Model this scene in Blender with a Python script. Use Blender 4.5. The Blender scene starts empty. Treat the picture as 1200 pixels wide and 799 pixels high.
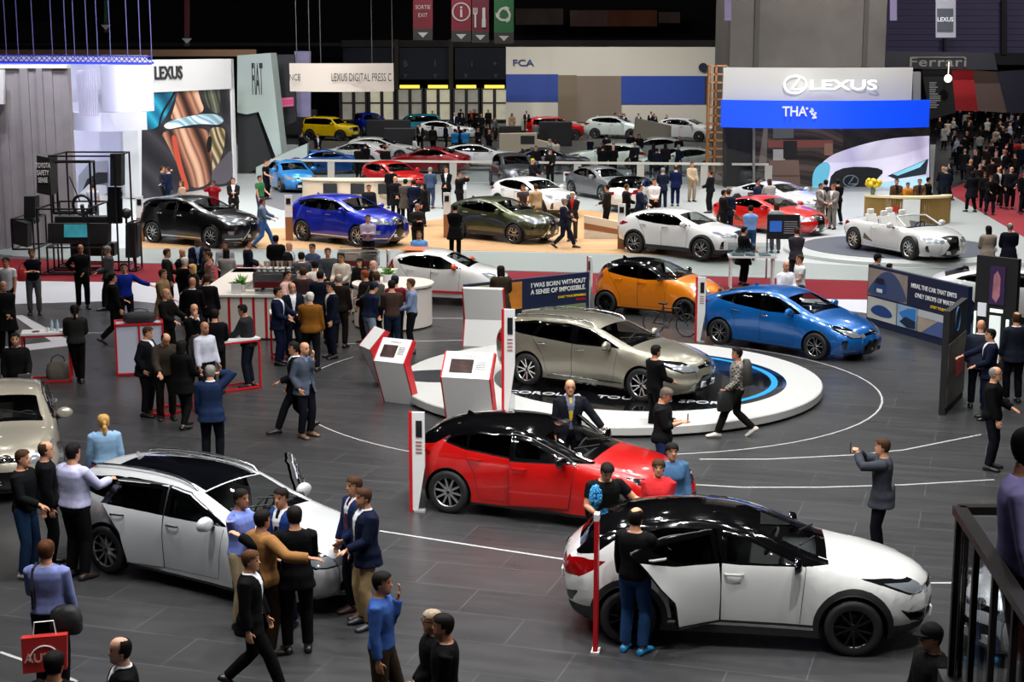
import bpy, bmesh, math, random
import numpy as np
from mathutils import Vector, Matrix
from mathutils.geometry import delaunay_2d_cdt
C = bpy.context.scene.collection
random.seed(7)
RNG = np.random.RandomState(5)
PI = math.pi
# ------------------------------------------------------------------ camera
FPX, VH, HC = 1850.0, 55.0, 7.05
TH = math.atan((400 - VH) / FPX)
cam = bpy.data.objects.new('camera', bpy.data.cameras.new('camera')); C.objects.link(cam)
cam.location = (0, 0, HC); cam.rotation_euler = (PI / 2 - TH, 0, 0)
cam.data.sensor_width = 36; cam.data.lens = FPX / 1200 * 36; cam.data.clip_end = 600; cam.data.clip_start = .5
bpy.context.scene.camera = cam

def ray(u, v):
    a = (u - 600) / FPX; b = (v - 399.5) / FPX
    return Vector((a, math.cos(TH) - b * math.sin(TH), -math.sin(TH) - b * math.cos(TH)))
def G(u, v, z=0.0):                      # point of the level z seen at a pixel
    d = ray(u, v); t = (z - HC) / d.z
    return Vector((d.x * t, d.y * t, z))
def Y(u, v, y):                          # point at the depth y seen at a pixel
    d = ray(u, v); t = y / d.y
    return Vector((d.x * t, y, HC + d.z * t))

# ------------------------------------------------------------------ materials
MATS = {}
def lin(c):
    if isinstance(c, str):
        c = c.lstrip('#'); c = [int(c[i:i + 2], 16) / 255 for i in (0, 2, 4)]
        return tuple(x / 12.92 if x <= .04045 else ((x + .055) / 1.055) ** 2.4 for x in c)
    return tuple(c)
def mat(c, rough=.5, metal=0., coat=0., emit=0., spec=.5, name=None, noise=0., scale=20., bump=0.):
    c = lin(c); key = (c, rough, metal, coat, emit, spec, noise, scale, bump)
    if key in MATS: return MATS[key]
    m = bpy.data.materials.new(name or 'finish'); m.use_nodes = True
    n = m.node_tree.nodes; b = n['Principled BSDF']
    b.inputs['Base Color'].default_value = (*c, 1); b.inputs['Roughness'].default_value = rough
    b.inputs['Metallic'].default_value = metal; b.inputs['Coat Weight'].default_value = coat
    b.inputs['Coat Roughness'].default_value = .03; b.inputs['Specular IOR Level'].default_value = spec
    if emit: b.inputs['Emission Color'].default_value = (*c, 1); b.inputs['Emission Strength'].default_value = emit
    if noise or bump:
        L = m.node_tree.links
        t = n.new('ShaderNodeTexCoord'); x = n.new('ShaderNodeTexNoise'); x.inputs['Scale'].default_value = scale
        x.inputs['Detail'].default_value = 4
        L.new(t.outputs['Object'], x.inputs['Vector'])
        if noise:
            r = n.new('ShaderNodeMapRange'); r.inputs['To Min'].default_value = 1 - noise; r.inputs['To Max'].default_value = 1 + noise
            r.inputs['From Min'].default_value = .3; r.inputs['From Max'].default_value = .7
            L.new(x.outputs['Fac'], r.inputs['Value'])
            mx = n.new('ShaderNodeVectorMath'); mx.operation = 'SCALE'; mx.inputs[0].default_value = c
            L.new(r.outputs['Result'], mx.inputs['Scale']); L.new(mx.outputs['Vector'], b.inputs['Base Color'])
        if bump:
            q = n.new('ShaderNodeBump'); q.inputs['Strength'].default_value = bump; q.inputs['Distance'].default_value = .02
            L.new(x.outputs['Fac'], q.inputs['Height']); L.new(q.outputs['Normal'], b.inputs['Normal'])
    MATS[key] = m
    return m
def glass_mat(tint=(.05, .055, .055), rough=.02, name='tinted_glass', mixw=None):
    key = ('g', tint, rough, mixw)
    if key in MATS: return MATS[key]
    m = bpy.data.materials.new(name); m.use_nodes = True; n = m.node_tree.nodes; L = m.node_tree.links
    n.clear(); o = n.new('ShaderNodeOutputMaterial'); t = n.new('ShaderNodeBsdfTransparent'); g = n.new('ShaderNodeBsdfGlossy')
    t.inputs['Color'].default_value = (*tint, 1); g.inputs['Roughness'].default_value = rough
    lw = n.new('ShaderNodeLayerWeight'); pw = n.new('ShaderNodeMath'); pw.operation = 'POWER'; pw.inputs[1].default_value = 4.; L.new(lw.outputs['Facing'], pw.inputs[0])
    f = n.new('ShaderNodeMath'); f.operation = 'MULTIPLY_ADD'; f.inputs[1].default_value = .8; f.inputs[2].default_value = .045; L.new(pw.outputs[0], f.inputs[0])
    mx = n.new('ShaderNodeMixShader')
    if mixw is None: L.new(f.outputs[0], mx.inputs[0])
    else: mx.inputs[0].default_value = mixw
    L.new(t.outputs[0], mx.inputs[1]); L.new(g.outputs[0], mx.inputs[2]); L.new(mx.outputs[0], o.inputs['Surface'])
    MATS[key] = m
    return m
BLACK = mat('#0a0a0b', .45, name='black_plastic'); GLOSSBLACK = mat('#050506', .08, coat=1, name='gloss_black')
RUBBER = mat('#0c0c0d', .7, name='rubber'); CHROME = mat('#d8d8d8', .12, 1, name='chrome')
WHITE = mat('#e4e4e2', .4, name='white_paint'); SILVER = mat('#b8bbbd', .25, 1, name='silver_metal')

# ------------------------------------------------------------------ mesh builder
def tag(o, label=None, cat=None, group=None, kind=None):
    if label: o['label'] = label
    if cat: o['category'] = cat
    if group: o['group'] = group
    if kind: o['kind'] = kind
    return o
def empty(name, loc, rz=0., label=None, cat=None, group=None):
    o = bpy.data.objects.new(name, None); C.objects.link(o); o.location = loc; o.rotation_euler = (0, 0, rz)
    return tag(o, label, cat, group)
def link(name, me, parent=None):
    o = bpy.data.objects.new(name, me); C.objects.link(o); o.parent = parent
    return o
def ring(c, ax, bx, n, ph=0.):
    return [c + ax * math.cos(2 * PI * i / n + ph) + bx * math.sin(2 * PI * i / n + ph) for i in range(n)]
class MB:
    def __init__(s): s.v = []; s.f = []; s.m = []; s.cur = 0; s.M = None
    def add(s, vs, fs):
        k = len(s.v)
        if s.M is not None: vs = [s.M @ Vector(v) for v in vs]
        s.v += [tuple(v) for v in vs]; s.f += [tuple(i + k for i in f) for f in fs]; s.m += [s.cur] * len(fs)
        return s
    def box(s, x0, x1, y0, y1, z0, z1, b=0.):
        if b:                                            # chamfered box: 24 corners
            bm = bmesh.new(); bmesh.ops.create_cube(bm, size=1)
            for v in bm.verts: v.co = Vector((x0 if v.co.x < 0 else x1, y0 if v.co.y < 0 else y1, z0 if v.co.z < 0 else z1))
            bmesh.ops.bevel(bm, geom=bm.edges[:], offset=b, segments=2, affect='EDGES', profile=.6)
            bm.verts.index_update(); r = s.add([v.co.copy() for v in bm.verts], [[v.index for v in f.verts] for f in bm.faces]); bm.free(); return r
        v = [(x, y, z) for x in (x0, x1) for y in (y0, y1) for z in (z0, z1)]
        return s.add(v, [(0, 1, 3, 2), (4, 6, 7, 5), (0, 4, 5, 1), (2, 3, 7, 6), (0, 2, 6, 4), (1, 5, 7, 3)])
    def bar(s, a, b, w, h=None, up=(0, 0, 1)):           # square bar between two points
        a = Vector(a); b = Vector(b); h = h or w; d = (b - a).normalized(); up = Vector(up)
        if abs(d.dot(up)) > .99: up = Vector((0, 1, 0))
        x = d.cross(up).normalized() * w / 2; z = x.cross(d).normalized() * h / 2
        v = [p + i * x + j * z for p in (a, b) for i, j in ((-1, -1), (1, -1), (1, 1), (-1, 1))]
        return s.add(v, [(0, 3, 2, 1), (4, 5, 6, 7), (0, 1, 5, 4), (1, 2, 6, 5), (2, 3, 7, 6), (3, 0, 4, 7)])
    def loft(s, rings, cap=True, closed=True):
        n = len(rings[0]); v = [p for r in rings for p in r]; f = []
        for i in range(len(rings) - 1):
            for j in range(n if closed else n - 1):
                k = (j + 1) % n; f.append((i * n + j, i * n + k, (i + 1) * n + k, (i + 1) * n + j))
        if cap: f.append(tuple(range(n))[::-1]); f.append(tuple((len(rings) - 1) * n + j for j in range(n)))
        return s.add(v, f)
    def tube(s, pts, r, n=8, cap=True):
        pts = [Vector(p) for p in pts]; rr = r if isinstance(r, (list, tuple)) else [r] * len(pts); R = []
        up = None
        for i, p in enumerate(pts):
            d = (pts[min(i + 1, len(pts) - 1)] - pts[max(i - 1, 0)]).normalized()
            if up is None: up = Vector((0, 0, 1)) if abs(d.z) < .9 else Vector((0, 1, 0))
            x = d.cross(up).normalized(); up = x.cross(d).normalized()
            R.append(ring(p, x * rr[i], up * rr[i], n))
        return s.loft(R, cap)
    def lathe(s, prof, n=24, axis='z', c=(0, 0, 0), cap=False):
        R = []; c = Vector(c)
        for r, z in prof:
            R.append([c + (Vector((r * math.cos(t), r * math.sin(t), z)) if axis == 'z' else Vector((r * math.cos(t), z, r * math.sin(t))) if axis == 'y' else Vector((z, r * math.cos(t), r * math.sin(t)))) for t in [2 * PI * i / n for i in range(n)]])
        return s.loft(R, cap)
    def prism(s, poly, z0, z1):                          # poly in xy
        n = len(poly); v = [(x, y, z0) for x, y in poly] + [(x, y, z1) for x, y in poly]
        return s.add(v, [tuple(range(n))[::-1], tuple(range(n, 2 * n))] + [(i, (i + 1) % n, n + (i + 1) % n, n + i) for i in range(n)])
    def prismv(s, pts, off):                             # any planar polygon pushed along off
        n = len(pts); off = Vector(off); v = [Vector(p) for p in pts]
        return s.add(v + [p + off for p in v], [tuple(range(n))[::-1], tuple(range(n, 2 * n))] + [(i, (i + 1) % n, n + (i + 1) % n, n + i) for i in range(n)])
    def ball(s, c, r, n=12, m=8):
        c = Vector(c); r = Vector((r, r, r)) if not hasattr(r, '__len__') else Vector(r)
        R = [[c + Vector((r.x * math.sin(a) * math.cos(t), r.y * math.sin(a) * math.sin(t), r.z * math.cos(a))) for t in [2 * PI * i / n for i in range(n)]] for a in [PI * (k + .02) / (m + .04) for k in range(m + 1)]]
        return s.loft(R[::-1], True)
    def mesh(s, name='mesh', mats=None, smooth=None, fix=True):
        me = bpy.data.meshes.new(name); me.from_pydata(s.v, [], s.f)
        for m in (mats if isinstance(mats, (list, tuple)) else [mats] if mats else []): me.materials.append(m)
        if any(s.m): me.polygons.foreach_set('material_index', s.m)
        if fix:
            bm = bmesh.new(); bm.from_mesh(me); bmesh.ops.recalc_face_normals(bm, faces=bm.faces[:]); bm.to_mesh(me); bm.free()
        if smooth is not None:
            me.shade_smooth()
            if smooth: me.set_sharp_from_angle(angle=math.radians(smooth))
        me.update(); return me
    def build(s, name, mats, parent=None, smooth=None, loc=None, fix=True):
        o = link(name, s.mesh(name, mats, smooth, fix), parent)
        if loc is not None: o.location = loc
        return o
TS = bpy.data.scenes.new('workbench')
def evaluated(tmp):                                      # the mesh of an object with its modifiers, on a bench scene
    TS.collection.objects.link(tmp); TS.view_layers[0].update(); dg = TS.view_layers[0].depsgraph
    me = bpy.data.meshes.new_from_object(tmp.evaluated_get(dg), depsgraph=dg); bpy.data.objects.remove(tmp)
    return me
def text(body, size, mtl, parent, M, name='lettering', align='CENTER', extrude=.004, bold=0., space=1., sx=1.):
    """flat lettering: local x right, y up, z out of the face; M places it"""
    cu = bpy.data.curves.new('lettering', 'FONT'); cu.body = body; cu.size = size; cu.align_x = align; cu.align_y = 'CENTER'
    cu.extrude = extrude; cu.offset = min(bold, .018 * size); cu.space_character = space; cu.resolution_u = 3
    me = evaluated(bpy.data.objects.new('t', cu)); bpy.data.curves.remove(cu)
    me.transform(M @ Matrix.Diagonal((sx, 1, 1, 1))); me.materials.clear(); me.materials.append(mtl)
    return link(name, me, parent)
def face_matrix(o, right, up):
    r = Vector(right).normalized(); u = Vector(up).normalized(); n = r.cross(u); o = Vector(o)
    return Matrix(((r.x, u.x, n.x, o.x), (r.y, u.y, n.y, o.y), (r.z, u.z, n.z, o.z), (0, 0, 0, 1)))
def copy_tree(o, parent=None):
    c = o.copy(); C.objects.link(c); c.parent = parent
    for ch in list(o.children): copy_tree(ch, c)
    return c
# ------------------------------------------------------------------ cars
def chaikin(P, it=2, closed=False):
    P = np.array(P, float)
    for _ in range(it):
        A = P if not closed else np.vstack([P, P[:1]])
        q = .75 * A[:-1] + .25 * A[1:]; r = .25 * A[:-1] + .75 * A[1:]
        N = np.empty((2 * len(q), P.shape[1])); N[0::2] = q; N[1::2] = r
        P = N if closed else np.vstack([P[:1], N, P[-1:]])
    return P
def inpoly(pts, poly):
    x, y = pts[:, 0], pts[:, 1]; c = np.zeros(len(pts), bool); n = len(poly)
    for i in range(n):
        x1, y1 = poly[i]; x2, y2 = poly[(i + 1) % n]
        if y1 == y2: continue
        c ^= ((y1 > y) != (y2 > y)) & (x < (x2 - x1) * (y - y1) / (y2 - y1) + x1)
    return c
def resample(P, step):
    P = np.asarray(P, float); d = np.r_[0, np.cumsum(np.hypot(*np.diff(P[:, :2], axis=0).T))]
    n = max(2, int(round(d[-1] / step)) + 1); t = np.linspace(0, d[-1], n)
    return np.stack([np.interp(t, d, P[:, k]) for k in range(P.shape[1])], 1)
def sstep(a, b, x):
    t = np.clip((x - a) / (b - a), 0, 1); return t * t * (3 - 2 * t)
def cdt(pts, segs, extra):
    """pts closed boundary (n,2); segs list of polylines (with closed flag); extra free points -> verts, tris"""
    V = [tuple(p) for p in pts]; n = len(V); E = [(i, (i + 1) % n) for i in range(n)]
    for pl, cl in segs:
        k = len(V); V += [tuple(p) for p in pl]; m = len(pl)
        E += [(k + i, k + (i + 1) % m) for i in range(m if cl else m - 1)]
    V += [tuple(p) for p in extra]
    r = delaunay_2d_cdt([Vector(v) for v in V], E, [], 0, 1e-5)
    return np.array([tuple(v) for v in r[0]]), np.array([tuple(f) for f in r[2]], int)
def arcpts(cx, cz, R, a0, a1, n=18):
    return [(cx + R * math.cos(math.radians(a0 + (a1 - a0) * i / n)), cz + R * math.sin(math.radians(a0 + (a1 - a0) * i / n))) for i in range(n + 1)]

def car_shell(S, lod=1.):
    """-> list of (part, side, verts, normals, tris, matkeys); side 0 = both halves"""
    P = np.array([(p[0], p[1], p[2], p[3], i) for i, p in enumerate(S['P'])], float)
    O = resample(chaikin(P, 3), .045 * lod)                       # outline samples: x z r c s
    W0 = S['W']; xf, xr = S['xf'], S['xr']; Ra = S['arch']; Rw = S['Rw']
    bx, bz = np.array(S['belt']).T
    xfr, xre = O[:, 0].max(), O[:, 0].min(); tum = S.get('tum', .34); flare = S.get('flare', .025)
    def Wf(x, z):
        w = W0 - .09 * sstep(xf - .2, xfr + .3, x) - .10 * sstep(-xr - .3, -xre + .4, -x)
        w = w - .10 * np.clip((.55 - z) / .4, 0, 1) ** 2 - .05 * np.clip((z - .62) / .4, 0, 1.2) ** 2
        zb = np.interp(x, bx, bz); k = .03
        w = w - tum * k * np.logaddexp(0, (z - zb) / k)
        for cx in (xf, xr):
            d = np.hypot(x - cx, z - Rw); w = w + flare * (1 - sstep(Ra, Ra + .22, d))
        mid = np.exp(-((x / (.8)) ** 4)); w = w - mid * S.get('scoop', .03) * np.exp(-((z - .48) / .13) ** 2)
        for (z1, amp) in S.get('crease', []): w = w + amp * np.exp(-np.abs(z - z1) / .05) * np.exp(-(x / 1.9) ** 4)
        return w
    OP = O[:, :2]
    def side_y(p):
        y = np.empty(len(p))
        for i in range(0, len(p), 1500):
            q = p[i:i + 1500]; d2 = np.hypot(q[:, None, 0] - OP[None, :, 0], q[:, None, 1] - OP[None, :, 1])
            # distance to the segments
            A, B = OP[:-1], OP[1:]; AB = B - A; L2 = (AB ** 2).sum(1)
            t = np.clip(((q[:, None, :] - A[None]) * AB[None]).sum(2) / L2, 0, 1)
            ds = np.hypot(*(q[:, None, :] - A[None] - t[..., None] * AB[None]).transpose(2, 0, 1)); dm = ds.min(1)
            wt = np.exp(-(d2 - d2.min(1)[:, None]) / .08); r = (wt * O[None, :, 2]).sum(1) / wt.sum(1)
            t = np.clip(dm / r, 0, 1); y[i:i + 1500] = Wf(q[:, 0], q[:, 1]) - r * (1 - np.sqrt(np.maximum(0, 1 - (1 - t) ** 2)))
        return y
    # ---- side sheet
    zb0 = O[0, 1]; bot = [(x, z) for x, z in resample(np.array([O[-1, :2], O[0, :2]]), .07 * lod)[1:-1]]
    B = np.vstack([OP, bot])
    segs = []
    regs = []
    for poly, part, m in S['side']:
        poly = np.array(poly, float)
        regs.append((poly, part, m)); segs.append((resample(np.vstack([poly, poly[:1]]), .06 * lod)[:-1], True))
        if part in ('front_door', 'rear_door'):
            c = np.roll(poly, 1, 0); d = np.roll(poly, -1, 0); t1 = poly - c; t2 = d - poly
            t1 /= np.hypot(*t1.T)[:, None] + 1e-9; t2 /= np.hypot(*t2.T)[:, None] + 1e-9
            nn = np.stack([-(t1 + t2)[:, 1], (t1 + t2)[:, 0]], 1); nn /= np.hypot(*nn.T)[:, None] + 1e-9
            area = .5 * np.sum(poly[:, 0] * d[:, 1] - d[:, 0] * poly[:, 1]); inn = poly + nn * (.009 if area > 0 else -.009)
            regs[-1] = (poly, part, 'gap'); regs.append((inn, part, 'paint')); segs.append((resample(np.vstack([inn, inn[:1]]), .06 * lod)[:-1], True))
    for cx in (xf, xr): segs.append((np.array(arcpts(cx, Rw, Ra, 0, 360, int(40 / lod)))[:-1], True))
    # clip constraint points outside the outline: scale toward inside by projection
    dom = B
    nrm = np.stack([np.gradient(OP[:, 1]), -np.gradient(OP[:, 0])], 1); nrm /= np.hypot(*nrm.T)[:, None]
    if not inpoly((OP + nrm * .02)[len(OP) // 2:len(OP) // 2 + 1], B)[0]: nrm = -nrm
    free = []
    for k in (.015, .06, .14, .26, .45, .7, 1.):
        q = OP + nrm * (O[:, 2] * k)[:, None]; free.append(q[::1 if k < .4 else 2])
    h = .075 * lod
    gx, gz = np.meshgrid(np.arange(xre, xfr, h), np.arange(.1, 2.1, h)); gx = gx + (np.arange(gx.shape[0]) % 2)[:, None] * h / 2
    free.append(np.stack([gx.ravel(), gz.ravel()], 1)); free = np.vstack(free); free = free[inpoly(free, dom)]
    # drop free points too near the outline except the planned rings
    V, T = cdt(B, segs, free)
    cen = V[T].mean(1); keep = inpoly(cen, dom)
    for cx in (xf, xr): keep &= np.hypot(cen[:, 0] - cx, cen[:, 1] - Rw) > Ra * .998
    T = T[keep]; cen = cen[keep]
    y = side_y(V)
    # relax y a little (not on the outline)
    edge = np.zeros(len(V), bool); d0 = np.hypot(V[:, None, 0] - OP[None, ::1, 0], V[:, None, 1] - OP[None, ::1, 1]).min(1); edge = d0 < 1e-3
    E = np.vstack([T[:, [0, 1]], T[:, [1, 2]], T[:, [2, 0]]])
    for _ in range(S.get('relax', 36)):
        sm = np.zeros(len(V)); ct = np.zeros(len(V)); np.add.at(sm, E[:, 0], y[E[:, 1]]); np.add.at(ct, E[:, 0], 1); np.add.at(sm, E[:, 1], y[E[:, 0]]); np.add.at(ct, E[:, 1], 1)
        far = (~edge) & (ct > 0) & (d0 > .03); y = np.where(far, .5 * y + .5 * sm / np.maximum(ct, 1), y)
    V3 = np.stack([V[:, 0], y, V[:, 1]], 1)
    part = np.array(['body'] * len(T), object); mk = np.array(['paint'] * len(T), object)
    for poly, p, m in regs:
        i = inpoly(cen, poly)
        if p: part[i] = p
        if m: mk[i] = m
    # orient outward (+y)
    a = V3[T]; nz = np.cross(a[:, 1] - a[:, 0], a[:, 2] - a[:, 0])[:, 1]; T = np.where((nz < 0)[:, None], T[:, ::-1], T)
    # ---- wrap sheet
    d = np.r_[0, np.cumsum(np.hypot(*np.diff(OP, axis=0).T))]; Lmax = d[-1]; Q = .7
    nw = max(6, int(9 / lod)); vv = np.linspace(0, 1, nw + 1)
    Bs = [(x, 0.) for x in d] + [(Lmax, q * Q) for q in vv[1:-1]] + [(x, Q) for x in d[::-1]] + [(0, q * Q) for q in vv[1:-1][::-1]]
    s2l = lambda s: np.interp(s, O[:, 4], d)
    regs2 = []; segs2 = []
    for poly, p, m in S['sheet']:
        pl = np.array([(s2l(s), v * Q) for s, v in poly]); regs2.append((pl, p, m))
        rs = resample(np.vstack([pl, pl[:1]]), .06 * lod)[:-1]; rs[:, 1] = np.clip(rs[:, 1], 0, Q); segs2.append((rs, True))
    gl, gq = np.meshgrid(np.arange(.03, Lmax, .07 * lod), vv[1:-1] * Q); fr = np.stack([gl.ravel(), gq.ravel()], 1)
    V2, T2 = cdt(np.array(Bs), segs2, fr)
    c2 = V2[T2].mean(1); ok = (c2[:, 1] > 1e-4) & (c2[:, 1] < Q - 1e-4) & (c2[:, 0] > 1e-4) & (c2[:, 0] < Lmax - 1e-4); T2 = T2[ok]; c2 = c2[ok]
    ox, oz, orr, oc = [np.interp(V2[:, 0], d, O[:, k]) for k in range(4)]
    nx, nzz = np.interp(V2[:, 0], d, -nrm[:, 0]), np.interp(V2[:, 0], d, -nrm[:, 1])
    w = Wf(ox, oz) - orr; v = V2[:, 1] / Q; bulge = oc * (1 - v ** 2)
    X2 = np.stack([ox + nx * bulge, w * v, oz + nzz * bulge], 1)
    part2 = np.array(['body'] * len(T2), object); mk2 = np.array(['paint'] * len(T2), object)
    for poly, p, m in regs2:
        i = inpoly(c2, poly)
        if p: part2[i] = p
        if m: mk2[i] = m
    # orientation of the sheet: outward
    a = X2[T2]; n2 = np.cross(a[:, 1] - a[:, 0], a[:, 2] - a[:, 0]); outw = a.mean(1) - np.array([0, 0, .75]); outw[:, 1] = 0; outw[:, 0] *= .35
    T2 = np.where(((n2 * outw).sum(1) < 0)[:, None], T2[:, ::-1], T2)
    # ---- shared normals
    VV = np.vstack([V3, X2]); TT = np.vstack([T, T2 + len(V3)])
    key = np.round(VV * 4000).astype(np.int64); _, inv = np.unique(key, axis=0, return_inverse=True); inv = inv.ravel()
    a = VV[TT]; fn = np.cross(a[:, 1] - a[:, 0], a[:, 2] - a[:, 0]); N = np.zeros((inv.max() + 1, 3))
    for k in range(3): np.add.at(N, inv[TT[:, k]], fn)
    IE = inv[TT]; IE = np.vstack([IE[:, [0, 1]], IE[:, [1, 2]], IE[:, [2, 0]]]); cu = np.zeros(len(N), bool); cu[inv[np.abs(VV[:, 1]) < 1e-5]] = True
    for _ in range(5):                                     # even out the shading normals
        N /= np.linalg.norm(N, axis=1)[:, None] + 1e-12; N[cu, 1] = 0; A_ = N.copy()
        for k in range(3): A_[:, k] += np.bincount(IE[:, 0], N[IE[:, 1], k], len(N)) * .5 + np.bincount(IE[:, 1], N[IE[:, 0], k], len(N)) * .5
        N = A_
    ctr = np.abs(VV[:, 1]) < 1e-5; N = N[inv]; N[ctr, 1] = 0
    N /= np.linalg.norm(N, axis=1)[:, None] + 1e-12
    PP = np.r_[part, part2]; MM = np.r_[mk, mk2]
    out = []
    for p in sorted(set(PP)):
        if p == 'DELETE': continue
        tr = TT[PP == p]; mm = MM[PP == p]
        used, iv = np.unique(tr, return_inverse=True); iv = iv.reshape(-1, 3)
        out.append((p, VV[used], N[used], iv, mm))
    return out, Wf, O

def tri_mesh(name, V, N, T, MK, mats):
    keys = [k for k in dict.fromkeys(MK)]; me = bpy.data.meshes.new(name)
    me.from_pydata(V.tolist(), [], T.tolist())
    for k in keys: me.materials.append(mats[k])
    ix = {k: i for i, k in enumerate(keys)}
    me.polygons.foreach_set('material_index', np.array([ix[k] for k in MK], np.int32)); me.shade_smooth(); me.update()
    me.normals_split_custom_set_from_vertices(N.tolist())
    return me

WHEELS = {}
def wheel_meshes(R, style, wd=.22):
    key = (R, style)
    if key in WHEELS: return WHEELS[key]
    rim = R * (.70 if style[0] != 's' else .66); t = MB()
    prof = [(rim * .97, -wd * .46), (R * .84, -wd * .52), (R * .95, -wd * .47), (R, -wd * .36), (R, wd * .36), (R * .95, wd * .47), (R * .84, wd * .52), (rim * .97, wd * .46)]
    t.lathe(prof, 40, 'y'); tyre = t.mesh('tyre', RUBBER, 40)
    r = MB(); metal = {'m': SILVER, 's': SILVER, 'b': mat('#2b2b2e', .18, .8, name='black_alloy'), 'c': mat('#c9c9c9', .2, .9, name='machined_alloy')}[style[0]]
    dark = mat('#161618', .35, .5, name='rim_inner')
    r.lathe([(rim * .98, wd * .46), (rim, wd * .47), (rim * .97, wd * .40), (rim * .93, wd * .36)], 40, 'y')
    r.cur = 1; r.lathe([(rim * .94, wd * .38), (rim * .93, -wd * .4), (.02, -wd * .36)], 40, 'y'); r.lathe([(rim * .62, -.02), (rim * .62, .01), (.02, .01)], 24, 'y'); r.cur = 0
    n = int(style[1:]); yf = wd * .40
    for i in range(n):
        for da in ((-.13, .13) if n <= 6 else (0,)):
            a = 2 * PI * i / n + da * (1 if n <= 6 else 0); a2 = 2 * PI * i / n + da * 1.9
            w0, w1 = (.032, .026) if n <= 6 else (.05, .03)
            p0 = Vector((rim * .16 * math.cos(a), yf * .78, rim * .16 * math.sin(a))); p1 = Vector((rim * .95 * math.cos(a2), yf, rim * .95 * math.sin(a2)))
            dr = (p1 - p0).normalized(); sd = dr.cross(Vector((0, 1, 0))).normalized()
            if style[0] == 'c' and da > 0 or style[0] in 'c' and n > 6 and i % 2: r.cur = 0
            vs = [p + sd * (w * sg / 2) + Vector((0, dy, 0)) for p, w in ((p0, w0), (p1, w1)) for sg, dy in ((-1, -.03), (1, -.03), (.8, 0), (-.8, 0))]
            r.add(vs, [(0, 3, 2, 1), (4, 5, 6, 7), (0, 1, 5, 4), (1, 2, 6, 5), (2, 3, 7, 6), (3, 0, 4, 7)])
    r.lathe([(rim * .2, yf * .5), (rim * .2, yf * .82), (rim * .15, yf * .9), (.004, yf * .9)], 20, 'y')
    r.cur = 1; r.lathe([(rim * .1, yf * .9), (rim * .1, yf * .95), (.003, yf * .95)], 14, 'y')
    WHEELS[key] = (tyre, r.mesh('rim', [metal, dark], 40)); return WHEELS[key]

def toyota_emblem(M, parent, s=.1, mtl=None):
    b = MB(); b.M = M
    for cx, cy, rx, ry in ((0, 0, 1., .68), (0, .02, .36, .62), (0, .36, .62, .26)):
        pts = [Vector((s * (cx + rx * math.cos(t)), s * (cy + ry * math.sin(t)), .006)) for t in [2 * PI * k / 20 for k in range(21)]]
        b.tube(pts, s * .09, 5)
    return b.build('emblem', mtl or CHROME, parent, 60)
def lexus_emblem(M, parent, s=.1, mtl=None, name='emblem'):
    b = MB(); b.M = M
    b.tube([Vector((s * math.cos(t), s * .76 * math.sin(t), .006)) for t in [2 * PI * k / 28 for k in range(29)]], s * .09, 5)
    b.tube([Vector((s * x, s * y, .006)) for x, y in ((.42, .66), (.1, .1), (-.32, -.42), (.25, -.42), (.82, -.40))], s * .10, 5)
    return b.build(name, mtl or CHROME, parent, 60)

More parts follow.
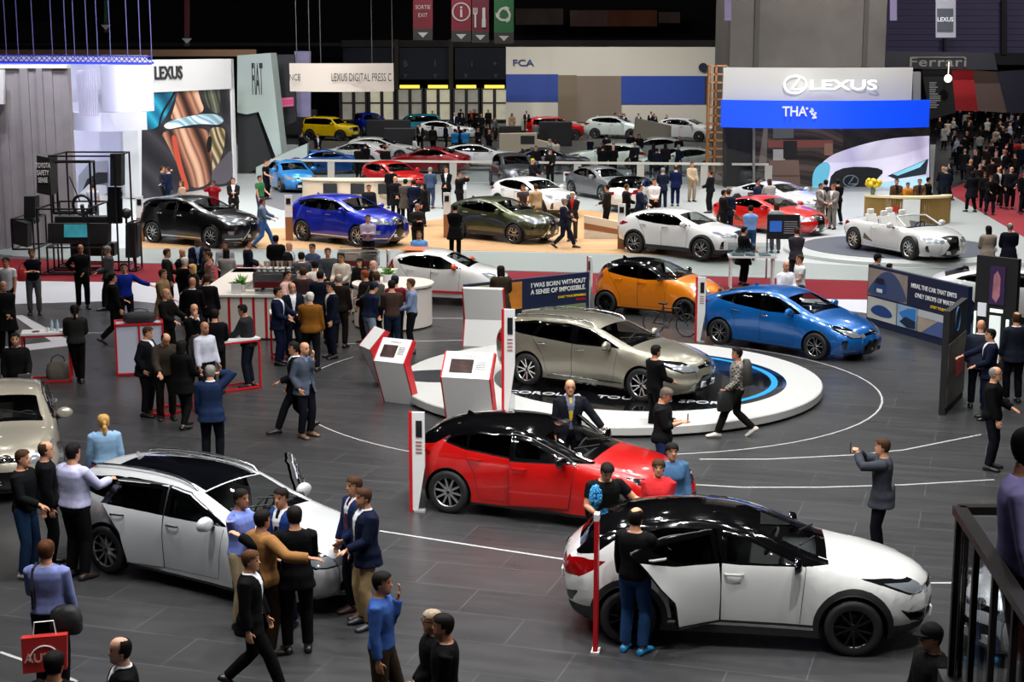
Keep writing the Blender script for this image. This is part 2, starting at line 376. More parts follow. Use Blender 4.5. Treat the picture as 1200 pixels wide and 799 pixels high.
SHELLS = {}
def make_car(name, S, loc, heading, paint, label, roof=None, group=None, wheel='c10', plate=None, open_doors=(), lod=1., glass=None, mirror=None, seat='#2a2a2c', plate_dark=False, emblem='t', extra=None, cat='car', lights=True, pitch=0., dash=None):
    root = empty(name, loc, heading, label, cat, group)
    key = (S['id'], lod)
    if key not in SHELLS: SHELLS[key] = car_shell(S, lod)
    parts, Wf, O = SHELLS[key]
    gl = glass or glass_mat((.42, .45, .44))
    M = dict(paint=paint, roof=roof or paint, gap=BLACK, black=GLOSSBLACK, clad=mat('#1a1a1b', .55, name='cladding'), glass=gl, dark=glass_mat((.10, .10, .11), .03),
             ws=glass_mat((.88, .92, .90), .02, 'windshield_glass'), grille=mat('#08080a', .3, .3, coat=.5, name='grille_mesh'), chrome=CHROME, lamp=mat('#9aa0a6', .12, .55, coat=1, name='lamp_lens'),
             tail=mat('#7a0508', .15, 0, coat=1, name='tail_lens'), lampd=mat('#1c1d20', .1, .5, coat=1, name='lamp_housing'), sroof=mat('#040508', .06, coat=1, name='glass_roof'))
    NAME = {'front_door': 'front_door', 'rear_door': 'rear_door'}
    SUB = {'front_window': 'front_door', 'rear_window': 'rear_door'}
    MIRR = {'body', 'windshield', 'back_window', 'hood', 'roof', 'grille', 'tailgate', 'plate', 'bumper'}
    doors = {}; later = []
    for p, V, N, T, MK in parts:
        if p in MIRR:                                     # one mesh for both halves
            V2 = V * [1, -1, 1]; N2 = N * [1, -1, 1]
            me = tri_mesh(p, np.vstack([V, V2]), np.vstack([N, N2]), np.vstack([T, T[:, ::-1] + len(V)]), np.r_[MK, MK], M)
            link({'back_window': 'rear_window', 'plate': 'grille'}.get(p, p), me, root)
            continue
        for sd in (1, -1):                                # 1 = the car's left, -1 = right
            Vs, Ns, Ts = (V, N, T) if sd == 1 else (V * [1, -1, 1], N * [1, -1, 1], T[:, ::-1])
            later.append((p, sd, Vs, Ns, Ts, MK))
    for p, sd, V, N, T, MK in sorted(later, key=lambda t: t[0] in SUB):
        nm = {'front_window': 'window', 'rear_window': 'window', 'quarter_window': 'quarter_window'}.get(p, p)
        par = root
        if p in SUB and (SUB[p], sd) in doors: par = doors[(SUB[p], sd)]
        if p in ('front_door', 'rear_door') and (p, sd) in [d[:2] for d in open_doors]:
            ang = [d[2] for d in open_doors if d[:2] == (p, sd)][0]
            hx = V[:, 0].max(); hy = sd * abs(V[V[:, 0] > hx - .05][:, 1]).max()
            inner = V - N * [[.0, 1., .0]] * .07 - np.array([0, 0, 0]); n0 = len(V)
            ec = {}
            for t in T:
                for a, b in ((t[0], t[1]), (t[1], t[2]), (t[2], t[0])): ec[(a, b)] = 1
            bd = [(a, b) for a, b in ec if (b, a) not in ec]
            V = np.vstack([V, V - np.array([0, sd * .07, 0])]); N2 = -N
            T2 = np.array([t[::-1] + n0 for t in T] + [(b, a, a + n0) for a, b in bd] + [(b, a + n0, b + n0) for a, b in bd])
            N = np.vstack([N, N2]); T = np.vstack([T, T2]); MK = np.r_[MK, np.array(['clad'] * len(T2), object)]
            Rm = Matrix.Translation((hx, hy, 0)) @ Matrix.Rotation(-sd * math.radians(ang), 4, 'Z') @ Matrix.Translation((-hx, -hy, 0))
            o = link(nm, tri_mesh(nm, V, N, T, MK, M), par); o.matrix_local = Rm
        else:
            o = link(nm, tri_mesh(nm, V, N, T, MK, M), par)
        if p in ('front_door', 'rear_door'):
            doors[(p, sd)] = o
            hxp, hz = S['handle'][0 if p == 'front_door' else 1]; hy = Wf(np.array([hxp]), np.array([hz]))[0]
            b = MB(); b.cur = 0
            b.tube([(hxp - .11, sd * (hy - .01), hz), (hxp - .08, sd * (hy + .028), hz + .004), (hxp, sd * (hy + .034), hz + .006), (hxp + .08, sd * (hy + .028), hz + .004), (hxp + .11, sd * (hy - .01), hz)], [.012, .016, .016, .016, .012], 6)
            b.build('handle', M['chrome'] if S.get('chrome_handle') else paint, o, 60)
    # wheels and wells
    Rw = S['Rw']; ty, ri = wheel_meshes(Rw, wheel)
    b = MB(); wy = S['W'] + S.get('flare', .025) - .015
    for cx in (S['xf'], S['xr']):
        for sd in (1, -1):
            a = link('wheel', ty, root); a.location = (cx, sd * (wy - .105), Rw); a.rotation_euler = (0, random.random(), 0 if sd == 1 else PI)
            link('rim', ri, a)
            pr = arcpts(cx, Rw, S['arch'], -25, 205, 20)
            b.add([(x, sd * y, z) for y in (.42, wy - .01) for x, z in pr], [(i, i + 1, 21 + i + 1, 21 + i) for i in range(20)])
            b.add([(x, sd * .42, z) for x, z in pr], [tuple(range(21))])
    x0, x1 = O[-1, 0] + .02, O[0, 0] - .02; zs = O[0, 1] + .005; xs = sorted([x0, x1, S['xf'] - S['arch'], S['xf'] + S['arch'], S['xr'] - S['arch'], S['xr'] + S['arch']])
    for i in range(5):
        ww = .42 if i in (1, 3) else S['W'] - .12 - (.22 if i in (0, 4) else 0)
        b.box(xs[i], xs[i + 1], -ww, ww, zs, zs + .03)
    b.build('underbody', BLACK, root, fix=False)
    # cabin: floor tub, seats, dashboard, wheel
    sm = mat(seat, .8, name='seat_fabric'); cb = MB(); L = S['cabin']              # (x_dash, x_front_seat, x_rear_seat, z_belt)
    dk = mat('#131316', .8, name='cabin_trim')
    wi = S['W'] - .2
    cb.box(L[2] - .35, L[0] + .35, -wi, wi, .26, .34); cb.box(L[0] - .05, L[0] + .45, -wi, wi, .34, L[3] - .03, .08)
    o = cb.build('cabin', mat(dash or '#1b1c1f', .7, name='dashboard_trim'), root)
    for sx, sy in ((L[1], .37), (L[1], -.37), (L[2], .38), (L[2], -.38)):
        q = MB(); q.box(sx - .22, sx + .3, sy - .24, sy + .24, .4, .62, .06)
        rk = .2; q.loft([[Vector((sx - .12 - rk * t + dx, sy + dy * (1 - .25 * t), .55 + .62 * t)) for dx, dy in ((-.07, -.24), (.06, -.24), (.06, .24), (-.07, .24))] for t in (0, .3, .7, 1)])
        q.box(sx - .4, sx - .29, sy - .12, sy + .12, 1.16, min(1.34, S.get('head', 1.34)), .04)
        q.build('seat', sm, root, 50)
    q = MB(); q.M = Matrix.Translation((L[0] - .17, .37, L[3] - .02)) @ Matrix.Rotation(math.radians(-65), 4, 'Y')
    q.tube([(.185 * math.cos(t), .185 * math.sin(t), 0) for t in [2 * PI * k / 20 for k in range(21)]], .016, 6); q.bar((-.18, 0, 0), (.18, 0, 0), .03, .02); q.bar((0, 0, 0), (0, 0, -.3), .06)
    q.build('steering_wheel', dk, root, 60)
    # mirrors
    mx, mz = S['mirror']; my = Wf(np.array([mx]), np.array([mz - .06]))[0]
    for sd in (1, -1):
        q = MB(); q.M = Matrix.Translation((mx, sd * (my + .13), mz)) @ Matrix.Scale(sd, 4, (0, 1, 0))
        rr = []
        for t, sy, sz, dx in ((-.5, .04, .05, .06), (-.35, .1, .085, .03), (0, .125, .1, 0), (.06, .12, .095, -.005)):
            rr.append([Vector((.11 * -t * 1.6 + dx * 0, sy * math.cos(a) * (1.12), sz * math.sin(a))) for a in [2 * PI * k / 14 for k in range(14)]])
        q.loft(rr); q.cur = 1; q.bar((.02, -.2, -.09), (.02, -.06, -.06), .05, .05); q.bar((.02, -.2, -.09), (.02, -.06, -.03), .05, .03)
        mo = MB(); q.build('side_mirror', [mirror or paint, BLACK], root, 50)
    # emblems and plates
    def nose(s, z=0, back=False, off=1.):
        i = np.argmin(np.abs(O[:, 4] - s)); x, zz, r, c = O[i, :4]; j, k = max(i - 1, 0), min(i + 1, len(O) - 1); t = O[k, :2] - O[j, :2]; t /= np.hypot(*t)
        n = np.array([t[1], -t[0]]);  n = n if n[0] * (1 if not back else -1) > 0 else -n
        p = np.array([x, zz]) + n * (c * off + .004)
        up = t if t[1] > 0 else -t
        return face_matrix((p[0], 0, p[1]), (0, 1 if not back else -1, 0), (up[0], 0, up[1]))
    if lights:
        em = toyota_emblem if emblem == 't' else lexus_emblem if emblem == 'l' else None
        if em: em(nose(S['emb']), root, S.get('embs', .085)); em(nose(S['remb'], back=True), root, .07)
    for bk in (False, True):
        Mx = nose(S['plates'][1 if bk else 0], back=bk, off=.66); q = MB(); q.M = Mx; q.box(-.26, .26, -.055, .055, .0, .02)
        po = q.build('license_plate', mat('#141416', .4) if plate_dark else mat('#d9d9d6', .4), root)
        if plate: text(plate, .085, WHITE if plate_dark else BLACK, po, Mx @ Matrix.Translation((0, 0, .0215)), extrude=.001, bold=.004)
    # wipers, antenna fin
    q = MB(); i = np.argmin(np.abs(O[:, 4] - S['fin'])); fx, fz = O[i, 0], O[i, 1] + O[i, 3]
    q.loft([[Vector((fx + a, w, fz - .01 + h)) for a, w in ((-.09 + t * .02, 0), (-.05, -.025 * (1 - t)), (.09 - .13 * t, 0), (-.05, .025 * (1 - t)))] for t, h in ((0, 0), (.6, .045), (.97, .07))])
    q.build('antenna', roof or paint, root, 60)
    if S.get('ws_s'):
        sw = S['ws_s']; q = MB()
        for y0, y1 in ((.52, -.05), (-.02, -.58)):
            i = np.argmin(np.abs(O[:, 4] - sw)); a = O[i]; e = O[min(i + 4, len(O) - 1)]
            q.tube([(a[0] + .02, y0, a[1] + a[3] * (1 - (y0 / .8) ** 2) + .02), (e[0], y1, e[1] + e[3] * (1 - (y1 / .8) ** 2) + .03)], .012, 5)
        q.build('wiper', BLACK, root)
    if S.get('rails'):
        for sd in (1, -1):
            q = MB(); ii = [i for i in range(len(O)) if 7.15 < O[i, 4] < 9.75]; pt = [(O[i, 0], sd * (Wf(np.array([O[i, 0]]), np.array([O[i, 1]]))[0] - O[i, 2] + .015), O[i, 1] + .045) for i in ii]
            pt = [(pt[0][0] + .06, pt[0][1], pt[0][2] - .06)] + pt + [(pt[-1][0] - .06, pt[-1][1], pt[-1][2] - .06)]; q.tube(pt, .017, 6); q.build('roof_rail', SILVER, root, 60)
    if extra: extra(root, Wf, O, M)
    if pitch: root.rotation_euler = (0, pitch, heading)
    return root
# ------------------------------------------------------------------ car shapes (x forward from mid wheelbase, z up, metres)
def R4(s0, s1, v): return [(s0, 0), (s0, v), (s1, v), (s1, 0)]
def spec(id, P, wb, W, Rw, arch, dlo, fwin, rwin, qwin, fd, rd, head, tail, belt, handle, mirror, cabin, clad=False, blackroof=None, grille='t', **k):
    xf = wb / 2; n = len(P)
    side = [(fd, 'front_door', None), (rd, 'rear_door', None)] if rd else [(fd, 'front_door', None)]
    if blackroof: side.append((blackroof, None, 'roof'))
    if clad:
        for cx in (xf, -xf): side.append((arcpts(cx, Rw, arch + .075, -60, 240, 24), None, 'clad'))
        side.append(([(-xf, .1), (-xf, .37), (xf, .35), (xf, .1)], None, 'clad'))
        side.append(([(P[0][0] - .55, .1), (P[0][0] - .55, .36), (P[2][0] + .1, .36), (P[2][0] + .1, .1)], None, 'clad'))
        side.append(([(P[-1][0] + .5, .1), (P[-1][0] + .45, .42), (P[-3][0] - .1, .42), (P[-3][0] - .1, .1)], None, 'clad'))
    else:
        side.append(([(-xf + .3, .1), (-xf + .3, P[0][1] + .05), (xf - .3, P[0][1] + .05), (xf - .3, .1)], None, 'black'))
    side += [(dlo, None, 'black'), (fwin, 'front_window', 'glass')]
    if rwin: side.append((rwin, 'rear_window', 'dark'))
    if qwin: side.append((qwin, 'quarter_window', 'dark'))
    side += [(h, 'headlight', m) for h, m in head] + [(t, 'taillight', 'tail') for t in tail]
    side += k.pop('more', [])
    a, b = k.pop('rg', (10.12, 10.9)); r0 = k.pop('roof', (7.0, 9.95))
    sh = ([(R4(6.05, 7.1, 1.), 'roof', 'roof')] if blackroof else []) + [(R4(4.15, 6.0, .97), 'hood', None), (R4(5.93, 6.13, .97), None, 'black'), (R4(6.1, 6.93, .95), 'windshield', 'ws'), (R4(r0[0], r0[1], 1.0), 'roof', 'roof'), (R4(a, b, .93), 'back_window', 'dark')]
    if grille == 't':
        sh += [([(.9, 0), (.9, .9), (1.7, .98), (2.35, .62), (2.35, 0)], 'grille', 'grille'), ([(2.9, 0), (2.95, 1), (3.25, 1), (3.2, 0)], None, 'black'), ([(.25, 0), (.25, .9), (.75, .9), (.75, 0)], None, 'clad')]
    elif grille == 'l':
        sh += [([(.6, 0), (.6, .95), (1.3, .86), (2.4, .45), (3.1, .62), (3.75, .7), (3.75, 0)], 'grille', 'chrome'), ([(.7, 0), (.7, .87), (1.3, .78), (2.4, .38), (3.1, .55), (3.65, .62), (3.65, 0)], 'grille', 'grille')]
    elif grille == 'j':
        sh += [([(2.2, 0), (2.2, .75), (3.3, .75), (3.3, 0)], 'grille', 'grille'), ([(.4, 0), (.4, 1), (1.2, 1), (1.2, 0)], None, 'clad')]
    sh += [([(2.75, .78), (2.75, 1), (3.35, 1), (3.3, .72)], 'headlight', 'lamp'), ([(n - 4.1, .55), (n - 4.1, 1), (n - 3.5, 1), (n - 3.5, .6)], 'taillight', 'tail'), ([(n - 2.2, 0), (n - 2.2, .9), (n - 1.2, .9), (n - 1.2, 0)], None, 'clad')]
    sh += k.pop('sheet', [])
    d = dict(id=id, P=P, xf=xf, xr=-xf, W=W, Rw=Rw, arch=arch, side=side, sheet=sh, belt=belt, handle=handle, mirror=mirror, cabin=cabin, emb=3.1, remb=n - 4.3, plates=(1.55, n - 3.2), fin=9.3, ws_s=6.12)
    d.update(k); return d
def front(x, dz=0., ov=None):
    return [(x - .23, .17 + dz, .30, .04), (x - .05, .24 + dz, .42, .09), (x, .46 + dz, .48, .11), (x - .035, .66 + dz, .48, .11), (x - .17, .79 + dz, .36, .08)]
def back(x, z11, z12, dz=0.):
    return [(x + .13, z11, .22, .05), (x + .01, z12, .3, .06), (x, .6 + dz, .38, .07), (x + .07, .28 + dz, .3, .05), (x + .24, .19 + dz, .3, .04)]
S = {}
S['chr'] = spec('chr', [(1.98, .19, .30, .04), (2.17, .27, .42, .09), (2.20, .48, .46, .11), (2.18, .68, .46, .11), (2.06, .84, .36, .08), (1.60, .985, .26, .05), (.98, 1.06, .18, .03), (.12, 1.44, .13, .06), (-.45, 1.51, .16, .05), (-1.15, 1.46, .18, .05), (-1.76, 1.31, .2, .05), (-1.93, 1.08, .22, .05), (-2.13, .94, .3, .06), (-2.12, .6, .38, .07), (-2.06, .3, .3, .05), (-1.9, .2, .3, .04)],
    2.64, .885, .341, .40, [(.83, 1.045), (.04, 1.365), (-.45, 1.425), (-1.1, 1.385), (-1.5, 1.25), (-1.32, 1.19), (-.85, 1.09), (0, 1.035)],
    [(.66, 1.065), (.04, 1.325), (-.17, 1.36), (-.17, 1.06)], [(-.29, 1.07), (-.29, 1.375), (-.95, 1.35), (-1.12, 1.30), (-.78, 1.12)], None,
    [(.70, .33), (.72, .6), (.76, 1.05), (.04, 1.385), (-.23, 1.42), (-.23, .33)], [(-.23, .33), (-.23, 1.42), (-.9, 1.41), (-1.38, 1.29), (-1.22, 1.1), (-1.05, .86), (-.86, .66), (-.80, .33)],
    [([(2.3, .71), (2.0, .70), (1.74, .81), (1.38, .92), (1.75, .90), (2.3, .82)], 'lampd'), ([(2.25, .725), (2.02, .715), (1.82, .80), (1.66, .86), (2.0, .84), (2.25, .80)], 'lamp')], [[(-2.3, .74), (-1.92, .78), (-1.72, .90), (-1.6, 1.0), (-1.9, 1.0), (-2.3, .95)]],
    [(-2.2, 1.16), (-1.3, 1.12), (0, 1.03), (2.3, 1.0)], [(-.08, .93), (-1.05, 1.2)], (.62, 1.10), (.55, -.1, -.95, 1.0), clad=True,
    blackroof=[(1.02, 1.055), (.83, 1.045), (.04, 1.365), (-.45, 1.425), (-1.1, 1.385), (-1.5, 1.25), (-1.72, 1.08), (-1.95, 1.03), (-2.3, 1.25), (-1.8, 1.6), (-.4, 1.9), (.4, 1.9), (1.02, 1.12)],
    scoop=.05, flare=.035, more=[([(-.86, .30), (-.86, .335), (.86, .32), (.86, .285)], None, 'chrome'), ([(2.12, .36), (2.0, .40), (1.86, .56), (2.02, .50), (2.3, .5), (2.3, .44)], None, 'black'), ([(-2.3, .42), (-2.02, .45), (-1.93, .60), (-2.06, .56), (-2.3, .5)], None, 'black')],
    sheet=[(R4(9.9, 11.0, 1.0), 'roof', 'roof'), (R4(10.15, 10.9, .85), 'back_window', 'dark')], embs=.07)
S['hatch'] = spec('hatch', front(2.25) + [(1.55, .92, .25, .05), (.93, .99, .18, .03), (.05, 1.33, .13, .05), (-.45, 1.395, .16, .05), (-1.1, 1.365, .18, .05), (-1.78, 1.24, .2, .05)] + back(-2.11, 1.0, .86),
    2.64, .885, .335, .385, [(.77, .985), (.02, 1.275), (-.42, 1.325), (-.95, 1.305), (-1.34, 1.21), (-1.45, 1.13), (-1.1, 1.045), (-.2, .965)],
    [(.6, 1.0), (.0, 1.235), (-.2, 1.27), (-.2, .99)], [(-.33, .99), (-.33, 1.28), (-.88, 1.265), (-1.0, 1.225), (-1.0, 1.045)], [(-1.05, 1.06), (-1.05, 1.235), (-1.27, 1.185), (-1.36, 1.13)],
    [(.66, .29), (.70, .55), (.75, .99), (.02, 1.29), (-.26, 1.33), (-.26, .27)], [(-.26, .27), (-.26, 1.33), (-.9, 1.32), (-1.04, 1.27), (-1.04, .9), (-.88, .68), (-.80, .27)],
    [([(2.4, .60), (2.08, .62), (1.85, .70), (1.5, .845), (1.85, .83), (2.4, .73)], 'lampd'), ([(2.3, .62), (2.08, .64), (1.9, .71), (1.7, .79), (2.3, .71)], 'lamp')], [[(-2.3, .78), (-1.85, .80), (-1.62, .9), (-1.8, .98), (-2.3, .94)]],
    [(-2.2, 1.08), (-1.2, 1.04), (0, .96), (2.3, .95)], [(-.1, .86), (-.88, .9)], (.56, 1.03), (.55, -.1, -.95, .93),
    blackroof=[(1.0, .985), (.77, .985), (.02, 1.275), (-.42, 1.325), (-.95, 1.305), (-1.34, 1.21), (-1.58, 1.06), (-1.9, 1.0), (-2.3, 1.2), (-1.8, 1.6), (-.4, 1.9), (.4, 1.9), (1.0, 1.1)],
    more=[([(.77, .985), (-.2, .965), (-1.1, 1.045), (-1.45, 1.13), (-1.45, 1.11), (-1.1, 1.025), (-.2, .945), (.77, .965)], None, 'chrome')],
    sheet=[(R4(9.9, 11.0, 1.0), 'roof', 'roof'), (R4(10.12, 10.9, .88), 'back_window', 'dark')])
TSP = front(2.29) + [(1.58, .93, .25, .05), (.96, 1.0, .18, .03), (.1, 1.34, .13, .05), (-.4, 1.415, .16, .05), (-1.3, 1.405, .18, .05), (-2.05, 1.32, .2, .05), (-2.2, 1.1, .22, .05), (-2.335, .9, .3, .06), (-2.345, .6, .38, .07), (-2.28, .29, .3, .05), (-2.1, .2, .3, .04)]
tsk = dict(wb=2.70, W=.895, Rw=.335, arch=.39, dlo=[(.8, .995), (.07, 1.285), (-.4, 1.345), (-1.3, 1.335), (-1.85, 1.255), (-2.02, 1.12), (-1.6, 1.06), (-.2, .975)],
    fwin=[(.63, 1.01), (.05, 1.245), (-.2, 1.285), (-.2, 1.0)], rwin=[(-.36, 1.0), (-.36, 1.295), (-1.02, 1.295), (-1.2, 1.03)], qwin=[(-1.3, 1.055), (-1.12, 1.28), (-1.3, 1.29), (-1.78, 1.21), (-1.9, 1.11)],
    fd=[(.69, .29), (.73, .55), (.78, 1.0), (.07, 1.305), (-.28, 1.35), (-.28, .27)], rd=[(-.28, .27), (-.28, 1.35), (-1.1, 1.35), (-1.28, 1.05), (-1.16, .9), (-.96, .68), (-.86, .27)],
    head=[([(2.45, .60), (2.12, .62), (1.88, .70), (1.5, .85), (1.85, .84), (2.45, .74)], 'lampd'), ([(2.4, .62), (2.12, .64), (1.92, .72), (1.72, .80), (2.4, .72)], 'lamp')], tail=[[(-2.5, .80), (-2.1, .82), (-1.85, .92), (-2.0, 1.0), (-2.5, .97)]],
    belt=[(-2.4, 1.08), (-1.2, 1.03), (0, .97), (2.3, .96)], handle=[(-.1, .88), (-1.0, .92)], mirror=(.58, 1.04), cabin=(.58, -.1, -1.0, .94), chrome_handle=True)
S['wagon'] = spec('wagon', TSP, rails=1, more=[([(-.85, .3), (-.85, .33), (.9, .33), (.9, .3)], None, 'chrome')], **tsk)
S['wagon_glass'] = spec('wagon_glass', TSP, rails=1, sheet=[(R4(6.96, 9.3, .88), 'roof', 'sroof')], **tsk)
S['prius'] = spec('prius', [(2.08, .15, .3, .04), (2.26, .22, .42, .10), (2.30, .42, .48, .12), (2.25, .58, .48, .11), (2.1, .72, .36, .08), (1.6, .89, .25, .05), (1.08, .99, .18, .03), (.25, 1.34, .13, .05), (-.2, 1.425, .16, .05), (-.95, 1.37, .18, .05), (-1.93, 1.12, .2, .04), (-2.1, 1.03, .22, .05), (-2.22, .82, .3, .06), (-2.23, .55, .38, .07), (-2.14, .28, .3, .05), (-1.95, .18, .3, .04)],
    2.70, .88, .315, .37, [(.92, .99), (.22, 1.285), (-.2, 1.36), (-.8, 1.325), (-1.4, 1.19), (-1.55, 1.12), (-.8, 1.03), (0, .965)],
    [(.58, 1.005), (.2, 1.24), (-.14, 1.31), (-.14, .985)], [(-.27, .99), (-.27, 1.315), (-.78, 1.29), (-.98, 1.245), (-.98, 1.04)], [(-1.04, 1.055), (-1.04, 1.23), (-1.35, 1.155), (-1.43, 1.12)],
    [(.74, .27), (.78, .55), (.88, .99), (.22, 1.3), (-.2, 1.37), (-.2, .25)], [(-.2, .25), (-.2, 1.37), (-.8, 1.34), (-1.02, 1.28), (-1.05, .95), (-.95, .7), (-.84, .25)],
    [([(2.4, .56), (2.14, .55), (1.9, .66), (1.5, .84), (1.85, .80), (2.4, .68)], 'lampd'), ([(2.4, .57), (2.14, .57), (1.95, .67), (1.75, .76), (2.4, .66)], 'lamp')], [[(-2.4, .5), (-2.15, .56), (-2.05, .85), (-1.75, 1.03), (-2.1, 1.02), (-2.4, 1.0)]],
    [(-2.3, 1.08), (-1.2, 1.05), (0, .96), (2.3, .95)], [(-.08, .87), (-.9, .92)], (.66, 1.03), (.62, -.05, -.95, .93), rg=(9.25, 9.95), roof=(7., 9.2), fin=8.9, chrome_handle=True,
    more=[([(2.06, .28), (2.0, .30), (1.96, .48), (2.03, .52), (2.08, .5)], None, 'black')])
S['aygo'] = spec('aygo', [(1.57, .18, .3, .04), (1.73, .25, .38, .08), (1.78, .45, .42, .1), (1.75, .68, .42, .1), (1.62, .85, .34, .07), (1.25, .965, .25, .05), (.82, 1.04, .18, .03), (.05, 1.39, .13, .05), (-.35, 1.44, .16, .05), (-.85, 1.42, .18, .05), (-1.4, 1.32, .2, .04), (-1.53, 1.05, .22, .05), (-1.64, .85, .3, .05), (-1.66, .55, .34, .06), (-1.6, .28, .3, .05), (-1.45, .2, .3, .04)],
    2.34, .80, .30, .35, [(.66, 1.035), (.02, 1.33), (-.35, 1.375), (-.85, 1.345), (-1.25, 1.23), (-1.15, 1.12), (-.6, 1.04), (0, 1.0)],
    [(.5, 1.05), (.0, 1.29), (-.16, 1.325), (-.16, 1.03)], [(-.27, 1.03), (-.27, 1.33), (-.8, 1.31), (-1.1, 1.22), (-1.02, 1.12), (-.6, 1.055)], None,
    [(.58, .3), (.6, .6), (.64, 1.04), (.02, 1.345), (-.22, 1.38), (-.22, .28)], [(-.22, .28), (-.22, 1.38), (-.82, 1.36), (-1.2, 1.24), (-1.12, 1.05), (-.9, .8), (-.76, .55), (-.72, .28)],
    [([(1.9, .66), (1.62, .66), (1.42, .78), (1.2, .93), (1.45, .93), (1.9, .82)], 'lamp')], [[(-1.8, .8), (-1.5, .8), (-1.32, 1.0), (-1.42, 1.24), (-1.52, 1.22), (-1.8, 1.0)]],
    [(-1.7, 1.12), (-1.0, 1.08), (0, 1.0), (1.8, .98)], [(-.1, .93), (-.82, .96)], (.46, 1.1), (.45, -.1, -.85, .97),
    blackroof=[(.86, 1.035), (.66, 1.035), (.02, 1.33), (-.35, 1.375), (-.85, 1.345), (-1.25, 1.23), (-1.4, 1.1), (-1.8, 1.1), (-1.5, 1.6), (-.3, 1.9), (.3, 1.9), (.86, 1.1)],
    sheet=[(R4(9.9, 11.0, 1.0), 'roof', 'roof'), (R4(10.1, 11., .9), 'back_window', 'dark')])
S['suv'] = spec('suv', [(2.22, .24, .3, .04), (2.40, .32, .42, .1), (2.45, .6, .48, .13), (2.42, .86, .48, .12), (2.28, 1.01, .36, .08), (1.7, 1.13, .26, .05), (1.08, 1.2, .2, .03), (.15, 1.58, .14, .05), (-.4, 1.645, .18, .05), (-1.2, 1.615, .2, .05), (-2.0, 1.48, .22, .05), (-2.2, 1.22, .25, .05), (-2.38, 1.04, .3, .06), (-2.42, .7, .4, .07), (-2.34, .36, .3, .05), (-2.15, .26, .3, .04)],
    2.79, .94, .375, .435, [(.9, 1.195), (.12, 1.52), (-.4, 1.575), (-1.2, 1.54), (-1.75, 1.41), (-1.62, 1.29), (-1.0, 1.22), (0, 1.175)],
    [(.72, 1.215), (.1, 1.475), (-.2, 1.525), (-.2, 1.205)], [(-.32, 1.21), (-.32, 1.525), (-1.05, 1.51), (-1.15, 1.485), (-1.15, 1.25)], [(-1.2, 1.26), (-1.2, 1.475), (-1.6, 1.385), (-1.53, 1.31)],
    [(.74, .36), (.78, .7), (.88, 1.2), (.12, 1.535), (-.26, 1.58), (-.26, .34)], [(-.26, .34), (-.26, 1.58), (-1.05, 1.56), (-1.2, 1.5), (-1.22, 1.15), (-1.02, .85), (-.92, .34)],
    [([(2.6, .84), (2.2, .82), (1.95, .9), (1.62, 1.04), (1.95, 1.05), (2.6, .96)], 'lamp'), ([(2.28, .5), (2.12, .5), (2.12, .62), (2.3, .62)], 'lamp')], [[(-2.6, 1.0), (-2.1, 1.0), (-1.8, 1.12), (-2.0, 1.16), (-2.6, 1.12)]],
    [(-2.5, 1.28), (-1.2, 1.23), (0, 1.17), (2.4, 1.15)], [(-.1, 1.05), (-1.05, 1.09)], (.66, 1.25), (.6, -.1, -1.05, 1.13), grille='l', head_=1, emb=3.0, embs=.1, chrome_handle=True,
    more=[([(2.6, .38), (2.1, .36), (1.95, .36), (1.95, .33), (2.6, .33)], None, 'chrome'), ([(-.95, .34), (-.95, .31), (.95, .31), (.95, .34)], None, 'chrome')])
S['ux'] = spec('ux', [(2.05, .22, .3, .04), (2.22, .3, .42, .1), (2.27, .55, .48, .13), (2.24, .78, .48, .12), (2.1, .9, .36, .08), (1.6, 1.01, .26, .05), (1.0, 1.07, .2, .03), (.15, 1.42, .13, .05), (-.4, 1.475, .16, .05), (-1.1, 1.43, .18, .05), (-1.78, 1.27, .2, .05), (-1.98, 1.05, .22, .05), (-2.17, .94, .3, .06), (-2.2, .65, .38, .07), (-2.12, .32, .3, .05), (-1.95, .24, .3, .04)],
    2.64, .905, .35, .405, [(.84, 1.06), (.1, 1.36), (-.4, 1.405), (-1.05, 1.365), (-1.42, 1.24), (-1.2, 1.14), (-.6, 1.07), (0, 1.04)],
    [(.66, 1.08), (.08, 1.315), (-.18, 1.355), (-.18, 1.065)], [(-.3, 1.07), (-.3, 1.36), (-.95, 1.335), (-1.28, 1.23), (-1.12, 1.15), (-.6, 1.09)], None,
    [(.72, .36), (.74, .6), (.8, 1.06), (.1, 1.375), (-.24, 1.41), (-.24, .36)], [(-.24, .36), (-.24, 1.41), (-.95, 1.39), (-1.3, 1.27), (-1.15, 1.0), (-.95, .75), (-.85, .36)],
    [([(2.4, .76), (2.02, .74), (1.8, .82), (1.5, .94), (1.8, .94), (2.4, .86)], 'lamp')], [[(-2.4, .9), (-1.9, .92), (-1.6, 1.02), (-1.9, 1.05), (-2.4, 1.02)]],
    [(-2.3, 1.14), (-1.2, 1.1), (0, 1.04), (2.3, 1.02)], [(-.1, .95), (-.98, .99)], (.62, 1.11), (.55, -.1, -.95, 1.0), clad=True, grille='l', emb=3.0, embs=.09, chrome_handle=True,
    more=[([(2.04, .38), (1.93, .38), (2.0, .62), (2.06, .66)], None, 'black')])
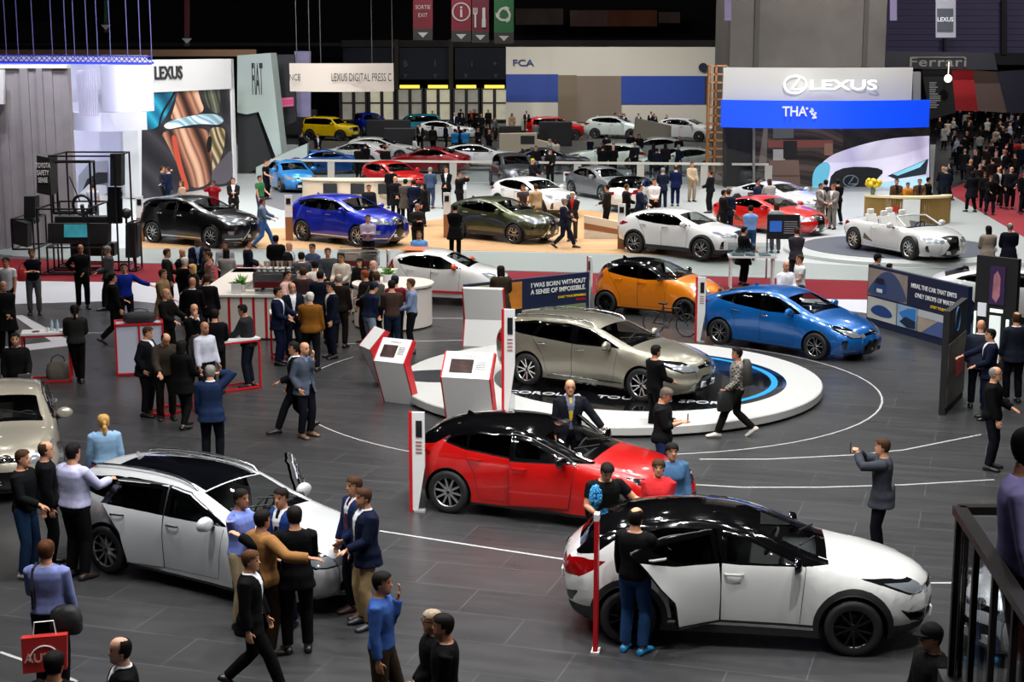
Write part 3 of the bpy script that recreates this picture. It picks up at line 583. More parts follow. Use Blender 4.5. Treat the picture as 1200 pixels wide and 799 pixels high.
S['sedan'] = spec('sedan', front(2.3) + [(1.58, .915, .25, .05), (.98, .985, .18, .03), (.12, 1.32, .13, .05), (-.35, 1.385, .16, .05), (-.95, 1.345, .18, .05), (-1.72, 1.065, .2, .04), (-2.12, 1.0, .22, .04)] + [(-2.34, .9, .3, .06), (-2.36, .6, .38, .07), (-2.28, .29, .3, .05), (-2.1, .19, .3, .04)],
    2.72, .89, .335, .385, [(.8, .98), (.09, 1.27), (-.35, 1.32), (-.9, 1.29), (-1.35, 1.13), (-1.42, 1.05), (-1.0, 1.01), (0, .965)],
    [(.64, .995), (.07, 1.23), (-.2, 1.27), (-.2, .985)], [(-.32, .99), (-.32, 1.275), (-.82, 1.255), (-1.05, 1.18), (-1.05, 1.03)], [(-1.1, 1.04), (-1.1, 1.16), (-1.3, 1.09)],
    [(.7, .28), (.73, .55), (.78, .985), (.09, 1.285), (-.26, 1.33), (-.26, .26)], [(-.26, .26), (-.26, 1.33), (-.85, 1.3), (-1.1, 1.2), (-1.12, .9), (-.98, .68), (-.86, .26)],
    [([(2.45, .6), (2.12, .62), (1.9, .7), (1.55, .84), (1.9, .82), (2.45, .72)], 'lamp')], [[(-2.5, .8), (-2.1, .82), (-1.8, .92), (-2.0, .98), (-2.5, .94)]],
    [(-2.4, 1.06), (-1.2, 1.03), (0, .96), (2.3, .95)], [(-.1, .87), (-1.0, .9)], (.6, 1.03), (.58, -.1, -1.0, .93), rg=(9.1, 9.92), roof=(7., 9.05), fin=8.9)
S['coupe'] = spec('coupe', [(2.15, .15, .3, .04), (2.33, .22, .42, .1), (2.38, .42, .48, .13), (2.33, .62, .48, .12), (2.15, .75, .36, .08), (1.6, .88, .26, .05), (.95, .96, .2, .03), (.02, 1.245, .14, .05), (-.42, 1.29, .18, .05), (-.98, 1.235, .2, .05), (-1.75, 1.02, .22, .04), (-2.15, .965, .25, .05), (-2.36, .84, .3, .06), (-2.36, .55, .4, .07), (-2.28, .28, .3, .05), (-2.1, .19, .3, .04)],
    2.87, .95, .355, .40, [(.75, .955), (0, 1.19), (-.4, 1.235), (-.9, 1.19), (-1.35, 1.03), (-1.2, .97), (-.5, .94), (0, .935)],
    [(.55, .965), (0, 1.155), (-.4, 1.19), (-.55, 1.175), (-.55, .955)], None, [(-.62, .96), (-.62, 1.165), (-.9, 1.145), (-1.2, 1.03), (-1.12, .985)],
    [(.85, .28), (.85, .9), (.75, .96), (0, 1.205), (-.4, 1.24), (-.58, 1.22), (-.62, .9), (-.5, .26)], None,
    [([(2.45, .6), (2.1, .56), (1.8, .72), (2.1, .74), (2.45, .7)], 'lamp')], [[(-2.5, .74), (-2.1, .76), (-1.85, .86), (-2.1, .9), (-2.5, .88)]],
    [(-2.4, 1.03), (-1.2, .98), (0, .94), (2.3, .93)], [(-.4, .84), (-.4, .84)], (.55, 1.0), (.45, -.3, -1.0, .9), grille='l', rg=(9.1, 9.92), roof=(7., 9.05), fin=9., emb=3.0, scoop=.05, flare=.04, head=1.2)if 0 else None
lc = dict(wb=2.87, W=.95, Rw=.355, arch=.40, head=[([(2.45, .6), (2.1, .56), (1.8, .72), (2.1, .74), (2.45, .7)], 'lamp')], tail=[[(-2.5, .74), (-2.1, .76), (-1.85, .86), (-2.1, .9), (-2.5, .88)]],
    handle=[(-.4, .82), (-.4, .82)], mirror=(.55, 1.0), grille='l', emb=3.0, scoop=.05, flare=.04, rd=None, rwin=None, belt=[(-2.4, 1.03), (-1.2, .98), (0, .94), (2.3, .93)],
    more=[([(-.95, .42), (-.9, .62), (-.72, .52), (-.45, .36)], None, 'black'), ([(2.16, .3), (2.05, .3), (2.08, .5), (2.14, .5)], None, 'black')])
S['coupe'] = spec('coupe', [(2.15, .15, .3, .04), (2.33, .22, .42, .1), (2.38, .42, .48, .13), (2.33, .62, .48, .12), (2.15, .75, .36, .08), (1.6, .88, .26, .05), (.95, .96, .2, .03), (.02, 1.245, .14, .05), (-.42, 1.29, .18, .05), (-.98, 1.235, .2, .05), (-1.75, 1.02, .22, .04), (-2.15, .965, .25, .05), (-2.36, .84, .3, .06), (-2.36, .55, .4, .07), (-2.28, .28, .3, .05), (-2.1, .19, .3, .04)],
    dlo=[(.75, .955), (0, 1.19), (-.4, 1.235), (-.9, 1.19), (-1.35, 1.03), (-1.2, .97), (-.5, .94), (0, .935)], fwin=[(.55, .965), (0, 1.155), (-.4, 1.19), (-.55, 1.175), (-.55, .955)], qwin=[(-.62, .96), (-.62, 1.165), (-.9, 1.145), (-1.2, 1.03), (-1.12, .985)],
    fd=[(.85, .28), (.85, .9), (.75, .96), (0, 1.205), (-.4, 1.24), (-.58, 1.22), (-.62, .9), (-.5, .26)], cabin=(.45, -.3, -1.0, .9), rg=(9.1, 9.92), roof=(7., 9.05), fin=9., **lc)
S['open'] = spec('open', [(2.15, .15, .3, .04), (2.33, .22, .42, .1), (2.38, .42, .48, .13), (2.33, .62, .48, .12), (2.15, .75, .36, .08), (1.6, .88, .26, .05), (.98, .955, .2, .03), (.75, .96, .12, .0), (.0, .95, .12, .0), (-1.2, .965, .16, .02), (-1.7, .98, .22, .05), (-2.15, .95, .25, .05), (-2.36, .84, .3, .06), (-2.36, .55, .4, .07), (-2.28, .28, .3, .05), (-2.1, .19, .3, .04)],
    dlo=[(.1, .72), (.1, .73), (.11, .73), (.11, .72)], fwin=[(.1, .72), (.1, .73), (.11, .73), (.11, .72)], qwin=None, fd=[(.85, .28), (.85, .88), (.7, .93), (-.58, .93), (-.62, .9), (-.5, .26)], cabin=(.45, -.3, -1.0, .9), rg=(14.9, 14.95), roof=(14.8, 14.9), fin=10.8,
    sheet=[(R4(5.9, 6.6, .97), 'hood', 'black'), (R4(6.55, 9.1, .97), 'DELETE', 'black'), (R4(6.0, 6.55, .97), 'body', 'black')], **{**lc, 'ws_s': None})
S['jeep'] = spec('jeep', [(1.95, .3, .25, .03), (2.08, .38, .3, .05), (2.1, .65, .3, .06), (2.08, .95, .3, .05), (1.99, 1.07, .25, .04), (1.5, 1.14, .2, .04), (.88, 1.18, .14, .03), (.45, 1.6, .12, .05), (0, 1.68, .14, .05), (-1.1, 1.68, .16, .05), (-1.93, 1.62, .18, .05), (-2.04, 1.3, .2, .05), (-2.1, 1.05, .25, .05), (-2.1, .7, .3, .05), (-2.05, .4, .25, .04), (-1.9, .32, .25, .04)],
    2.6, .91, .36, .42, [(.78, 1.18), (.42, 1.55), (0, 1.61), (-1.1, 1.61), (-1.8, 1.55), (-1.88, 1.2), (0, 1.16)], [(.6, 1.2), (.38, 1.5), (-.18, 1.57), (-.18, 1.2)], [(-.3, 1.2), (-.3, 1.57), (-1.1, 1.57), (-1.1, 1.2)], [(-1.2, 1.2), (-1.2, 1.56), (-1.7, 1.52), (-1.76, 1.22)],
    [(.72, .4), (.76, 1.18), (.42, 1.57), (-.24, 1.62), (-.24, .38)], [(-.24, .38), (-.24, 1.62), (-1.14, 1.62), (-1.14, .95), (-.9, .75), (-.86, .38)],
    [([(2.2, .82), (1.95, .82), (1.95, .98), (2.2, .98)], 'lamp')], [[(-2.3, .9), (-1.95, .9), (-1.95, 1.15), (-2.3, 1.15)]],
    [(-2.2, 1.2), (2.2, 1.16)], [(-.1, 1.05), (-1.0, 1.05)], (.62, 1.25), (.5, -.1, -1.0, 1.13), clad=True, grille='j', tum=.25, scoop=.01, emb=3.)
# ------------------------------------------------------------------ people (facing -y in their own frame, left hand at +x)
HANDS = dict(down=(.25, .03, .80), relax=(.24, .12, .86), pocket=(.215, .06, .93), phone=(.05, .30, 1.2), photo=(.06, .34, 1.53), crossed=(-.09, .2, 1.17), fold=(.02, .19, .98), hip=(.2, .0, 1.04),
             table=(.15, .40, 1.10), back=(.04, -.17, .95), chin=(.04, .17, 1.47), reach=(.2, .55, 1.2), out=(.55, .25, 1.2), carry=(.27, .06, .77), mid=(.14, .3, 1.05), ear=(.13, .06, 1.60), shoulder=(.62, .12, 1.40), side=(.62, .1, 1.02))
def ik(a, b, l1, l2, pole):
    d = b - a; L = min(max(d.length, .05), (l1 + l2) * .995); d.normalize(); b = a + d * L
    x = (l1 * l1 - l2 * l2 + L * L) / (2 * L); h = math.sqrt(max(l1 * l1 - x * x, 0))
    p = pole - d * pole.dot(d); p.normalize()
    return a + d * x + p * h, b
TORSO = [(.84, .10, .09, 0), (.90, .15, .115, .005), (.97, .168, .122, .005), (1.05, .152, .112, 0), (1.14, .148, .108, -.002), (1.26, .166, .12, -.004), (1.36, .180, .122, .0), (1.425, .165, .102, .006), (1.465, .105, .078, .012), (1.49, .062, .062, .012), (1.56, .054, .058, -.0)]
class Fig:
    def __init__(s, H=1.76, build=1., hands=('down', 'down'), legs='stand', lean=0., roll=0., twist=0., head=(0, 0), bust=0.):
        s.k = H / 1.76; s.b = build; s.bust = bust
        s.R = Matrix.Rotation(math.radians(lean), 3, 'X') @ Matrix.Rotation(math.radians(roll), 3, 'Y') @ Matrix.Rotation(math.radians(twist), 3, 'Z')
        s.hc = Vector((0, 0, .95)); bld = build
        st = {'stand': ((.115, 0, .075, 8), (-.115, .01, .075, -8)), 'close': ((.07, 0, .075, 6), (-.07, .01, .075, -6)), 'wide': ((.17, 0, .075, 14), (-.17, 0, .075, -14)), 'walk': ((.08, -.36, .085, 0), (-.08, .34, .15, 0)), 'walkr': ((.08, .34, .15, 0), (-.08, -.36, .085, 0)),
              'step': ((.10, -.16, .075, 5), (-.12, .16, .09, -10)), 'stepr': ((.12, .16, .09, 10), (-.10, -.16, .075, -5)), 'ease': ((.13, -.08, .075, 22), (-.09, .03, .075, -4)), 'cross': ((-.02, -.16, .075, 0), (-.08, .02, .075, -8))}[legs]
        s.J = {}
        drop = .05 if 'walk' in legs else 0.012 if 'step' in legs else 0
        s.drop = Vector((0, 0, -drop)); s.feet = st
        for n, sg, f in (('l', 1, st[0]), ('r', -1, st[1])):
            hip = Vector((sg * .093, 0, .93)) + s.drop; an = Vector(f[:3]); kn, an = ik(hip, an, .43, .435, Vector((sg * .12 + math.sin(math.radians(f[3])) * .4, -1, 0)))
            s.J['hip' + n], s.J['knee' + n], s.J['ank' + n] = hip, kn, an
        s.neck = s.up(Vector((0, .012, 1.48))); s.hr = s.R @ Matrix.Rotation(math.radians(head[0]), 3, 'Z') @ Matrix.Rotation(math.radians(head[1]), 3, 'X')
        s.head = s.up(Vector((0, .0, 1.545))) + s.hr @ Vector((0, -.018, .085))
        for n, sg, h in (('l', 1, hands[0]), ('r', -1, hands[1])):
            sh = s.up(Vector((sg * (.178 + .02 * (bld - 1) * 3), .008, 1.415)))
            free = isinstance(h, str) and h in ('down', 'relax', 'carry')
            t = Vector(HANDS[h]) if isinstance(h, str) else Vector(h); t = Vector((sg * t.x, -t.y, t.z))
            t = t + s.drop + (s.R @ Vector((0, 0, .45)) - Vector((0, 0, .45))) * (1 if free else 0) if not (isinstance(h, str) and not free) else s.up(t)
            pole = Vector((sg * (1.2 if h in ('hip', 'photo', 'ear', 'back') else .5), .8 if h not in ('hip', 'photo', 'ear') else .25, -.7 if h not in ('out', 'shoulder') else -1))
            el, wr = ik(sh, t, .285, .255, pole)
            s.J['sh' + n], s.J['el' + n], s.J['wr' + n] = sh, el, wr
    def up(s, p): return s.hc + s.R @ (p - s.hc) + s.drop
    # --- closed tubes
    def torso(s, mb, z0, z1, inf, wide=0., n=18):
        R = []; zz = [r[0] for r in TORSO]
        for z in sorted(set([z0, z1] + [z for z in zz + [1.10, 1.2, 1.31] if z0 < z < z1])):
            zi = max(z, zz[0]); w, d, o = [float(np.interp(zi, zz, [r[i] for r in TORSO])) for i in (1, 2, 3)]
            belly = (s.b - 1) * math.exp(-((z - 1.05) / .16) ** 2) * .16 if s.b > 1 else 0
            m = s.b if z < 1.44 else 1; fl = inf + wide * max(0, (1.05 - z) / .3)
            if z < .9 and z0 < .84: w, d = .16, .12
            bu = s.bust * math.exp(-((z - 1.27) / .07) ** 2)
            c = Vector((0, o, z)); pts = []
            for i in range(n):
                a = 2 * PI * i / n; ca, sa = math.cos(a), math.sin(a); e = .78
                x = (w * m + fl) * math.copysign(abs(ca) ** e, ca); y = (d * m + fl + ((belly + bu) if sa < 0 else 0)) * math.copysign(abs(sa) ** e, sa)
                pts.append(s.up(c + Vector((x, y, 0))) if z > .93 else c + s.drop + Vector((x, y, 0)))
            R.append(pts)
        mb.loft(R)
    def arm(s, mb, n, t1, inf, cuff=0.):
        a, b, c = s.J['sh' + n], s.J['el' + n], s.J['wr' + n]; B = .5 + .5 * s.b
        P = [a + (a - s.up(Vector((0, .0, 1.40)))).normalized() * -.03, a, a.lerp(b, .5), b, b.lerp(c, .35), c]; rad = [.062, .06, .05, .042, .041, .028]
        L = [0, 0, .28, .55, .7, 1.0]; pts = []; rr = []
        for p, r, l in zip(P, rad, L):
            if l <= t1 + 1e-6: pts.append(p); rr.append(r * B + inf + cuff * l)
        if t1 < 1: pts.append(a.lerp(b, t1 / .55) if t1 < .55 else b.lerp(c, (t1 - .55) / .45)); rr.append((.047 if t1 < .55 else .032) * B + inf + .006)
        mb.tube(pts, rr, 12)
    def leg(s, mb, n, z1, inf, hem=0.):
        a, b, c = s.J['hip' + n], s.J['knee' + n], s.J['ank' + n]; B = .4 + .6 * s.b
        P = [a + Vector((0, 0, .06)), a, a.lerp(b, .45), b, b.lerp(c, .3), b.lerp(c, .65), c.lerp(b, z1)]; rad = [.085, .093, .078, .056, .057 if not hem else .054, .045, .038]
        mb.tube([p for p in P], [r * B + inf + hem * i / 6 for i, r in enumerate(rad)], 14)
    def foot(s, mb, n, inf, i, shoe=False):
        c = s.J['ank' + n]; yaw = s.feet[i][3]; lift = s.feet[i][2]; M = Matrix.Translation(c) @ Matrix.Rotation(math.radians(yaw), 4, 'Z') @ Matrix.Rotation(math.radians(32 if lift > .12 else 0), 4, 'X')
        R = []
        for y, w, h, zc in ((.075, .02, .02, -.045), (.06, .036, .036, -.04), (.0, .038, .05, -.025), (-.08, .042, .036, -.038), (-.14, .046, .026, -.048), (-.185, .036, .02, -.053), (-.2, .014, .012, -.058)):
            ww, hh = w + inf, h + inf * .7
            R.append([M @ Vector((ww * math.cos(a), y * (1.06 if shoe else 1), max(zc + hh * math.sin(a), -.073 if not shoe else -.075))) for a in [2 * PI * k / 12 for k in range(12)]])
        mb.loft(R)
    def hand(s, mb, n, curl=.5, fat=1.):
        sg = 1 if n == 'l' else -1
        w, e = s.J['wr' + n], s.J['el' + n]; d = (w - e).normalized()
        inw = Vector((-sg, 0, 0)) if d.z < -.6 else Vector((0, 0, -1)) if abs(d.z) < .7 else Vector((-sg * .3, 1, 0))
        nrm = (inw - d * inw.dot(d)).normalized(); sd = d.cross(nrm).normalized()          # palm looks along nrm
        if sd.dot(Vector((0, -1, .6))) < 0: sd = -sd                                          # thumb side
        P = [w - d * .02, w + d * .02, w + d * .06, w + d * .092]
        mb.loft([[p + sd * (a * math.cos(t)) + nrm * (b * math.sin(t)) for t in [2 * PI * k / 10 for k in range(10)]] for p, a, b in zip(P, (.026, .032, .042, .040), (.021, .018, .016, .013))])
        for k, (o, L) in enumerate(((.031, .068), (.0105, .076), (-.0105, .071), (-.031, .056))):
            p = w + d * .085 + sd * o; pts = [p]; a = curl * (.5 + .12 * k); dd = d
            for q in range(3):
                an = a * (q + .6); dd = (d * math.cos(an) + nrm * math.sin(an)); p = p + dd * L * (.42, .33, .25)[q]; pts.append(p)
            mb.tube(pts, [.0098 * fat, .0096 * fat, .0088 * fat, .0068 * fat], 7)
        p = w + d * .03 + sd * .028; t1 = p + (d * .6 + sd * .75 + nrm * .25).normalized() * .04; t2 = t1 + (d * .9 + sd * .25 + nrm * .35 * curl).normalized() * .032
        mb.tube([p - sd * .01, p.lerp(t1, .5), t1, t2], [.015, .0125 * fat, .0105 * fat, .008 * fat], 7)
    def hp(s, x, y, z): return s.head + s.hr @ Vector((x, y, z))
    def headmesh(s, mb, inf=0.):
        R = []
        for z, w, f, b in ((-.125, .028, .055, .02), (-.112, .042, .082, .02), (-.085, .056, .090, .052), (-.055, .064, .091, .074), (-.02, .070, .089, .090), (.015, .0745, .088, .097), (.045, .0755, .090, .098), (.075, .070, .082, .090), (.1, .055, .064, .070), (.115, .034, .040, .044), (.121, .010, .012, .014)):
            R.append([s.hp((w + inf) * math.cos(t), -(f + inf) * math.sin(t) if math.sin(t) > 0 else -(b + inf) * math.sin(t), z) for t in [2 * PI * k / 18 for k in range(18)]])
        mb.loft(R)
        if not inf:
            mb.loft([[s.hp(x, -y, z) for x, y, z in q] for q in (((-.006, .086, .018), (.006, .086, .018), (0, .07, .018)), ((-.012, .098, -.012), (.012, .098, -.012), (0, .07, 0)), ((-.018, .096, -.028), (.018, .096, -.028), (0, .112, -.024)), ((-.012, .085, -.036), (.012, .085, -.036), (0, .092, -.036)))])
            for sg in (1, -1):
                mb.ball(s.hp(sg * .076, .012, -.008), (.011, .018, .031), 8, 6)
    def bones(s):
        J = s.J; out = [('head', s.head + s.hr @ Vector((0, .01, -.05)), s.head + s.hr @ Vector((0, .01, .03)), .1), ('neck', s.neck, s.up(Vector((0, 0, 1.55))), .06)]
        return out
def remesh(mb, vox, smooth=3, keep=None):
    me = mb.mesh('tmp', fix=True); o = bpy.data.objects.new('tmp', me); m = o.modifiers.new('r', 'REMESH'); m.mode = 'VOXEL'; m.voxel_size = vox; m.use_smooth_shade = True
    out = evaluated(o); bpy.data.meshes.remove(me)
    n = len(out.vertices); co = np.empty(n * 3); out.vertices.foreach_get('co', co); co = co.reshape(-1, 3)
    e = np.empty(len(out.edges) * 2, np.int32); out.edges.foreach_get('vertices', e); e = e.reshape(-1, 2)
    deg = np.bincount(e.ravel(), minlength=n)[:, None] + 1e-9; w = np.ones(n) if keep is None else keep(co); w = w[:, None]
    for _ in range(smooth):
        acc = np.stack([np.bincount(e[:, 0], co[e[:, 1], k], n) + np.bincount(e[:, 1], co[e[:, 0], k], n) for k in range(3)], 1)
        co = co + w * .5 * (acc / deg - co)
    out.vertices.foreach_set('co', co.ravel()); out.update()
    return out, co
def facecenters(me):
    n = len(me.polygons); c = np.empty(n * 3); me.polygons.foreach_get('center', c); return c.reshape(-1, 3)
def dropfaces(me, mask):
    bm = bmesh.new(); bm.from_mesh(me); bm.faces.ensure_lookup_table()
    bmesh.ops.delete(bm, geom=[bm.faces[i] for i in np.nonzero(mask)[0]], context='FACES'); bm.to_mesh(me); bm.free(); return me
def segd(p, a, b):
    a = np.array(a); b = np.array(b); ab = b - a; t = np.clip(((p - a) @ ab) / (ab @ ab), 0, 1); return np.linalg.norm(p - a - t[:, None] * ab, axis=1)
def cloth(c, rough=.85, n=.12):
    c = lin(c); l_ = sum(c) / 3; c = tuple(x * (.62 if l_ < .03 else .8 if l_ < .12 else 1) for x in c)
    return mat(c, rough, noise=n, scale=9., bump=.35, name='cloth', spec=.1)
LIPS = mat('#8a4a40', .5, name='lips'); EYE = mat('#1a1412', .2, name='eyes')
def body_parts(F, vox, a):
    """-> [(name, mesh, [colour role])]"""
    parts = []; mb = MB(); cur = .55 if a.get('curl') is None else a['curl']
    F.torso(mb, .84, 1.56, 0)
    for i, n in enumerate('lr'): F.arm(mb, n, 1.0, 0); F.leg(mb, n, 0, 0); F.foot(mb, n, 0, i); F.hand(mb, n, cur, 1. if vox < .01 else 1.3 if vox < .014 else 1.7)
    F.headmesh(mb)
    hc, wl, wr = np.array(F.head), np.array(F.J['wrl']), np.array(F.J['wrr'])
    def keep(p): return np.where((np.linalg.norm(p - hc, axis=1) < .15) | (np.linalg.norm(p - wl, axis=1) < .2) | (np.linalg.norm(p - wr, axis=1) < .2), .0 if vox < .014 else .25, 1.)
    me, co = remesh(mb, vox, 4, keep)
    fc = facecenters(me); Ri = np.array(F.hr.transposed()); loc = (fc - hc) @ Ri.T
    mi = np.zeros(len(fc), np.int32)
    r = max(.011, vox * .9)
    for sg in (1, -1): mi[(np.abs(loc[:, 0] - sg * .031) < r * 1.15) & (np.abs(loc[:, 2] - .012) < r * .75) & (loc[:, 1] < -.055)] = 2
    mi[(np.abs(loc[:, 0]) < .024) & (np.abs(loc[:, 2] + .062) < max(.007, vox * .6)) & (loc[:, 1] < -.07)] = 1
    if a.get('beard'): mi[(loc[:, 2] < -.048) & (loc[:, 1] < .0) & (loc[:, 2] > -.14) & ~((np.abs(loc[:, 2] + .062) < .008) & (np.abs(loc[:, 0]) < .022))] = 3
    mi[(np.abs(np.abs(loc[:, 0]) - .032) < .018) & (np.abs(loc[:, 2] - .034) < max(.006, vox * .5)) & (loc[:, 1] < -.06)] = 3
    me.polygons.foreach_set('material_index', mi); parts.append(('body', me, ['skin', 'lips', 'eye', 'beard']))
    gv = vox * 1.25; kind = a['top']; hem = a.get('hem') or dict(tee=.90, shirt=.955, sweater=.91, suit=.80, jacket=.86, coat=.62, dress=.55)[kind]
    inf = dict(tee=.013, shirt=.014, sweater=.017, suit=.021, jacket=.026, coat=.03, dress=.012)[kind] + max(0, gv - .012) * .4
    # trousers
    mb = MB(); F.torso(mb, .84, 1.01, .012 + max(0, gv - .012) * .4); ti = .013 + max(0, gv - .012) * .4
    for n in 'lr': F.leg(mb, n, a.get('cut', .06), ti, a.get('flare', .014))
    me, co = remesh(mb, gv, 3); parts.append(('trousers' if a.get('cut', .06) < .4 else 'skirt', me, ['bottom']))
    # upper garment
    mb = MB(); F.torso(mb, hem, 1.475 if kind in ('tee', 'sweater', 'dress') else 1.487, inf, .06 if kind in ('suit', 'coat', 'jacket') else .008)
    slv = a.get('sleeve', .34 if kind == 'tee' else .97)
    for n in 'lr': F.arm(mb, n, slv, inf, .006)
    me, co = remesh(mb, gv, 6 if gv < .017 else 3); fc = facecenters(me)
    tl = (fc - np.array(F.hc) - np.array(F.drop)) @ np.array(F.R) + np.array(F.hc)
    if kind in ('suit', 'coat') and a.get('open', True):
        b0 = a.get('button', 1.12); wv = .012 + .062 * np.clip((tl[:, 2] - b0) / .36, 0, 1)
        front = (tl[:, 1] < -.03) & (np.abs(tl[:, 0]) < np.where(tl[:, 2] < b0, .012 + .10 * np.clip((b0 - tl[:, 2]) / .35, 0, 1) ** 1.5, wv))
        wst = segd(fc, F.J['ell'], F.J['wrl']) ; wst2 = segd(fc, F.J['elr'], F.J['wrr'])
        front &= (wst > .085) & (wst2 > .085) & (tl[:, 2] < 1.6)
        dropfaces(me, front); me2 = MB(); F.torso(me2, .97, 1.497, .011 + max(0, gv - .012) * .3); sm, _ = remesh(me2, gv, 2); parts.append(('shirt', sm, ['shirt']))
        if a.get('tie'):
            q = MB(); rr = []
            for z, w in ((1.485, .016), (1.465, .022), (1.43, .018), (1.25, .03), (1.1, .038), (1.04, .01)):
                d = float(np.interp(z, [t[0] for t in TORSO], [t[2] - t[3] for t in TORSO])) * F.b + .019 + max(0, gv - .012)
                rr.append([F.up(Vector((x, -d + o, z))) for x, o in ((-w, 0), (w, 0), (w, .012), (-w, .012))])
            q.loft(rr); parts.append(('tie', q.mesh('tie', None, 60), ['tie']))
    parts.append(({'tee': 'tee_shirt', 'shirt': 'shirt', 'sweater': 'sweater', 'suit': 'jacket', 'jacket': 'jacket', 'coat': 'coat', 'dress': 'dress'}[kind], me, ['top']))
    for i, n in enumerate('lr'):
        q = MB(); F.foot(q, n, .008, i, True); parts.append(('shoe', q.mesh('shoe', None, 50), ['shoes']))
    hair = a.get('hair', 'short')
    if hair != 'bald':
        q = MB(); F.headmesh(q, .016 if hair in ('short', 'fringe') else .022)
        if hair in ('long', 'bob', 'tail'):
            zl = {'long': -.30, 'bob': -.16, 'tail': -.02}[hair]
            if hair != 'tail': q.loft([[F.hp(w * math.cos(t), .045 + d * math.sin(t), z) for t in [2 * PI * k / 12 for k in range(12)]] for z, w, d in ((.08, .07, .05), (0, .098, .062), (-.08, .1, .06), ((zl - .08) / 2, .1, .055), (zl, .075, .035))])
            else: q.ball(F.hp(0, .12, .0), (.03, .03, .035)); q.tube([F.hp(0, .11, .0), F.hp(0, .14, -.06), F.hp(0, .135, -.16), F.hp(0, .12, -.25)], [.022, .036, .03, .01], 8)
        me, co = remesh(q, max(.009, vox * 1.1), 1); fc = facecenters(me); l = (fc - hc) @ Ri.T
        line = {'short': .058, 'fringe': .058}.get(hair, .052)
        # the face and the neck stay free
        face = (l[:, 2] < line + .02 * (np.abs(l[:, 0]) < .05)) & (l[:, 1] < (-.012 if hair != 'long' else -.03)); nape = (l[:, 2] < -.062) if hair in ('short', 'fringe') else np.zeros(len(l), bool)
        side = (l[:, 2] < .0) & (l[:, 1] < .03) & (hair in ('short', 'fringe', 'tail'))
        cut = face | nape | side
        if hair == 'tail': cut |= (l[:, 2] < -.07) & (l[:, 1] < .08)
        if hair == 'fringe': cut |= (l[:, 2] > .05) & ((l[:, 0] / .062) ** 2 + ((l[:, 1] - .0) / .088) ** 2 < 1) | (l[:, 2] > .035) & (l[:, 1] < -.0)
        if hair == 'cap': pass
        dropfaces(me, cut); parts.append(('hair', me, ['hair']))
    if a.get('cap'):
        q = MB(); q.M = Matrix.Translation(F.head) @ F.hr.to_4x4()
        q.lathe([(.092, .03), (.096, .06), (.085, .1), (.05, .128), (.004, .135)], 18); q.prism([(.07 * math.cos(t) * 1.05, -.06 + -.11 * math.sin(t)) for t in [PI * k / 10 for k in range(11)]], .028, .038)
        parts.append(('cap', q.mesh('cap', None, 60), ['cap']))
    if a.get('glasses'):
        q = MB(); q.M = Matrix.Translation(F.head) @ F.hr.to_4x4()
        for sg in (1, -1):
            q.tube([(sg * .032 + .024 * math.cos(t), -.1, .012 + .018 * math.sin(t)) for t in [2 * PI * k / 12 for k in range(13)]], .0028, 5); q.bar((sg * .056, -.1, .016), (sg * .08, .01, .012), .005)
        q.bar((-.01, -.101, .015), (.01, -.101, .015), .004); parts.append(('glasses', q.mesh('glasses', None, 60), ['glasses']))
    return parts
def PLAID(c):
    m = bpy.data.materials.new('checked_cloth'); m.use_nodes = True; n = m.node_tree.nodes; L = m.node_tree.links; t = n.new('ShaderNodeTexCoord'); x = n.new('ShaderNodeTexChecker'); x.inputs['Scale'].default_value = 26.; x.inputs['Color1'].default_value = (*lin(c), 1); x.inputs['Color2'].default_value = (.02, .02, .022, 1)
    L.new(t.outputs['Object'], x.inputs['Vector']); L.new(x.outputs['Color'], n['Principled BSDF'].inputs['Base Color']); n['Principled BSDF'].inputs['Roughness'].default_value = .9; return m
POSE = {}
SKIN = {'l': '#c08a6c', 'm': '#a9765a', 'd': '#7a5340', 'k': '#4a3026', 'p': '#c99a82'}
def person(x, y, face, label, z=0., H=1.76, build=1., hands=('down', 'down'), legs='stand', lean=0., roll=0., twist=0., head=(0, 0), bust=0., skin='l', hair='short', hc='#2a1c14', top='suit', tc='#15171d', bc='#15171d', sc='#0b0b0c', shirt='#d8d9de', tie=None, vox=.0125, group=None, name='person', cat='person', **k):
    """face: 0 looks at the camera side (-y), 90 to the right, 180 away"""
    key = (build, hands, legs, lean, roll, twist, head, bust, hair, top, bool(tie), vox, tuple(sorted((a, b) for a, b in k.items() if a not in ('capc', 'gc'))))
    F = None
    if key not in POSE:
        F = Fig(1.76, build, hands, legs, lean, roll, twist, head, bust); a = dict(k); a.update(top=top, hair=hair, tie=tie)
        POSE[key] = (body_parts(F, vox, a), F)
    parts, F = POSE[key]; kk = H / 1.76
    root = empty(name, (x, y, z), math.radians(face), label, cat, group); root.scale = (kk, kk, kk)
    ctop = PLAID(tc) if k.get('plaid') else cloth(tc)
    role = dict(skin=mat(SKIN.get(skin, skin), .55, name='skin', spec=.35), lips=LIPS, eye=EYE, hair=mat(hc, .75, name='hair', noise=.3, scale=40., spec=.12), beard=mat(tuple(.55 * a_ + .45 * b_ for a_, b_ in zip(lin(hc), lin(SKIN.get(skin, skin)))), .8, name='beard'), top=ctop, bottom=cloth(bc), shoes=mat(sc, .45, name='shoe_leather'), shirt=cloth(shirt, .8, .05), tie=cloth(tie or '#222222', .6), cap=cloth(k.get('capc', '#15161a')), glasses=BLACK)
    for nm, me, roles in parts:
        if not me.materials:
            for r in roles: me.materials.append(role[r])
        o = link(nm, me, root)
        for i, r in enumerate(roles):
            if o.data.materials[i] != role[r]: o.material_slots[i].link = 'OBJECT'; o.material_slots[i].material = role[r]
    return root, F
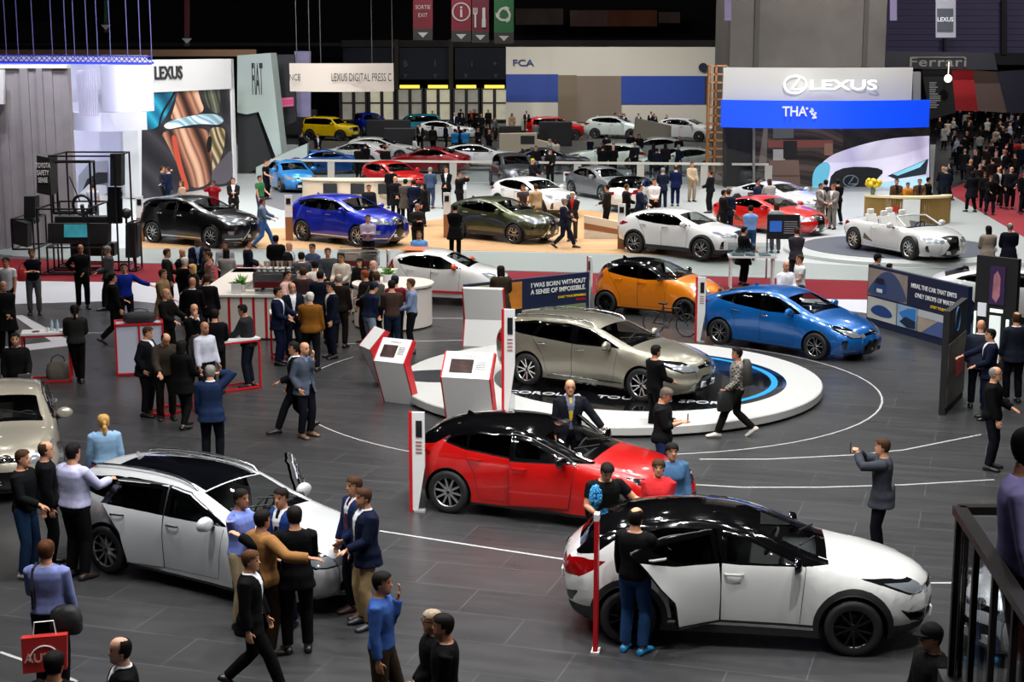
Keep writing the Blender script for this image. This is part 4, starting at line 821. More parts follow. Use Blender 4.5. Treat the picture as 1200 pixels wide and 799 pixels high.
def wpos(root, F, j):                                    # a joint in world space
    p = F.J[j] if isinstance(j, str) else j
    return Matrix.Translation(root.location) @ Matrix.Rotation(root.rotation_euler.z, 4, 'Z') @ (p * root.scale.x)
# ------------------------------------------------------------------ the hall and the stands
def pts(y, *uv): return [Y(u, v, y) for u, v in uv]
def slab(name, y, uv, m, thick=.15, parent=None, **t):
    """flat board standing at depth y with the outline given by its corners"""
    b = MB(); b.prismv(pts(y, *uv), (0, thick, 0)); return tag(b.build(name, m, parent), **t)
def rect(u0, v0, u1, v1): return ((u0, v0), (u1, v0), (u1, v1), (u0, v1))
def gpoly(name, uv, m, z0, z1, **t):
    """ground patch: outline on the floor, from level z0 to z1"""
    b = MB(); b.prism([(p.x, p.y) for p in (G(u, v, z1) for u, v in uv)], z0, z1); return tag(b.build(name, m), **t)
def at_text(body, u, v, y, hpx, m, parent, **k):
    p = Y(u, v, y); return text(body, hpx * y / FPX * 1.38, m, parent, face_matrix(p + Vector((0, -.02, 0)), (1, 0, 0), (0, 0, 1)), **k)
ST = dict(kind='structure')
# floor: large dark tiles, slightly polished
def floor_mat():
    m = bpy.data.materials.new('dark_floor_tiles'); m.use_nodes = True; n = m.node_tree.nodes; L = m.node_tree.links; b = n['Principled BSDF']
    t = n.new('ShaderNodeTexCoord'); br = n.new('ShaderNodeTexBrick'); mp = n.new('ShaderNodeMapping'); mp.inputs['Rotation'].default_value = (0, 0, .3)
    L.new(t.outputs['Object'], mp.inputs['Vector']); L.new(mp.outputs[0], br.inputs['Vector']); br.inputs['Scale'].default_value = 1.; br.inputs['Brick Width'].default_value = 1.8; br.inputs['Row Height'].default_value = .9
    br.inputs['Mortar Size'].default_value = .006; br.inputs['Color1'].default_value = (.029, .029, .030, 1); br.inputs['Color2'].default_value = (.036, .036, .0375, 1); br.inputs['Mortar'].default_value = (.075, .075, .078, 1)
    x = n.new('ShaderNodeTexNoise'); x.inputs['Scale'].default_value = 2.2; x.inputs['Detail'].default_value = 6; L.new(mp.outputs[0], x.inputs['Vector'])
    sc = n.new('ShaderNodeMapping'); sc.inputs['Scale'].default_value = (.35, 2.2, 1); L.new(mp.outputs[0], sc.inputs['Vector']); L.new(sc.outputs[0], x.inputs['Vector'])
    r = n.new('ShaderNodeMapRange'); r.inputs['From Min'].default_value = .3; r.inputs['From Max'].default_value = .7; r.inputs['To Min'].default_value = .9; r.inputs['To Max'].default_value = 1.12; L.new(x.outputs['Fac'], r.inputs['Value'])
    v = n.new('ShaderNodeVectorMath'); v.operation = 'SCALE'; L.new(br.outputs['Color'], v.inputs[0]); L.new(r.outputs['Result'], v.inputs['Scale']); L.new(v.outputs['Vector'], b.inputs['Base Color'])
    r2 = n.new('ShaderNodeMapRange'); r2.inputs['From Min'].default_value = .3; r2.inputs['From Max'].default_value = .7; r2.inputs['To Min'].default_value = .27; r2.inputs['To Max'].default_value = .34; L.new(x.outputs['Fac'], r2.inputs['Value']); L.new(r2.outputs['Result'], b.inputs['Roughness'])
    return m
def wood_mat(c1, c2, name='oak_floor'):
    m = bpy.data.materials.new(name); m.use_nodes = True; n = m.node_tree.nodes; L = m.node_tree.links; b = n['Principled BSDF']; b.inputs['Roughness'].default_value = .35
    t = n.new('ShaderNodeTexCoord'); br = n.new('ShaderNodeTexBrick'); L.new(t.outputs['Object'], br.inputs['Vector']); br.inputs['Brick Width'].default_value = 2.4; br.inputs['Row Height'].default_value = .18; br.inputs['Scale'].default_value = 1
    br.inputs['Mortar Size'].default_value = .004; br.inputs['Color1'].default_value = (*lin(c1), 1); br.inputs['Color2'].default_value = (*lin(c2), 1); br.inputs['Mortar'].default_value = (*[x * .5 for x in lin(c1)], 1)
    L.new(br.outputs['Color'], b.inputs['Base Color']); return m
FLOOR = floor_mat(); WOOD = wood_mat('#a9845c', '#ba956c')
PLAT = mat('#a4a8a6', .3, name='platform_lacquer'); WHT = mat('#d6d6d4', .45, name='white_laminate'); LGREY = mat('#9fa09e', .4, name='grey_laminate'); RED = mat('#b5101c', .4, name='red_lacquer'); CARPET = mat('#7d0d1c', .9, name='red_carpet', noise=.15, scale=30)
DARK = mat('#0b0b0d', .6, name='dark_panel'); NAVY = mat('#0f1c3a', .5, name='navy_print')
MB().box(-70, 70, 2, 190, -.2, 0).build('floor', FLOOR)['kind'] = 'structure'
tag(MB().box(-70, 70, 185, 186, 0, 24).build('wall_back', mat('#0d0d11', .9, name='dark_hall_wall')), **ST)
tag(MB().box(-71, -70, 2, 186, 0, 24).build('wall_left', mat('#0c0c0f', .9)), **ST); tag(MB().box(70, 71, 2, 186, 0, 24).build('wall_right', mat('#0c0c0f', .9)), **ST)
tag(MB().box(-70, 70, 2, 186, 23.9, 24.2).build('ceiling', mat('#08080a', .9)), **ST)
# painted floor lines and white floor patches
b = MB()
def fline(uv, w=.05):
    q = [G(u, v) for u, v in uv]
    for i in range(len(q) - 1): b.bar(q[i] + Vector((0, 0, .001)), q[i + 1] + Vector((0, 0, .001)), w, .004)
def arcline(cx, cy, r, a0, a1, w=.05, n=30):
    q = [Vector((cx + r * math.cos(math.radians(a0 + (a1 - a0) * i / n)), cy + r * math.sin(math.radians(a0 + (a1 - a0) * i / n)), .001)) for i in range(n + 1)]
    for i in range(n): b.bar(q[i], q[i + 1], w, .004)
fline([(0, 764), (60, 785), (90, 799)]); fline([(445, 622), (560, 640), (672, 657)]); fline([(1078, 683), (1130, 683)])
fline([(800, 567), (870, 571), (960, 571), (1060, 568), (1165, 562)]); fline([(820, 538), (900, 538), (1000, 533), (1060, 527), (1150, 509)]); fline([(575, 398), (480, 400), (400, 403)], .05); fline([(545, 373), (470, 373)]); fline([(100, 390), (130, 390)])
TC = G(714, 443, .2)
arcline(TC.x, TC.y, 5.6, -100, 60, .04); arcline(TC.x, TC.y, 6.6, 150, 235, .035)
tag(b.build('trim_lines', mat('#9a9a98', .6, name='line_tape')), **ST)
# ---- stage of the far makers
gpoly('trim_carpet', [(-40, 304), (20, 303), (170, 309), (400, 314), (600, 318), (860, 325), (1012, 329), (1048, 330), (1048, 352), (1012, 351), (860, 349), (690, 345), (600, 342), (400, 337), (170, 331), (20, 329), (-40, 330)], mat('#660a17', .9, spec=.2, name='red_stripe', noise=.1), -.02, .006, **ST)
gpoly('trim_apron', [(-40, 330), (20, 329), (170, 331), (260, 334), (250, 362), (150, 352), (20, 356), (-40, 360)], mat('#b4b6bd', .35, name='white_floor_panel'), -.02, .005, **ST)
gpoly('trim_apron', [(1012, 351), (1060, 352), (1110, 352), (1090, 380), (1010, 366), (900, 352), (860, 349)], mat('#b4b6bd', .35), -.02, .005, **ST)
gpoly('trim_band', [(16, 370), (26, 369), (80, 398), (60, 400)], mat('#b4b6bd', .35), -.02, .005, **ST); gpoly('trim_band', [(0, 407), (80, 398), (80, 405), (0, 414)], mat('#b4b6bd', .35), -.02, .005, **ST)
front_z0 = [(-60, 292), (20, 300), (160, 308), (400, 312), (600, 317), (860, 324), (960, 327), (1040, 329), (1100, 329), (1200, 326), (1300, 320)]
top_z = [(-60, 284), (20, 288), (160, 291), (400, 293), (600, 295), (860, 302), (960, 309), (1040, 313), (1100, 314), (1200, 308), (1300, 300)]
PZ = .25
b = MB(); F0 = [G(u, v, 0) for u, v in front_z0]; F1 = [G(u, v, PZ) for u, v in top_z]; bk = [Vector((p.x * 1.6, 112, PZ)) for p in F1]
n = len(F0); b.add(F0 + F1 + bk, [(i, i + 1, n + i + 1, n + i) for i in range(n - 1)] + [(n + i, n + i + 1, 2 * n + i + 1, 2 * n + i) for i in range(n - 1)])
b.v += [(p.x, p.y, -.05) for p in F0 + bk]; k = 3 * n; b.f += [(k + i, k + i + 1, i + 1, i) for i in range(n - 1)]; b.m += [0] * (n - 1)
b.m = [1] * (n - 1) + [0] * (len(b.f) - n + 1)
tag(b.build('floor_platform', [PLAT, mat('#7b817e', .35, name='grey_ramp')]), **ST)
gpoly('floor_oak', [(160, 290.5), (400, 292), (600, 294), (750, 298), (880, 303), (890, 290), (800, 262), (690, 246), (600, 248), (520, 256), (480, 261), (310, 268), (163, 271)], WOOD, PZ - .02, PZ + .012, **ST)
gpoly('floor_grey', [(300, 236), (330, 246), (440, 240), (440, 215), (330, 215)], mat('#5c5c60', .5), PZ - .02, PZ + .008, **ST)
gpoly('floor_carpet', [(1108, 224), (1215, 286), (1260, 300), (1300, 200), (1150, 206)], CARPET, PZ - .02, PZ + .012, **ST)
gpoly('floor_hall', [(1098, 150), (1092, 236), (1108, 224), (1150, 206), (1300, 200), (1300, 150)], mat('#232327', .4), PZ - .02, PZ + .006, **ST)
gpoly('floor_dark', [(350, 190), (850, 190), (850, 150), (350, 150)], mat('#3a3836', .5, noise=.2), PZ - .02, PZ + .006, **ST)
# ring platform under the white convertible
c = G(1053, 289, .42); t = MB(); t.lathe([(3.85, PZ), (3.82, .36), (3.6, .42), (3.2, .42)], 64, c=(c.x, c.y, 0)); t.cur = 1; t.lathe([(3.2, .42), (3.2, .43), (.01, .43)], 64, c=(c.x, c.y, 0)); LCC = c
tag(t.build('display_platform', [PLAT, mat('#3c3f4a', .5, name='grey_disc', noise=.2)], smooth=30), 'low white ring platform with a grey disc under the white convertible', 'platform')
# turntable with white ring and black glass disc
tt = empty('turntable', (TC.x, TC.y, 0), 0, 'round white turntable ring with a shiny black floor under the beige estate car', 'turntable')
R0 = (G(966, 452, .2) - G(463, 452, .2)).length / 2
r = MB(); r.lathe([(R0 - .12, 0), (R0 - .1, .04), (R0, .06), (R0, .2), (R0 - .02, .22), (.01, .22)], 90); r.build('ring', mat('#b2b2af', .35, name='white_turntable'), tt, 30)
r = MB(); r.M = Matrix.Translation((.62, -.12, 0)); r.lathe([(R0 * .69, .2), (R0 * .69, .224), (.01, .224)], 90); r.build('disc', mat('#0b0c0e', .1, coat=.6, name='black_mirror_floor', noise=.4, scale=3.), tt, 30)
r = MB(); q_ = [(.62 + R0 * k * math.cos(t), -.12 + R0 * k * math.sin(t)) for k, tt_ in ((.62, range(-8, 9)), (.65, range(8, -9, -1))) for t in [j * .12 for j in tt_]]; r.prism(q_, .222, .23); r.build('blue_strip', mat('#1d86c4', .3, name='blue_inlay'), tt, 30)
r = MB(); r.M = Matrix.Translation((-3.5, .1, .2)) @ Matrix.Scale(.62, 4, (0, 1, 0)); r.lathe([(1.0, 0), (1.0, .035), (.01, .035)], 40); r.build('floor_socket', mat('#2a2b2e', .3), tt, 30)
text('COROLLA   TOURING SPORTS', .34, mat('#b8b9bc', .4), tt, face_matrix((.1, -2.0, .226), (1, -.26, 0), (.26, 1, 0)), name='lettering', bold=.004)
# ------------------------------------------------------------------ left stand
yl = 54.5; b = MB(); p0 = Y(-60, 80, yl); p1 = Y(90, 298, yl)
zt = p0.z; x = p0.x; rr = random.Random(3)
while x < p1.x - .05:
    w = rr.uniform(.14, .34); b.box(x, min(x + w, p1.x), yl + rr.uniform(-.12, .05), yl + .4, 0.1, zt); x += w
tag(b.build('wall_ribbed', mat('#8d888a', .6, .2, name='ribbed_metal', noise=.12, scale=1.2)), **ST)
tag(MB().box(p0.x, p1.x, yl - .1, yl + .5, zt, zt + .12).build('trim_ribbed', WHT), **ST)
slab('corner_board', yl - .6, rect(-40, 82, 4, 122), WHT, .2, label='small white panel corner at the far left above the ribbed wall', cat='panel')
tag(MB().box(Y(90, 0, 74).x - 6, Y(168, 0, 74).x, 74, 74.3, 0, 7.05 - 0.4).build('wall_display', mat('#c9cbe6', .6, name='white_display_wall')), **ST)
b = MB(); wv = pts(66, *rect(91, 150, 171, 130)); 
def curved(name, y, u0, u1, v0, v1, bow, m, n=16, th=.12, parent=None):
    b = MB(); a = Y(u0, v0, y); c = Y(u1, v0, y); z1 = Y((u0 + u1) / 2, v1, y).z; A = []
    for i in range(n + 1):
        t = i / n; A.append((a.x + (c.x - a.x) * t, y - bow * math.sin(PI * t)))
    q = A + [(x, yy + th) for x, yy in A[::-1]]; b.prism(q, z1, a.z); return b.build(name, m, parent, 40)
LWHITE = mat('#d3d4ee', .6, name='white_fabric')
tag(curved('hanging_fabric', 64, 117, 178, 76, 130, 1.2, LWHITE), 'large white curved fabric panel hanging at top left beside the first show wall', 'hanging panel')
tag(curved('hanging_fabric', 66, 84, 171, 131, 152, 1.5, LWHITE), 'low wide white fabric band hanging below the large curved panel', 'hanging panel')
b = MB(); a, c = Y(90, 82, 60), Y(117, 136, 60)
for i in range(14): b.box(a.x + (c.x - a.x) * i / 14, a.x + (c.x - a.x) * (i + .55) / 14, 60 - .5 * math.sin(PI * i / 14), 60.06 - .5 * math.sin(PI * i / 14), c.z, a.z)
tag(b.build('slat_curtain', mat('#a7a5bc', .5)), 'hanging curtain of thin white vertical strips beside the ribbed wall', 'curtain')
tr = empty('light_truss', Y(80, 72, 69), 0, 'blue lit lighting truss hanging above the ribbed wall at top left', 'truss'); b = MB(); o = tr.location
a, c = Y(-40, 72, 69) - o, Y(178, 74, 69) - o
for dy, dz in ((0, 0), (.35, 0), (.18, .28)): b.bar(a + Vector((0, dy, dz)), c + Vector((0, dy, dz)), .06)
for i in range(36): p = a.lerp(c, i / 36); q = a.lerp(c, (i + 1) / 36); b.bar(p, q + Vector((0, .18, .28)), .03); b.bar(q + Vector((0, .35, 0)), p + Vector((0, .18, .28)), .03)
b.build('frame', mat('#3036a0', .4, .3), tr); b = MB(); b.bar(a + Vector((0, -.05, -.05)), c + Vector((0, -.05, -.05)), .05); b.build('blue_light', mat('#2430ff', .5, emit=1.2), tr)
for u in (8, 22, 40, 62, 78, 88, 103, 115, 130, 150, 165, 178): p = Y(u, 70, 69) - o; MB().bar(p, Vector((p.x, p.y, 23.9 - o.z)), .03).build('cable', mat('#4a4a78', .4), tr)
# safety demonstration kiosk: black lattice frames
kx = Y(85, 330, 50); ks = empty('demonstration_kiosk', (kx.x, 50, 0), 0, 'open black lattice kiosk with screens in front of the ribbed wall', 'kiosk'); o = ks.location; BF = mat('#0c0c0e', .4, name='black_steel')
def fr(y0, y1, uv0, uv1, w=.05, name='frame', m=BF):
    b = MB(); P0 = Y(*uv0, y0) - o; P1 = Y(*uv1, y0) - o; x0, x1, z1, z0 = P0.x, P1.x, P0.z, max(P1.z, .03); d0, d1 = y0 - o.y, y1 - o.y
    for X in (x0, x1):
        for D in (d0, d1): b.bar((X, D, z0), (X, D, z1), w)
    for Z in (z0, z1):
        for D in (d0, d1): b.bar((x0, D, Z), (x1, D, Z), w)
        for X in (x0, x1): b.bar((X, d0, Z), (X, d1, Z), w)
    return b.build(name, m, ks)
fr(50, 52, (57, 183), (141, 345)); fr(49, 51.5, (43, 245), (107, 346)); fr(50.5, 51, (60, 190), (108, 250), .06); fr(49.6, 51, (13, 257), (40, 292), .05); fr(49.3, 50.5, (55, 290), (122, 348), .05); fr(49.8, 50.6, (149, 262), (161, 345), .05)
slab('sign_board', 49.9, ((43, 182), (58, 185), (58, 229), (43, 226)), DARK, .9, ks).location -= o
for i, tx in enumerate(('TOYOTA', 'SAFETY', 'SENSE')): at_text(tx, 50.5, 194 + i * 8.6, 49.87, 6, WHITE, None, bold=.01, sx=.5)
for ob in [q for q in C.objects if q.name.startswith('lettering') and q.parent is None]: ob.parent = ks; ob.location -= o
for y, uv, nm in ((50, rect(129, 180, 142, 218), 'dark_panel'), (50.2, rect(28, 230, 41, 262), 'dark_panel'), (49.7, ((14, 257), (32, 262), (32, 290), (14, 285)), 'dark_panel'), (49.8, rect(56, 262, 126, 285), 'console'), (50, rect(147, 263, 161, 302), 'dark_panel'), (50.1, rect(64, 254, 125, 262), 'console'), (50.5, rect(84, 285, 134, 300), 'dark_panel')): slab(nm, y, uv, DARK, .5, ks).location -= o
slab('screen', 49.75, rect(75, 263, 102, 278), mat('#2e7d88', .3, emit=.7, noise=.6, scale=2.), .04, ks).location -= o
slab('mirror_panel', 50.1, rect(126, 219, 142, 262), mat('#55565c', .1, .9), .2, ks).location -= o
b = MB(); b.ball(Y(148, 250, 50) - o, .17); b.bar(Y(148, 254, 50) - o, Y(148, 262, 50) - o, .06); b.build('camera_head', BF, ks, 40)
b = MB(); b.M = Matrix.Translation(Y(96, 240, 49.6) - o); b.tube([(.28 * math.cos(t), 0, .3 * math.sin(t)) for t in [2 * PI * k / 16 for k in range(17)]], .05, 6); b.bar((0, 0, 0), (0, .2, -.5), .1); b.bar((-.05, 0, .1), (-.35, 0, .9), .03); b.build('steering_rig', BF, ks, 40)
# picture of a car on the white wall
pw = empty('picture_wall', Y(115, 230, 73.6), 0, 'picture of a grey car front on the white wall behind the lattice kiosk', 'picture'); o = pw.location
for y, uv, m in ((73.7, ((92, 206), (105, 190), (126, 188), (127, 232), (92, 234)), mat('#8f93a3', .5)), (73.65, ((97, 222), (102, 210), (114, 202), (126, 202), (126, 214), (112, 216), (104, 224)), mat('#1a1b20', .5)), (73.62, ((92, 228), (104, 216), (124, 217), (126, 226), (110, 236), (92, 236)), mat('#c4c7d2', .5))): slab('picture_shape', y, uv, m, .05, pw).location -= o
# show wall with the abstract metal picture
yA, yB = 71.8, 79; a, c = G(165, 240), G(276, 222); 
def wall_pt(t, v_top_l, v_top_r): p = a.lerp(c, t); return p
sw = empty('show_wall', a.lerp(c, .5), math.atan2(c.y - a.y, c.x - a.x), 'white lettered show wall with a big picture of shiny copper coloured car bodywork', 'show wall')
Ls = (c - a).length / 2; zt = 6.45
def wl(u, v):                                            # pixel on that wall -> local x,z
    d = ray(u, v); nrm = Vector((-(c - a).y, (c - a).x, 0)); t = (a - Vector((0, 0, HC))).dot(nrm) / d.dot(nrm); p = Vector((0, 0, HC)) + d * t
    l = Matrix.Rotation(-sw.rotation_euler.z, 4, 'Z') @ (p - sw.location); return Vector((l.x, 0, l.z))
b = MB(); b.box(-Ls, Ls, 0, .8, .3, zt); b.build('wall_body', mat('#cdd0d2', .5, name='white_wall_board'), sw)
b = MB(); b.box(Ls - .25, Ls, -.12, 0, .3, zt); b.box(-Ls, Ls, -.12, 0, 5.0, zt); b.build('header', WHT, sw)
text('LEXUS', .82, mat('#2a2b2e', .3), sw, face_matrix(wl(190, 86) + Vector((.3, -.13, 0)), (1, 0, 0), (0, 0, 1)), bold=.02, extrude=.05)
P = MB(); pm = []
def pic(uv, m, lay):
    uv = chaikin(uv, 2, True) if len(uv) > 4 else uv; P.cur = len(pm); pm.append(m); P.prismv([wl(u, v) + Vector((0, -.01 - lay * .008, 0)) for u, v in uv], (0, .008, 0))
def print_mat(cols, scale, dist, e, rot=0., name='picture_print'):
    m = bpy.data.materials.new(name); m.use_nodes = True; n = m.node_tree.nodes; L = m.node_tree.links; b = n['Principled BSDF']
    t = n.new('ShaderNodeTexCoord'); mp = n.new('ShaderNodeMapping'); mp.inputs['Rotation'].default_value = (0, rot, 0); w = n.new('ShaderNodeTexWave'); w.inputs['Scale'].default_value = scale; w.inputs['Distortion'].default_value = dist; w.inputs['Detail'].default_value = 2.; w.inputs['Detail Scale'].default_value = .6
    r = n.new('ShaderNodeValToRGB'); cr = r.color_ramp
    while len(cr.elements) < len(cols): cr.elements.new(.5)
    for i, c_ in enumerate(cols): cr.elements[i].position = i / (len(cols) - 1); cr.elements[i].color = (*lin(c_), 1)
    L.new(t.outputs['Object'], mp.inputs[0]); L.new(mp.outputs[0], w.inputs['Vector']); L.new(w.outputs['Fac'], r.inputs[0]); L.new(r.outputs[0], b.inputs['Base Color']); L.new(r.outputs[0], b.inputs['Emission Color']); b.inputs['Emission Strength'].default_value = e; b.inputs['Roughness'].default_value = .5
    return m
E_ = .22; COP = print_mat(['#2c1c18', '#8a5a44', '#b98468', '#7a4c3a', '#e0b090'], .16, 6., E_, .5); DKP = print_mat(['#1c1b1e', '#2c2a2e', '#3a373b', '#1e1d20'], .12, 5., E_, 1.); TEAL = print_mat(['#0e4a62', '#167a96', '#2a9ab4', '#106080'], .15, 5., E_, .8); PALE = print_mat(['#7aa0ac', '#c8dade', '#5a9ab0', '#e8eef0'], .3, 7., E_, 1.2); GOLD = print_mat(['#5a4c34', '#a8926a', '#d8c494', '#4a4038'], .3, 6., E_, .6)
pic(((166, 108), (273, 97), (273, 218), (166, 238)), DKP, 0)
pic(((178, 104), (207, 100), (203, 118), (196, 134), (184, 150), (170, 153), (166, 146), (166, 108)), TEAL, 1)
pic(((209, 100), (230, 98), (234, 116), (240, 130), (225, 136), (212, 139), (198, 141), (204, 126)), COP, 2)
pic(((186, 153), (240, 148), (246, 162), (248, 178), (247, 200), (246, 216), (224, 222), (214, 204), (205, 188), (196, 168)), COP, 1)
pic(((200, 157), (206, 160), (209, 176), (214, 198), (222, 222), (217, 223), (210, 204), (204, 182)), mat('#b84a34', .5, emit=E_), 2)
pic(((190, 147), (200, 141), (222, 136), (240, 133), (255, 134), (263, 141), (255, 147), (240, 145), (225, 146), (208, 149), (196, 152)), PALE, 3)
pic(((242, 150), (262, 148), (264, 162), (260, 182), (247, 210), (249, 180)), GOLD, 2)
pic(((248, 200), (260, 186), (273, 172), (273, 214), (247, 217)), mat('#5a545c', .4, emit=E_), 3)
pic(((236, 100), (256, 98), (258, 118), (258, 134), (246, 131), (240, 116)), print_mat(['#2a2c24', '#5c6450', '#3a3e32', '#7a7c68'], .4, 6., E_, .3), 2)
for c_ in (((184, 150), (186, 150), (190, 132), (204, 112), (207, 101), (205, 101), (201, 112), (188, 131)), ((243, 180), (247, 176), (248, 162), (244, 158), (241, 168))): pic(c_, mat('#141416', .5), 4)
P.build('picture', pm, sw)
# white angular tower with vertical lettering
tw = empty('lettered_tower', Y(300, 200, 86), 0, 'tall white slanting tower with dark vertical lettering beyond the show wall', 'tower'); o = tw.location
slab('tower_body', 86, ((278, 65), (317, 62), (330, 180), (323, 184), (303, 131), (289, 134), (278, 132)), mat('#c2d2ca', .5), 2.2, tw).location -= o
slab('tower_leg', 86.4, ((278, 134), (290, 134), (300, 132), (318, 186), (308, 192), (290, 205), (279, 212)), mat('#2a2b2c', .6), 1.5, tw).location -= o
text('FIAT', 2.35, mat('#111214', .4), tw, face_matrix(Y(301.5, 94.5, 85.97) - o, (1, 0, 0), (0, 0, 1)), bold=.05, sx=.13)
slab('white_base', 85, ((300, 196), (332, 180), (360, 168), (360, 183), (300, 208)), mat('#b9c6bf', .5), .5, tw).location -= o
slab('video_screen', 92, ((318, 64), (345, 64), (347, 142), (328, 150)), mat('#1f2025', .5), .4, label='dark video screen with pink light streaks between tower and hanging banner', cat='screen')
b = MB(); [b.bar(Y(321, v, 91.8), Y(344, v - 2, 91.8), .1, .22) for v in (118, 121, 124)]; tag(b.build('light_streaks', mat('#b8567a', .5, emit=.5)), 'row of pink light streaks on the dark screen beside the tower', 'light')
slab('wall_banner', 95, rect(345, 60, 364, 137), mat('#9a93b8', .6, noise=.2, scale=1.), .2, label='tall pale purple picture banner beside the dark video screen', cat='banner')
# hanging round banner
hb = empty('hanging_banner', Y(400, 92, 80), 0, 'round white hanging banner with digital press lettering over the back stands', 'banner'); o = hb.location
h = curved('banner', 80, 339, 461, 74, 107, 1.0, mat('#cfc4b6', .6), 28, .1, hb); h.location -= o
for s_, u, sx in (('NCE', 345.5, .6), ('LEXUS DIGITAL PRESS C', 423.5, .5)): t_ = at_text(s_, u, 91, 78.95 if u > 400 else 79.6, 9.5 if u > 400 else 8, mat('#2d2b2a', .5), hb, sx=sx); t_.location -= o
for u in (348, 363, 376, 436, 460): p = Y(u, 74, 80) - o; MB().bar(p, Vector((p.x, p.y, 23.9 - o.z)), .03).build('cable', mat('#3a3a3e', .5), hb)
# ------------------------------------------------------------------ back of the hall
SG = [slab('entrance_sign', 160, rect(u0 + 2, 56, u1 - 2, 93), mat('#141b30', .6), .4, label='dark blue entrance sign board with white pictograms above ' + w + ' lit doors', cat='sign') for u0, u1, w in ((400, 463, 'the left'), (463, 531, 'the middle'), (531, 596, 'the right'))]
for s_, u, i, v in (('B', 475, 1, 75), ('1', 510, 1, 75), ('i', 553, 2, 75), ('+', 580, 2, 75), ('v', 475, 1, 88), ('v', 510, 1, 88), ('v', 546, 2, 88), ('v', 581, 2, 88)): at_text(s_, u, v, 159.9, 7, mat('#6a7390', .5), SG[i])
for k, u in enumerate((462, 526)): slab('pillar_%d' % (k + 1), 158, rect(u, 46, u + 5, 145), mat('#4a4038', .7), .8, **ST)
slab('beam_hall', 165, rect(400, 47, 860, 55), mat('#4b443f', .7), .6, **ST)
slab('beam_far', 122, rect(-20, 58, 300, 66), mat('#8a6a50', .8), .4, **ST); slab('beam_upper', 150, rect(-20, 50, 400, 54), mat('#2a2422', .8), .4, **ST)
LOB = mat('#d8d2b8', .6, emit=.9, name='lit_lobby'); WARM = mat('#e8d24a', .5, emit=1.3, name='yellow_display')
for i in range(6):
    u0 = 399 + i * 33; d = empty('door_%d' % (i + 1), Y(u0 + 16, 140, 150), 0); d['kind'] = 'structure'; o = d.location
    q = MB(); P0, P1 = Y(u0, 104, 150) - o, Y(u0 + 31, 141, 150) - o
    for X in (P0.x, (P0.x + P1.x) / 2, P1.x): q.bar((X, 0, P1.z), (X, 0, P0.z), .3)
    for Z in (P0.z, P0.z * .55 + P1.z * .45, P1.z): q.bar((P0.x, 0, Z), (P1.x, 0, Z), .16)
    q.build('door_frame', mat('#2a1c18', .5), d); q = MB(); q.box(P0.x, P1.x, .5, .6, P1.z, P0.z); q.build('lit_lobby', mat('#bfb9a0', .6, emit=.6, noise=.7, scale=.35) if i % 2 else mat('#8f8c80', .6, emit=.55, noise=.8, scale=.5), d)
    q = MB(); q.box(P0.x + .3, P1.x - .3, -.3, -.2, P0.z + .05, P0.z + .36); q.build('display_strip', WARM, d)
# tall way-finding banners
def flag(u0, u1, v1, col, label, fn):
    f = empty('wayfinding_banner', Y((u0 + u1) / 2, v1, 112), 0, label, 'banner', None); o = f.location
    slab('cloth', 112, rect(u0, -14, u1, v1 - 13), mat(col, .7), .06, f).location -= o; slab('foot', 112, rect(u0, v1 - 13, u1, v1), mat('#33302e', .7), .06, f).location -= o
    m_ = mat('#b8b2ae', .6); um = (u0 + u1) / 2; q = MB(); q.prismv([p - o for p in pts(111.95, (um - 6, v1 - 9), (um + 6, v1 - 9), (um, v1 - 3))], (0, .03, 0)); q.build('arrow', m_, f)
    for du in (-.3, .3): q = MB(); q.bar((du * (u1 - u0) * 112 / FPX, 0, Y(u0, -14, 112).z), (du * (u1 - u0) * 112 / FPX, 0, 23.9), .04); c_ = q.build('cable', mat('#2a2a2e', .5), f); c_.location.z = -o.z
    fn(f, o, m_, um)
def _exit(f, o, m_, um):
    for s_, v in (('SORTIE', 8.5), ('EXIT', 18)): at_text(s_, um, v, 111.95, 4.6, m_, f, sx=.85).location -= o
def _info(f, o, m_, um):
    q = MB(); ce = Y(um, 14, 111.95) - o; q.tube([ce + Vector((.6 * math.cos(t), 0, .6 * math.sin(t))) for t in [2 * PI * k / 24 for k in range(25)]], .06, 5); q.build('circle', m_, f); at_text('i', um, 14, 111.95, 13, m_, f, bold=.04).location -= o
def _food(f, o, m_, um):
    q = MB()
    for du in (-8, -6, -4): q.bar(Y(um + du, 9, 111.95) - o, Y(um + du, 16, 111.95) - o, .06)
    q.bar(Y(um - 8, 16, 111.95) - o, Y(um - 4, 16, 111.95) - o, .08); q.bar(Y(um - 6, 16, 111.95) - o, Y(um - 6, 32, 111.95) - o, .12); q.bar(Y(um + 4, 9, 111.95) - o, Y(um + 4, 22, 111.95) - o, .2); q.bar(Y(um + 4, 22, 111.95) - o, Y(um + 4, 32, 111.95) - o, .26); q.build('cutlery', m_, f)
def _recy(f, o, m_, um):
    q = MB(); ce = Y(um, 17, 111.95) - o
    for k in range(3):
        A = PI / 2 + k * 2 * PI / 3; pA = ce + Vector((.42 * math.cos(A + .55), 0, .42 * math.sin(A + .55))); pB = ce + Vector((.42 * math.cos(A + 1.5), 0, .42 * math.sin(A + 1.5))); q.bar(pA, pB, .05, .16)
        dd = (pB - pA).normalized(); nn = Vector((-dd.z, 0, dd.x)); q.prismv([pB + nn * .2, pB - nn * .2, pB + dd * .25], (0, .05, 0)); pC = ce + Vector((.5 * math.cos(A - .3), 0, .5 * math.sin(A - .3))); q.bar(pA, pC, .05, .16)
    q.build('recycling_arrows', m_, f)
